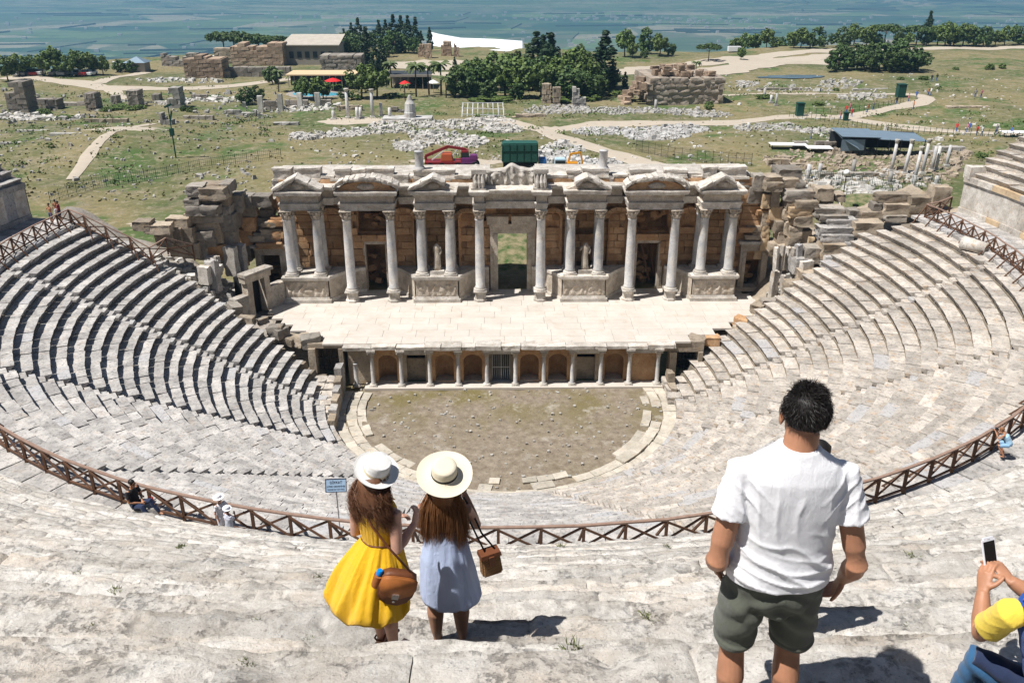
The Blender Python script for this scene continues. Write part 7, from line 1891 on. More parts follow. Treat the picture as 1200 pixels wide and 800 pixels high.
def strawmat(name, c):
    t = NT(name); q = t.xyz(t.obj); ang = t.math('ARCTAN2', q[1], q[0]); rr = t.math('SQRT', t.math('ADD', t.math('MULTIPLY', q[0], q[0]), t.math('MULTIPLY', q[1], q[1])))
    w = t.math('MULTIPLY', t.math('SINE', t.math('MULTIPLY', rr, 1300)), t.math('SINE', t.math('ADD', t.math('MULTIPLY', ang, 160), t.math('MULTIPLY', q[2], 1300))))
    t.col(t.mix(t.ramp(w, -1, 1), tuple(x*.80 for x in c), c)); t.bump(w, .4, .003); t.b.inputs['Roughness'].default_value = .75; return t.m
STRAW = strawmat('natural_straw', (.80, .73, .57)); WSTRAW = strawmat('white_straw', (.84, .83, .80)); BAND = plain('black_ribbon', (.01, .01, .013), .6); BEIGE = plain('beige_ribbon', (.55, .47, .32), .7)

def skirt(name, mat, parent, secs, n=150, gath=(.03, 17), seed=1, closed_top=False, fold=.0, hemwave=.01):
    """secs: (z, rx, ry, cx, cy, fold depth)"""
    Zs = [s[0] for s in secs]; K = 34; V = []
    for j in range(K+1):
        z = Zs[0]+(Zs[-1]-Zs[0])*j/K; g = [float(np.interp(z, Zs[::-1], [s[i] for s in secs][::-1])) if Zs[0] > Zs[-1] else float(np.interp(z, Zs, [s[i] for s in secs])) for i in range(1, 6)]
        for k in range(n):
            a = 2*math.pi*k/n; V.append((a, z, g[0], g[1], g[2], g[3], g[4], j))
    V = np.array(V); a, z = V[:, 0], V[:, 1]
    Q = np.stack([np.cos(a)*2.2, np.sin(a)*2.2, z*1.1], 1); ph = fbm(Q, 1.0, seed)*2.4
    f = np.sin(a*gath[1]+ph*1.3)*.5+np.sin(a*gath[1]*1.73+ph*2+1)*.3+fbm(Q, 2.6, seed+4)*.8
    r = 1+V[:, 6]*f
    x = V[:, 4]+V[:, 2]*r*np.cos(a); y = V[:, 5]+V[:, 3]*r*np.sin(a); z2 = z+np.where(V[:, 7] == K, 1, V[:, 7]/K)*hemwave*f
    P = np.stack([x, y, z2], 1); F = [(j*n+k, j*n+(k+1) % n, (j+1)*n+(k+1) % n, (j+1)*n+k) for j in range(K) for k in range(n)]
    if Zs[0] > Zs[-1]: F = [tuple(reversed(q)) for q in F]
    me = mesh_from(name, P, F, True); o = link(name, me, mat, parent)
    m = o.modifiers.new('cloth_thickness', 'SOLIDIFY'); m.thickness = .004; return o
# ---- woman in the yellow dress
yw = thing('person', 'woman in a yellow sleeveless dress with curly brown hair, standing at the left', 'person', (-1.83, -53.16, 26.40), -.50)
S1 = 1.60/1.7
b = MB(); Yh = Vector((.005, .02, 1.455)); YM = Matrix.Rotation(-.15, 3, 'Z') @ Matrix.Rotation(-.18, 3, 'X'); head(b, Yh, .94, YM)
b.tube([(0, -.005, 1.27), (0, 0, 1.33), (.003, .012, 1.40)], [(.058, .05), (.045, .045), (.045, .05)], 14)
b.loft([((0, 0, .74), .14, .11), ((0, 0, .86), .155, .115), ((0, 0, .99), .115, .09), ((0, 0, 1.12), .13, .095), ((0, -.005, 1.22), .145, .09), ((0, -.008, 1.285), .12, .07), ((0, -.005, 1.315), .06, .05)], 24)
yR = (Vector((.155, -.01, 1.235)), Vector((.185, -.06, .98)), Vector((.19, .15, 1.07))); yL = (Vector((-.155, -.01, 1.235)), Vector((-.19, -.02, .98)), Vector((-.03, .19, 1.02)))
for S_, E_, W_a in (yR, yL): b.tube([S_.lerp(Vector((0, 0, 1.25)), .4), S_, S_.lerp(E_, .4), E_, E_.lerp(W_a, .35), E_.lerp(W_a, .8), W_a], [.045, .050, .045, .037, .037, .028, .023], 14)
hand(b, yR[2], (-.1, .55, .75), (-1, .2, .1), -1, .9, .88); hand(b, yL[2], (.7, .6, .1), (0, -.4, -1), 1, .7, .88)
for kx, ky in ((-.075, .03), (.085, -.03)):
    b.tube([(kx, 0, .80), (kx, ky*.5, .62), (kx, ky, .44), (kx, ky-.02, .32), (kx, ky-.01, .18), (kx, ky, .075), (kx, ky, .03)], [(.085, .09), (.07, .072), (.048, .052), (.052, .055), (.038, .042), (.028, .032), (.03, .036)], 14)
    b.tube([(kx, ky-.035, .03), (kx, ky+.05, .035), (kx, ky+.13, .015)], [(.028, .026), (.033, .028), (.034, .013)], 10)
    for q in range(5): b.tube([(kx-.028+.014*q, ky+.12, .018), (kx-.03+.015*q, ky+.165-abs(q-1)*.006, .012)], [.009, .007], 6)
fused('body', b, .0055, S_W1, yw, 5)
mb = MB()
for kx, ky in ((-.075, .03), (.085, -.03)):
    mb.box(kx-.04, kx+.04, ky-.065, ky+.175, -.012, .006); mb.tube([(kx-.036, ky-.03, .06), (kx, ky-.055, .075), (kx+.036, ky-.03, .06)], .008, 6); mb.tube([(kx-.042, ky+.07, .01), (kx-.03, ky+.07, .055), (kx+.03, ky+.07, .055), (kx+.042, ky+.07, .01)], .010, 6); mb.tube([(kx-.036, ky-.03, .06), (kx-.03, ky+.03, .09), (kx+.03, ky+.03, .09), (kx+.036, ky-.03, .06)], .007, 6)
mb.build('sandals', LTHD, yw, True)
def rl_(v, rz): c, s = math.cos(-rz), math.sin(-rz); return (c*v[0]-s*v[1], s*v[0]+c*v[1])
wx, wy = rl_((-.085, -.04), -.50)
skirt('skirt', YEL, yw, [(1.0, .122, .10, 0, 0, .015), (.95, .145, .125, wx*.08, wy*.08, .05), (.85, .20, .175, wx*.3, wy*.3, .06), (.72, .250, .215, wx*.66, wy*.66, .075), (.58, .290, .245, wx*.95, wy*.95, .09), (.52, .305, .255, wx*1.05, wy*1.05, .10), (.475, .302, .25, wx*1.1, wy*1.1, .10)], gath=(.03, 9), seed=8, hemwave=.05)
skirt('bodice', YEL, yw, [(1.315, .105, .078, 0, -.005, .02), (1.26, .145, .102, 0, -.005, .035), (1.18, .152, .112, 0, 0, .04), (1.08, .142, .108, 0, 0, .045), (.99, .126, .104, 0, 0, .03)], gath=(.03, 26), seed=9, hemwave=.0)
mb = MB(); mb.tube([(.128*math.cos(a)+.0, .106*math.sin(a), .992+.003*math.sin(5*a)) for a in np.linspace(0, 2*math.pi, 40)], .006, 6, False); mb.build('waistband', LTHD, yw, True)
mb = MB()
for s in (-1, 1): mb.tube([(s*.10, -.085, 1.27), (s*.085, -.06, 1.315), (s*.08, .0, 1.335), (s*.09, .06, 1.30)], [(.028, .005)]*4, 8)
mb.build('shoulder_strap', YEL, yw, True)
def longhair(name, mat, parent, hc, Mx, n, length, curl, amp, width, back, seed, xsp=.10, wave=.0):
    r = random.Random(seed); paths = []
    locks = []
    for k in range(max(30, n//16)): locks.append((r.uniform(-2.3, 2.3), r.random(), r.uniform(0, 6.28), r.uniform(.6, 1.5), r.uniform(.8, 1.25), r.uniform(.80, 1.04), r.gauss(0, .012)))
    for k in range(n):
        th, lay, ph, am_, kk, Lk, jx = locks[k % len(locks)]; g = .010 if curl else .011
        th += r.gauss(0, .05 if curl else .10)
        root = Vector((math.sin(th)*.082, -math.cos(th)*.10-.005, r.uniform(-.02, .06)))
        p = hc+Mx @ root; out = Vector((math.sin(th), -math.cos(th), 0)); L = length*Lk*r.uniform(.93, 1.03)*(1-.12*abs(th)/2.3); N = 18 if curl else 10
        tx = math.sin(th)*xsp*(.75+.4*lay)+jx+r.gauss(0, g); ty = -back*(.55+.5*lay)*max(.15, math.cos(th*.55))+r.gauss(0, g*.7); am = amp*am_; ph2 = ph+r.gauss(0, .25)
        P = []
        for i in range(N+1):
            s = i/N; e = min(1, s*2.2); e = e*e*(3-2*e); x = p.x*(1-e)+(hc.x+tx*(1+.25*s))*e; y = p.y*(1-e)+(hc.y+ty)*e-.012*math.sin(s*3.1); z = p.z-L*s
            q = Vector((x, y, z))
            if curl: q += Vector((math.cos(ph2+s*curl*kk), math.sin(ph2+s*curl*kk), 0))*am*min(1, s*3)
            else: q += Vector((math.sin(ph+s*4)*.008, 0, 0))*s
            if i == 0: q = p-out*.01
            P.append(q)
        paths.append(P)
    return ribbons(name, mat, parent, paths, width, r)
mb = MB(); mb.loft([((0, -.075, 1.20), .085, .03), ((0, -.08, 1.28), .095, .035), ((0, -.07, 1.36), .115, .07), ((0, -.02, 1.44), .088, .09), ((0, .0, 1.52), .08, .09)], 24); noisy(mb, 'hair_mass', H_BR1, yw, .03, 9, 1, True)
longhair('hair', H_BR1, yw, Yh, YM, 5200, .37, 18, .016, .0014, .125, 4, .108)
hh = Matrix.Rotation(-.50, 3, 'Z') @ (Yh+Vector((.0, -.005, .068))); hl = Vector((-1.83, -53.16, 26.40))+hh
scatter_hat('', hl, (.20, .40), .150, .086, .095, WSTRAW, BEIGE, 'white boater-like sun hat with a beige ribbon, worn over curly hair', -.2, (-.05, .088, .035))
# leather satchel on her hip
def outline(w, h, n=24):
    P = []
    for k in range(n+1):
        t = k/n; a = math.pi*t; P.append((-w/2*math.cos(a), -h*math.sin(a)**.8 if True else 0))
    return P
bag = thing('satchel', 'tan leather half-round satchel with silver clasp and a blue bottle cap, on the yellow dress', 'handbag', (0, 0, 0))
cp = Vector((-1.83, -53.16, 26.40))+Matrix.Rotation(-.5, 3, 'Z') @ Vector((.235, -.155, .78)); bag.location = cp; bag.rotation_euler = (.12, .28, .12)
def slab_from_outline(P, y0, y1): 
    n = len(P); V = [(p[0], y0, p[1]) for p in P]+[(p[0], y1, p[1]) for p in P]; return V, [tuple(range(n)), tuple(range(2*n-1, n-1, -1))]+[(i, n+i, n+(i+1) % n, (i+1) % n) for i in range(n)]
def satchel_piece(name, P, y0, y1, mat, bev=.012):
    V, F = slab_from_outline(P, y0, y1); me = mesh_from(name, V, F); bm = bmesh.new(); bm.from_mesh(me); bmesh.ops.recalc_face_normals(bm, faces=bm.faces[:]); bmesh.ops.bevel(bm, geom=[e for e in bm.edges if len(e.link_faces) == 2 and e.calc_face_angle(0) > .9], offset=bev, segments=3, affect='EDGES'); bm.to_mesh(me); bm.free()
    me.polygons.foreach_set('use_smooth', [True]*len(me.polygons)); return link(name, me, mat, bag)
Pb = [(-.115, .10), (-.125, .0), (-.12, -.05), (-.09, -.11), (-.04, -.142), (.04, -.142), (.09, -.11), (.12, -.05), (.125, .0), (.115, .10), (.07, .13), (-.07, .13)]
satchel_piece('bag_body', Pb, -.05, .05, LTHD, .018)
Pf = [(-.118, .125), (-.125, .04), (-.10, -.015), (-.04, -.05), (.04, -.05), (.10, -.015), (.125, .04), (.118, .125), (.06, .142), (-.06, .142)]
satchel_piece('flap', Pf, -.066, -.045, LTHR, .008)
mb = MB(); mb.box(-.022, .022, -.078, -.064, -.045, -.005); mb.ell((0, -.058, -.085), (.010, .008, .010), 10, 8); mb.build('clasp', SILV, bag, 40)
mb = MB(); mb.lathe([(.030, 0), (.033, .02), (.033, .10)], 14, Matrix.Translation((-.135, .0, -.02))); mb.build('side_pocket', LTHR, bag, 40)
mb = MB(); mb.lathe([(.02, 0), (.021, .03), (.016, .038)], 14, Matrix.Translation((-.135, 0, .085))); mb.build('bottle_cap', plain('cyan_plastic', (.0, .22, .65), .35), bag, 40)
inv = (Matrix.Translation(cp) @ Matrix.Rotation(.12, 4, 'Z') @ Matrix.Rotation(.28, 4, 'Y') @ Matrix.Rotation(.12, 4, 'X')).inverted()
toW = lambda v: Vector((-1.83, -53.16, 26.40))+Matrix.Rotation(-.5, 3, 'Z') @ Vector(v)
mb = MB(); mb.tube([(.10, 0, .11), inv @ toW((.17, -.125, 1.05)), inv @ toW((.05, -.128, 1.18)), inv @ toW((-.07, -.085, 1.31)), inv @ toW((-.085, .0, 1.34))], [(.011, .003)]*5, 8); mb.build('strap', LTHD, bag, True)

# ---- woman in the pale blue dress
bw = thing('person', 'woman in a short pale blue dress with long straight brown hair, raising a phone', 'person', (-1.415, -52.66, 25.97), -.06)
b = MB(); Bh = Vector((.0, .03, 1.50)); BM = Matrix.Rotation(-.1, 3, 'Z'); head(b, Bh, .95, BM)
b.tube([(0, -.005, 1.31), (0, 0, 1.38), (.0, .015, 1.45)], [(.06, .05), (.046, .046), (.046, .05)], 14)
b.loft([((0, 0, .77), .15, .12), ((0, 0, .90), .16, .12), ((0, 0, 1.03), .12, .095), ((0, 0, 1.16), .135, .10), ((0, -.005, 1.27), .155, .095), ((0, -.008, 1.335), .125, .07), ((0, -.005, 1.365), .06, .05)], 24)
bR = (Vector((.165, -.0, 1.29)), Vector((.225, .09, 1.10)), Vector((.125, .24, 1.27))); bL = (Vector((-.165, -.0, 1.29)), Vector((-.215, .08, 1.10)), Vector((-.06, .26, 1.27)))
for S_, E_, W_a in (bR, bL): b.tube([S_.lerp(Vector((0, 0, 1.30)), .4), S_, S_.lerp(E_, .4), E_, E_.lerp(W_a, .35), E_.lerp(W_a, .8), W_a], [.048, .052, .046, .038, .038, .029, .023], 14)
hand(b, bR[2], (-.4, .5, .7), (-.7, .3, -.2), -1, 1.0, .9); hand(b, bL[2], (.4, .4, .75), (.8, .2, -.1), 1, 1.0, .9)
for kx, ky in ((-.10, .0), (.10, .015)):
    b.tube([(kx*.85, 0, .82), (kx*.95, ky*.5, .62), (kx, ky, .46), (kx, ky-.022, .34), (kx, ky-.012, .18), (kx, ky, .075), (kx, ky, .03)], [(.092, .095), (.082, .084), (.062, .066), (.067, .070), (.048, .052), (.030, .033), (.03, .036)], 14)
    b.tube([(kx, ky-.035, .03), (kx, ky+.05, .035), (kx, ky+.14, .015)], [(.028, .026), (.033, .028), (.03, .013)], 10)
fused('body', b, .0055, S_W2, bw, 5)
skirt('dress', LBL, bw, [(1.155, .145, .108, 0, 0, .015), (1.10, .152, .118, 0, 0, .03), (1.0, .165, .135, 0, -.005, .035), (.88, .192, .160, 0, -.01, .035), (.74, .212, .178, .01, -.01, .04), (.60, .226, .188, .02, -.01, .045), (.50, .232, .192, .028, -.01, .05)], gath=(.03, 8), seed=15, hemwave=.02)
mb = MB(); mb.tube([(.147*math.cos(a), .110*math.sin(a), 1.158) for a in np.linspace(0, 2*math.pi, 40)], .006, 6, False); mb.build('waistband', NAVY, bw, True)
mb = MB(); mb.tube([(.12, -.06, 1.16), (.135, -.05, 1.27), (.12, .02, 1.345), (.11, .08, 1.28)], [(.014, .003)]*4, 8); mb.tube([(-.12, -.06, 1.16), (-.135, -.05, 1.27), (-.12, .02, 1.345), (-.11, .08, 1.28)], [(.014, .003)]*4, 8); mb.build('dress_strap', LBL, bw, True)
mb = MB(); mb.box(-.036, .036, .0, .008, -.075, .075, Matrix.Translation((.035, .345, 1.42)) @ Matrix.Rotation(math.pi/2, 4, 'Y')); 
ph_ = mb.build('phone', BLK, None); tag(ph_, 'dark phone held up sideways by the woman in pale blue', 'phone'); ph_.location = (-1.415, -52.66, 26.0)
mb = MB(); mb.loft([((0, -.065, 1.12), .09, .03), ((0, -.07, 1.24), .10, .035), ((0, -.06, 1.34), .10, .05), ((0, -.03, 1.46), .09, .09), ((0, .01, 1.56), .08, .09)], 24); noisy(mb, 'hair_mass', H_BR2, bw, .012, 8, 1, True)
longhair('hair', H_BR2, bw, Bh, BM, 6500, .52, 0, 0, .0017, .135, 6, .118)
scatter_hat('', Vector((-1.415, -52.66, 26.0))+Vector((.006, .02, 1.56)), (.34, .05), .205, .094, .098, STRAW, BAND, 'natural straw hat with a wide flat brim and black band, worn over straight hair', 0.0)
# basket bag
bk = thing('basket_bag', 'small brown wicker bag on a black shoulder strap beside the pale blue dress', 'handbag', Vector((-1.415, -52.66, 26.0))+Vector((.335, -.10, .86))); bk.rotation_euler = (0, -.1, .35)
t = NT('brown_wicker'); q = t.xyz(t.obj); wv = t.math('MULTIPLY', t.math('SINE', t.math('MULTIPLY', q[2], 420)), t.math('SINE', t.math('MULTIPLY', t.math('ADD', q[0], q[1]), 300))); t.col(t.mix(t.ramp(wv, -.6, .6), (.10, .045, .018), t.mix(t.noise(9, 3, t.obj), (.30, .15, .06), (.52, .33, .15)))); t.bump(wv, .8, .006); WICK = t.m
mb = MB(); mb.box(-.08, .08, -.05, .05, -.10, .10, tx=.010, ty=.006); me = mesh_from('basket', mb.v, mb.f); bm = bmesh.new(); bm.from_mesh(me); bmesh.ops.bevel(bm, geom=bm.edges[:], offset=.014, segments=3, affect='EDGES'); bm.to_mesh(me); bm.free(); link('basket', me, WICK, bk)
mb = MB(); mb.box(-.082, .082, -.052, .052, .07, .105, tx=.006, ty=.004); mb.box(-.02, .02, -.060, -.046, .0, .085); mb.build('lid', LTHD, bk)
inv = (Matrix.Translation(bk.location) @ Matrix.Rotation(.35, 4, 'Z') @ Matrix.Rotation(-.1, 4, 'Y')).inverted(); toB = lambda v: Vector((-1.415, -52.66, 26.0))+Vector(v)
mb = MB(); mb.tube([(-.03, 0, .10), inv @ toB((.24, -.09, 1.08)), inv @ toB((.17, -.07, 1.25)), inv @ toB((.13, -.01, 1.352)), inv @ toB((.11, .06, 1.3))], [(.009, .005)]*5, 8); mb.tube([(.05, 0, .10), inv @ toB((.27, -.04, 1.08)), inv @ toB((.19, .02, 1.26)), inv @ toB((.14, .03, 1.35))], [(.009, .005)]*4, 8); mb.build('strap', BAND, bk, True)

# ---- crouching man with a phone at the lower right corner
def atd(u, v, d):
    a = at(u, v, 0.0); o = Vector((CAM['cx'], CAM['cy'], CAM['cz'])); r = (a-o); k = depth_of(a); return o+r*(d/k)
pm = thing('person', 'seated man in blue shirt with yellow sleeves holding up a phone, right edge', 'person', (0, 0, 0))
Lw, Rw = atd(1152, 692, 4.06), atd(1184, 680, 4.04); Le, Ls = atd(1149, 741, 4.02), atd(1184, 718, 3.80); Re, Rs = atd(1222, 706, 4.0), atd(1256, 712, 3.78)
b = MB(); hc_ = atd(1258, 640, 3.85); head(b, hc_, 1.0, Matrix.Rotation(.5, 3, 'Z')); mid = (Ls+Rs)/2; b.tube([mid, mid.lerp(hc_, .5), hc_-Vector((0, 0, .05))], [.08, .062, .06], 14)
pv = Vector((1.66, -55.10, 27.74))
b.tube([pv, pv.lerp(mid, .5)+Vector((0, -.04, 0)), mid], [(.16, .13), (.16, .13), (.15, .09)], 20)
for S_, E_, W_a in ((Ls, Le, Lw), (Rs, Re, Rw)): b.tube([S_.lerp(mid, .3), S_, S_.lerp(E_, .5), E_, E_.lerp(W_a, .35), E_.lerp(W_a, .8), W_a], [.055, .062, .052, .043, .043, .034, .027], 14)
phn = atd(1159.5, 648, 4.12)
hand(b, Lw, (phn-Lw)+Vector((-.01, 0, .02)), (.75, .5, -.1), -1, .55, .95, .09); hand(b, Rw, (phn+Vector((.01, .0, -.02)))-Rw, (-.3, .8, .1), 1, .65, .95, .09)
fused('body', b, .0045, S_MAN, pm, 3)
def cdisp(P, N): return fbm(P, 9, 3)*.006+.0025*np.sin((P[:, 2]+P[:, 0])*75+fbm(P, 4, 5)*4)
c_ = MB(); c_.tube([pv-Vector((0, 0, .05)), pv.lerp(mid, .5)+Vector((0, -.04, 0)), mid.lerp(pv, .12), mid+Vector((0, 0, .03))], [(.19, .15), (.185, .15), (.185, .115), (.12, .09)], 28); fused('shirt', c_, .008, BLUE, pm, 5, cdisp)
c_ = MB(); c_.tube([Ls.lerp(mid, .25), Ls, Ls.lerp(Le, .35), Ls.lerp(Le, .72)], [.062, .066, .064, .068], 22); c_.tube([Rs.lerp(mid, .25), Rs, Rs.lerp(Re, .4), Rs.lerp(Re, .8)], [.075, .078, .075, .076], 22); fused('sleeve', c_, .0065, LEMON, pm, 4, lambda P, N: fbm(P, 12, 3)*.003+.0022*(1-np.abs(np.sin((P[:, 2]-P[:, 0])*45+fbm(P, 5, 5)*3)))**2)
kn = atd(1139, 772, 4.12); kn2 = atd(1185, 795, 4.35)
c_ = MB(); ft = Vector((kn.x+.06, kn.y+.02, 27.42)); c_.tube([pv, pv.lerp(kn, .5)+Vector((0, 0, .03)), kn, kn.lerp(ft, .3), ft], [(.12, .12), (.10, .10), (.068, .070), (.075, .07), (.055, .055)], 22)
ft2 = Vector((kn2.x, kn2.y+.1, 27.2)); c_.tube([pv, pv.lerp(kn2, .5), kn2, ft2], [(.12, .12), (.10, .10), (.07, .07), (.05, .05)], 22); fused('jeans', c_, .008, JEAN, pm, 4, cdisp)
c_ = MB(); c_.tube([kn.lerp(pv, -.02)+Vector((.0, -.02, .04)), kn.lerp(pv, .25)+Vector((0, -.03, .06)), kn.lerp(pv, .7)+Vector((0, -.03, .07))], [(.05, .045), (.07, .05), (.09, .06)], 16); fused('jeans_patch', c_, .008, NAVY, pm, 4, cdisp)
hs_ = MB(); hs_.ell(hc_+Vector((0, -.015, .04)), (.085, .10, .09), 18, 12); noisy(hs_, 'hair', H_BLK, pm, .01, 20, 1, True)
mb = MB(); mb.tube([ft+Vector((0, -.05, -.02)), ft+Vector((-.05, .1, -.03)), ft+Vector((-.1, .18, -.05))], [(.04, .04), (.045, .035), (.03, .02)], 12); mb.build('shoe', BLK, pm, True)
pho = thing('phone', 'white-rimmed phone with a black screen held up by the seated man', 'phone', phn)
d_ = (Vector((CAM['cx'], CAM['cy'], CAM['cz']))-phn).normalized(); pho.rotation_euler = (math.radians(-24), 0, math.radians(18))
mb = MB(); mb.box(-.038, .038, -.004, .004, -.078, .078); me = mesh_from('case', mb.v, mb.f); bm = bmesh.new(); bm.from_mesh(me); bmesh.ops.bevel(bm, geom=[e for e in bm.edges if abs((e.verts[0].co-e.verts[1].co).y) > .005], offset=.009, segments=4, affect='EDGES'); bm.to_mesh(me); bm.free(); link('case', me, plain('white_glass', (.75, .76, .80), .2), pho)
mb = MB(); mb.box(-.0335, .0335, -.0052, -.0042, -.060, .060); mb.build('screen', plain('black_screen', (.012, .010, .010), .12, spec=.5), pho)
mb = MB(); mb.tube([(0, -.0055, -.069), (0, -.004, -.069)], .0055, 12); mb.box(-.008, .008, -.0052, -.004, .068, .0705); mb.build('button', plain('grey_button', (.4, .4, .42), .4), pho)
mb = MB(); 
# ---- smaller figures
def figure(label, loc, rz, J, skin, cl, hair=None, hat=None, group=None, voxel=.014, s=1.0, glasses=False, name='person'):
    """J: joints head, neck, chest, hip and for each side shoulder, elbow, wrist, hipjoint, knee, ankle, in metres; cl: list of (name, kind, mat)"""
    t_ = thing(name, label, 'person', loc, rz)
    if group: t_['group'] = group
    J = {k: Vector(v)*s for k, v in J.items()}
    b = MB(); head(b, J['head'], .98*s, J.get('_M') if False else None)
    b.tube([J['neck']-Vector((0, 0, .05)), J['neck'].lerp(J['head'], .5)], [.05*s, .048*s], 10)
    b.tube([J['hip']-Vector((0, 0, .04)), J['hip'].lerp(J['chest'], .5), J['chest'], J['neck']], [(.14*s, .10*s), (.12*s, .09*s), (.155*s, .10*s), (.06*s, .05*s)], 16, ref=(0, 1, 0.001))
    for q in 'LR':
        S_, E_, W_a = J['s'+q], J['e'+q], J['w'+q]; b.tube([S_.lerp(J['neck'], .3), S_, E_, E_.lerp(W_a, .4), W_a], [.045*s, .048*s, .036*s, .036*s, .022*s], 10); hand(b, W_a, W_a-E_, (0, .3, -1), 1, .6, .9*s)
        H_, K_, A_ = J['h'+q], J['k'+q], J['a'+q]; b.tube([H_, K_, K_.lerp(A_, .35), A_], [.08*s, .055*s, .056*s, .035*s], 10); b.tube([A_+Vector((0, -.03, -.03))*s, A_+Vector((0, .14, -.05))*s], [.035*s, .028*s], 8)
    fused('body', b, voxel*.7, skin, t_, 3)
    for nm, kind, mat in cl:
        c = MB()
        if kind == 'top':
            c.tube([J['hip'], J['hip'].lerp(J['chest'], .5), J['chest'], J['neck']-Vector((0, 0, .02))], [(.165*s, .125*s), (.15*s, .12*s), (.185*s, .125*s), (.08*s, .07*s)], 20, ref=(0, 1, 0.001))
            for q in 'LR': c.tube([J['s'+q].lerp(J['chest'], .4), J['s'+q], J['s'+q].lerp(J['e'+q], .6)], [.065*s, .068*s, .062*s], 12)
        elif kind == 'vest': c.tube([J['hip'], J['hip'].lerp(J['chest'], .5), J['chest'], J['neck']-Vector((0, 0, .05))], [(.165*s, .125*s), (.15*s, .12*s), (.175*s, .12*s), (.09*s, .07*s)], 20, ref=(0, 1, 0.001))
        elif kind == 'trousers':
            c.tube([J['hip']+Vector((0, 0, .03)), J['hip']-Vector((0, 0, .06))], [(.16*s, .12*s), (.15*s, .12*s)], 16, ref=(0, 1, .001))
            for q in 'LR': c.tube([J['h'+q], J['k'+q], J['a'+q]], [.10*s, .075*s, .055*s], 12)
        elif kind == 'shorts':
            c.tube([J['hip']+Vector((0, 0, .03)), J['hip']-Vector((0, 0, .06))], [(.16*s, .12*s), (.15*s, .12*s)], 16, ref=(0, 1, .001))
            for q in 'LR': c.tube([J['h'+q], J['h'+q].lerp(J['k'+q], .85)], [.10*s, .09*s], 12)
        fused(nm, c, voxel, mat, t_, 3, lambda P, N: fbm(P, 9, 4)*.012)
    if hair:
        m = MB(); m.ell(J['head']+Vector((0, -.018, .034))*s, (.082*s, .098*s, .088*s), 16, 10); noisy(m, 'hair', hair, t_, .012, 18, 1, True)
    if glasses:
        m = MB()
        for sx in (-1, 1): m.ell(J['head']+Vector((sx*.031, .088, .006))*s, (.024*s, .008*s, .017*s), 12, 8)
        m.build('sunglasses', BLK, t_, True)
    else: face_bits(t_, J['head'], .98*s)
    return t_
STAND = dict(head=(0, .02, 1.57), neck=(0, 0, 1.42), chest=(0, 0, 1.25), hip=(0, 0, .93), sL=(-.17, 0, 1.36), eL=(-.22, -.02, 1.08), wL=(-.2, .08, .86), sR=(.17, 0, 1.36), eR=(.22, -.02, 1.08), wR=(.2, .08, .86), hL=(-.09, 0, .88), kL=(-.1, .02, .48), aL=(-.1, 0, .07), hR=(.09, 0, .88), kR=(.1, .02, .48), aR=(.1, 0, .07))
def P_(**k): d = dict(STAND); d.update(k); return d
SIT = P_(head=(0, .05, .80), neck=(0, .0, .64), chest=(0, -.02, .46), hip=(0, 0, .12), sL=(-.18, 0, .58), eL=(-.24, .03, .30), wL=(-.05, .24, .24), sR=(.18, 0, .58), eR=(.24, .05, .30), wR=(.05, .26, .24), hL=(-.09, .03, .10), kL=(-.16, .42, .22), aL=(-.2, .62, -.12), hR=(.09, .03, .10), kR=(.14, .42, .20), aR=(.18, .60, -.14))
pz = pol(34.55, -22.2, 12.9)
figure('seated man in black T-shirt and sunglasses leaning by the timber rail at the left', pz+Vector((-.1, -.55, .50)), -1.95, SIT, S_MAN, [('t_shirt', 'top', BLK), ('jeans', 'trousers', NAVY)], H_BLK, glasses=True, s=1.25)
mb = MB(); mb.box(-.10, .10, -.08, .08, 0, .26, tx=.03, ty=.02); o = noisy(mb, 'red_bag', plain('red_nylon', (.55, .05, .02), .6), None, .02, 6, 2, True, loc=pz+Vector((.30, -.20, .40))); tag(o, 'small red bag behind the seated man in black', 'bag')
mb = MB(); mb.box(-.5, .6, -.3, .3, -.9, 0, j=.04); o = noisy(mb, 'stone_seat', M['fore'], None, .05, 3, 2, loc=pz+Vector((0, -.5, .50))); o.rotation_euler = (0, 0, .2); tag(o, 'squared stone the man in black sits on', 'stone block')
WH = cloth('white_linen', (.72, .72, .76)); 
h1 = pol(34.5, -16.9, 12.45)
figure('woman in a white top and wide white hat standing at the left rail', h1, -2.2, P_(eL=(-.26, .12, 1.12), wL=(-.12, .24, 1.25)), S_W1, [('white_top', 'top', WH), ('white_trousers', 'trousers', WH)], H_BR1)
scatter_hat('', h1+Vector((0, .0, 1.66)), (.1, -.1), .19, .09, .09, plain('white_felt', (.82, .82, .84), .8), plain('grey_ribbon', (.3, .3, .32), .7), 'wide white hat of the woman standing at the rail')
h2 = pol(34.75, -16.15, 12.36)
figure('person in pale grey shirt and white cap, next to the woman in the white hat', h2, -.6, P_(eR=(.26, .14, 1.15), wR=(.10, .22, 1.32)), S_W2, [('grey_shirt', 'top', cloth('pale_grey_cotton', (.50, .52, .60))), ('light_trousers', 'trousers', WH)], H_BR1, s=.93)
scatter_hat('', h2+Vector((0, .0, 1.545)), (.15, .1), .15, .088, .085, plain('white_cotton_cap', (.78, .80, .86), .8), plain('white_band', (.7, .72, .8), .7), 'smaller white cap next to the wide white hat at the rail')
p4 = pol(34.6, 35.6, 12.45)
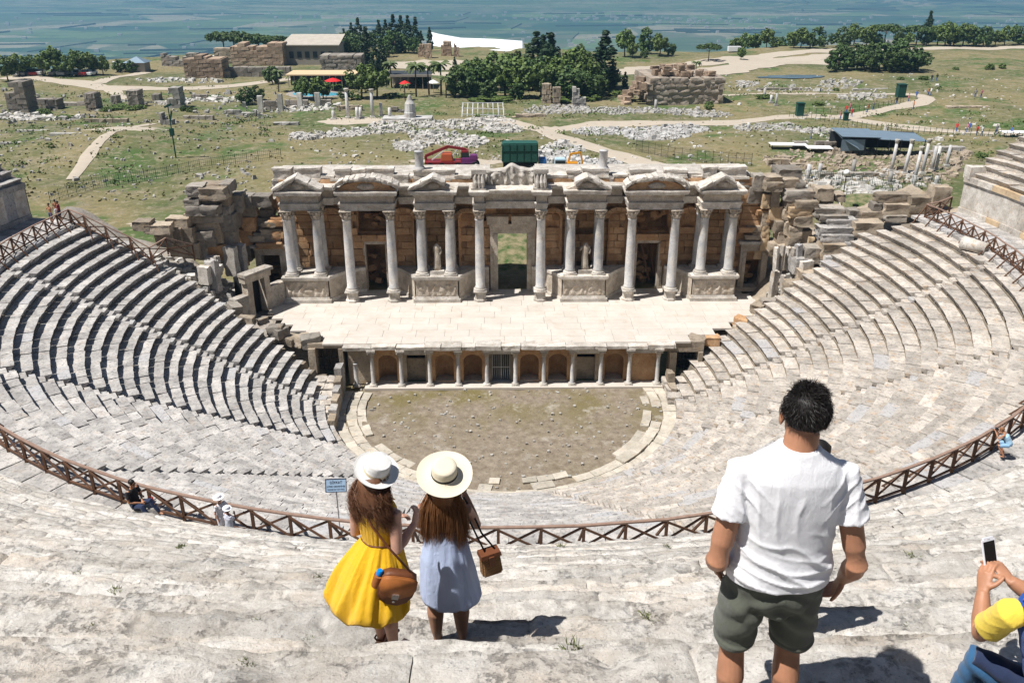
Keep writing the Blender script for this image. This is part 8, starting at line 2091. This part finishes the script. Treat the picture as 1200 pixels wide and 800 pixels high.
pg = figure('crouching photographer in a light blue top at the rail, right edge', p4, 1.05, P_(head=(0, .30, 1.16), neck=(0, .20, 1.06), chest=(0, .08, .92), hip=(0, -.1, .62), sL=(-.17, .16, 1.02), eL=(-.26, .34, .86), wL=(-.08, .50, 1.08), sR=(.17, .16, 1.02), eR=(.26, .34, .86), wR=(.08, .50, 1.08), hL=(-.1, -.1, .58), kL=(-.16, .28, .50), aL=(-.14, .0, .08), hR=(.1, -.1, .58), kR=(.16, .28, .50), aR=(.14, 0, .08)), S_MAN, [('light_blue_top', 'vest', cloth('sky_blue_cotton', (.35, .55, .72))), ('blue_shorts', 'shorts', cloth('light_denim', (.22, .38, .55)))], H_BR2)
cmr = thing('camera', 'black camera with a long lens held by the crouching photographer', 'camera', p4+Matrix.Rotation(1.05, 3, 'Z') @ Vector((0, .50, 1.14)), 1.05)
mb = MB(); mb.box(-.07, .07, -.03, .03, -.045, .045); mb.build('camera_body', BLK, cmr); mb = MB(); mb.tube([(0, .03, 0), (0, .16, 0)], .04, 14); mb.build('lens', plain('grey_lens', (.25, .25, .26), .3), cmr, 40)
figure('dark haired woman in a rust top, mostly hidden behind the man in white', (1.37, -52.50, 26.05), 1.9, P_(), S_MAN, [('rust_top', 'top', cloth('rust_cotton', (.30, .12, .07))), ('trousers', 'trousers', NAVY)], H_BLK, voxel=.010)
for k, (a, rr, m, lab) in enumerate(((-100.2, 34.9, cloth('dark_blue_cotton', (.03, .05, .15)), 'shirtless man in dark blue shorts at the upper left rail'), (-101.4, 34.7, cloth('maroon_cotton', (.25, .03, .04)), 'person in a maroon top at the corner of the upper left rail'), (-102.0, 35.2, WH, 'person in white trousers at the corner of the upper left rail'))):
    p = pol(rr, a, 12.4); figure(lab, p, 2.6-k, P_(eR=(.26, .14, 1.15), wR=(.10, .3, 1.1)), S_MAN, ([('shorts', 'shorts', m)] if k != 1 else [('top', 'top', m), ('shorts', 'shorts', NAVY)]), H_BLK, voxel=.03)

# ------------------------------------------------------------------ weeds in the cracks of the near rows
t = NT('weed_green'); t.col(t.mix(t.noise(9, 3), (.08, .12, .03), (.28, .28, .12))); M['weed'] = t.m
def surf(u, v):
    """where the ray through a pixel meets the near seating"""
    bpy.context.view_layer.update(); o = Vector((CAM['cx'], CAM['cy'], CAM['cz'])); d = (at(u, v, 0)-o).normalized()
    return o, d
dg = bpy.context.evaluated_depsgraph_get(); dg.update()
WD = ((285, 779, 16, 'tall tuft of weeds in the crack at the lower left'), (670, 758, 18, 'thick green weed right of the shadow of the women'), (760, 722, 14, 'small weed clump between the women and the man'), (764, 790, 12, 'weed at the bottom edge, left of the man'), (1068, 652, 12, 'yellowish weed in a crack right of the man'), (1066, 733, 10, 'small weed right of the khaki shorts'), (360, 748, 10, 'weed in the joint left of the yellow dress'), (372, 676, 9, 'round weed cushion left of the yellow dress'), (135, 691, 10, 'weed in a crack in the lower left rows'), (90, 672, 8, 'small weed at the far lower left'), (243, 700, 8, 'weed below the long crack at the left'), (657, 640, 7, 'tiny weed below the rail near the centre'), (212, 640, 7, 'weed under the seated man in black'), (300, 727, 9, 'weed in the long joint left of the yellow dress'), (105, 733, 10, 'pale weed in the lower left joint'), (652, 790, 10, 'weed in a joint at the bottom edge'), (893, 690, 8, 'sprig beside the left knee of the man'), (782, 641, 7, 'tiny weed below the right part of the rail'))
for k, (u, v, s, lab) in enumerate(WD):
    s = s*1.15; o_, d_ = surf(u, v); hit, loc, nr, idx, ob, mx = C.ray_cast(dg, o_, d_)
    if not hit or loc.z < 14 or not ob.name.startswith('seat_block'): continue
    mpp = depth_of(loc)/CAM['f']; w = s*mpp; mb = MB(); r = random.Random(k)
    for q in range(80):
        a = r.uniform(0, 6.28); rr = w*.50*math.sqrt(r.random()); p = Vector((rr*math.cos(a)*1.1, rr*math.sin(a), -.03)); L = w*r.uniform(.25, .7); ln = Vector((r.gauss(0, .5), r.gauss(0, .5), 1)).normalized(); s_ = ln.orthogonal().normalized()*w*r.uniform(.02, .05)
        m_ = p+ln*L*.6; e = p+ln*L+Vector((ln.x, ln.y, 0))*L*.4
        mb.add([p-s_*.5, p+s_*.5, m_+s_, m_-s_, e], [(0, 1, 2, 3), (3, 2, 4)])
    o = mb.build('weed', M['weed'], None, loc=loc); tag(o, lab, 'weed', 'weeds in the cracks of the near rows')
# ------------------------------------------------------------------ haze
mb = MB(); mb.box(-9000, 9000, -160, 10200, -240, 46)
t = bpy.data.materials.new('haze_air'); t.use_nodes = True; nt = t.node_tree; nt.nodes.clear()
oo = nt.nodes.new('ShaderNodeOutputMaterial'); pv = nt.nodes.new('ShaderNodeVolumePrincipled')
pv.inputs['Color'].default_value = (.30, .60, .88, 1); pv.inputs['Density'].default_value = .00020; pv.inputs['Anisotropy'].default_value = .2
nt.links.new(pv.outputs[0], oo.inputs['Volume'])
o = mb.build('haze', t); o['kind'] = 'stuff'
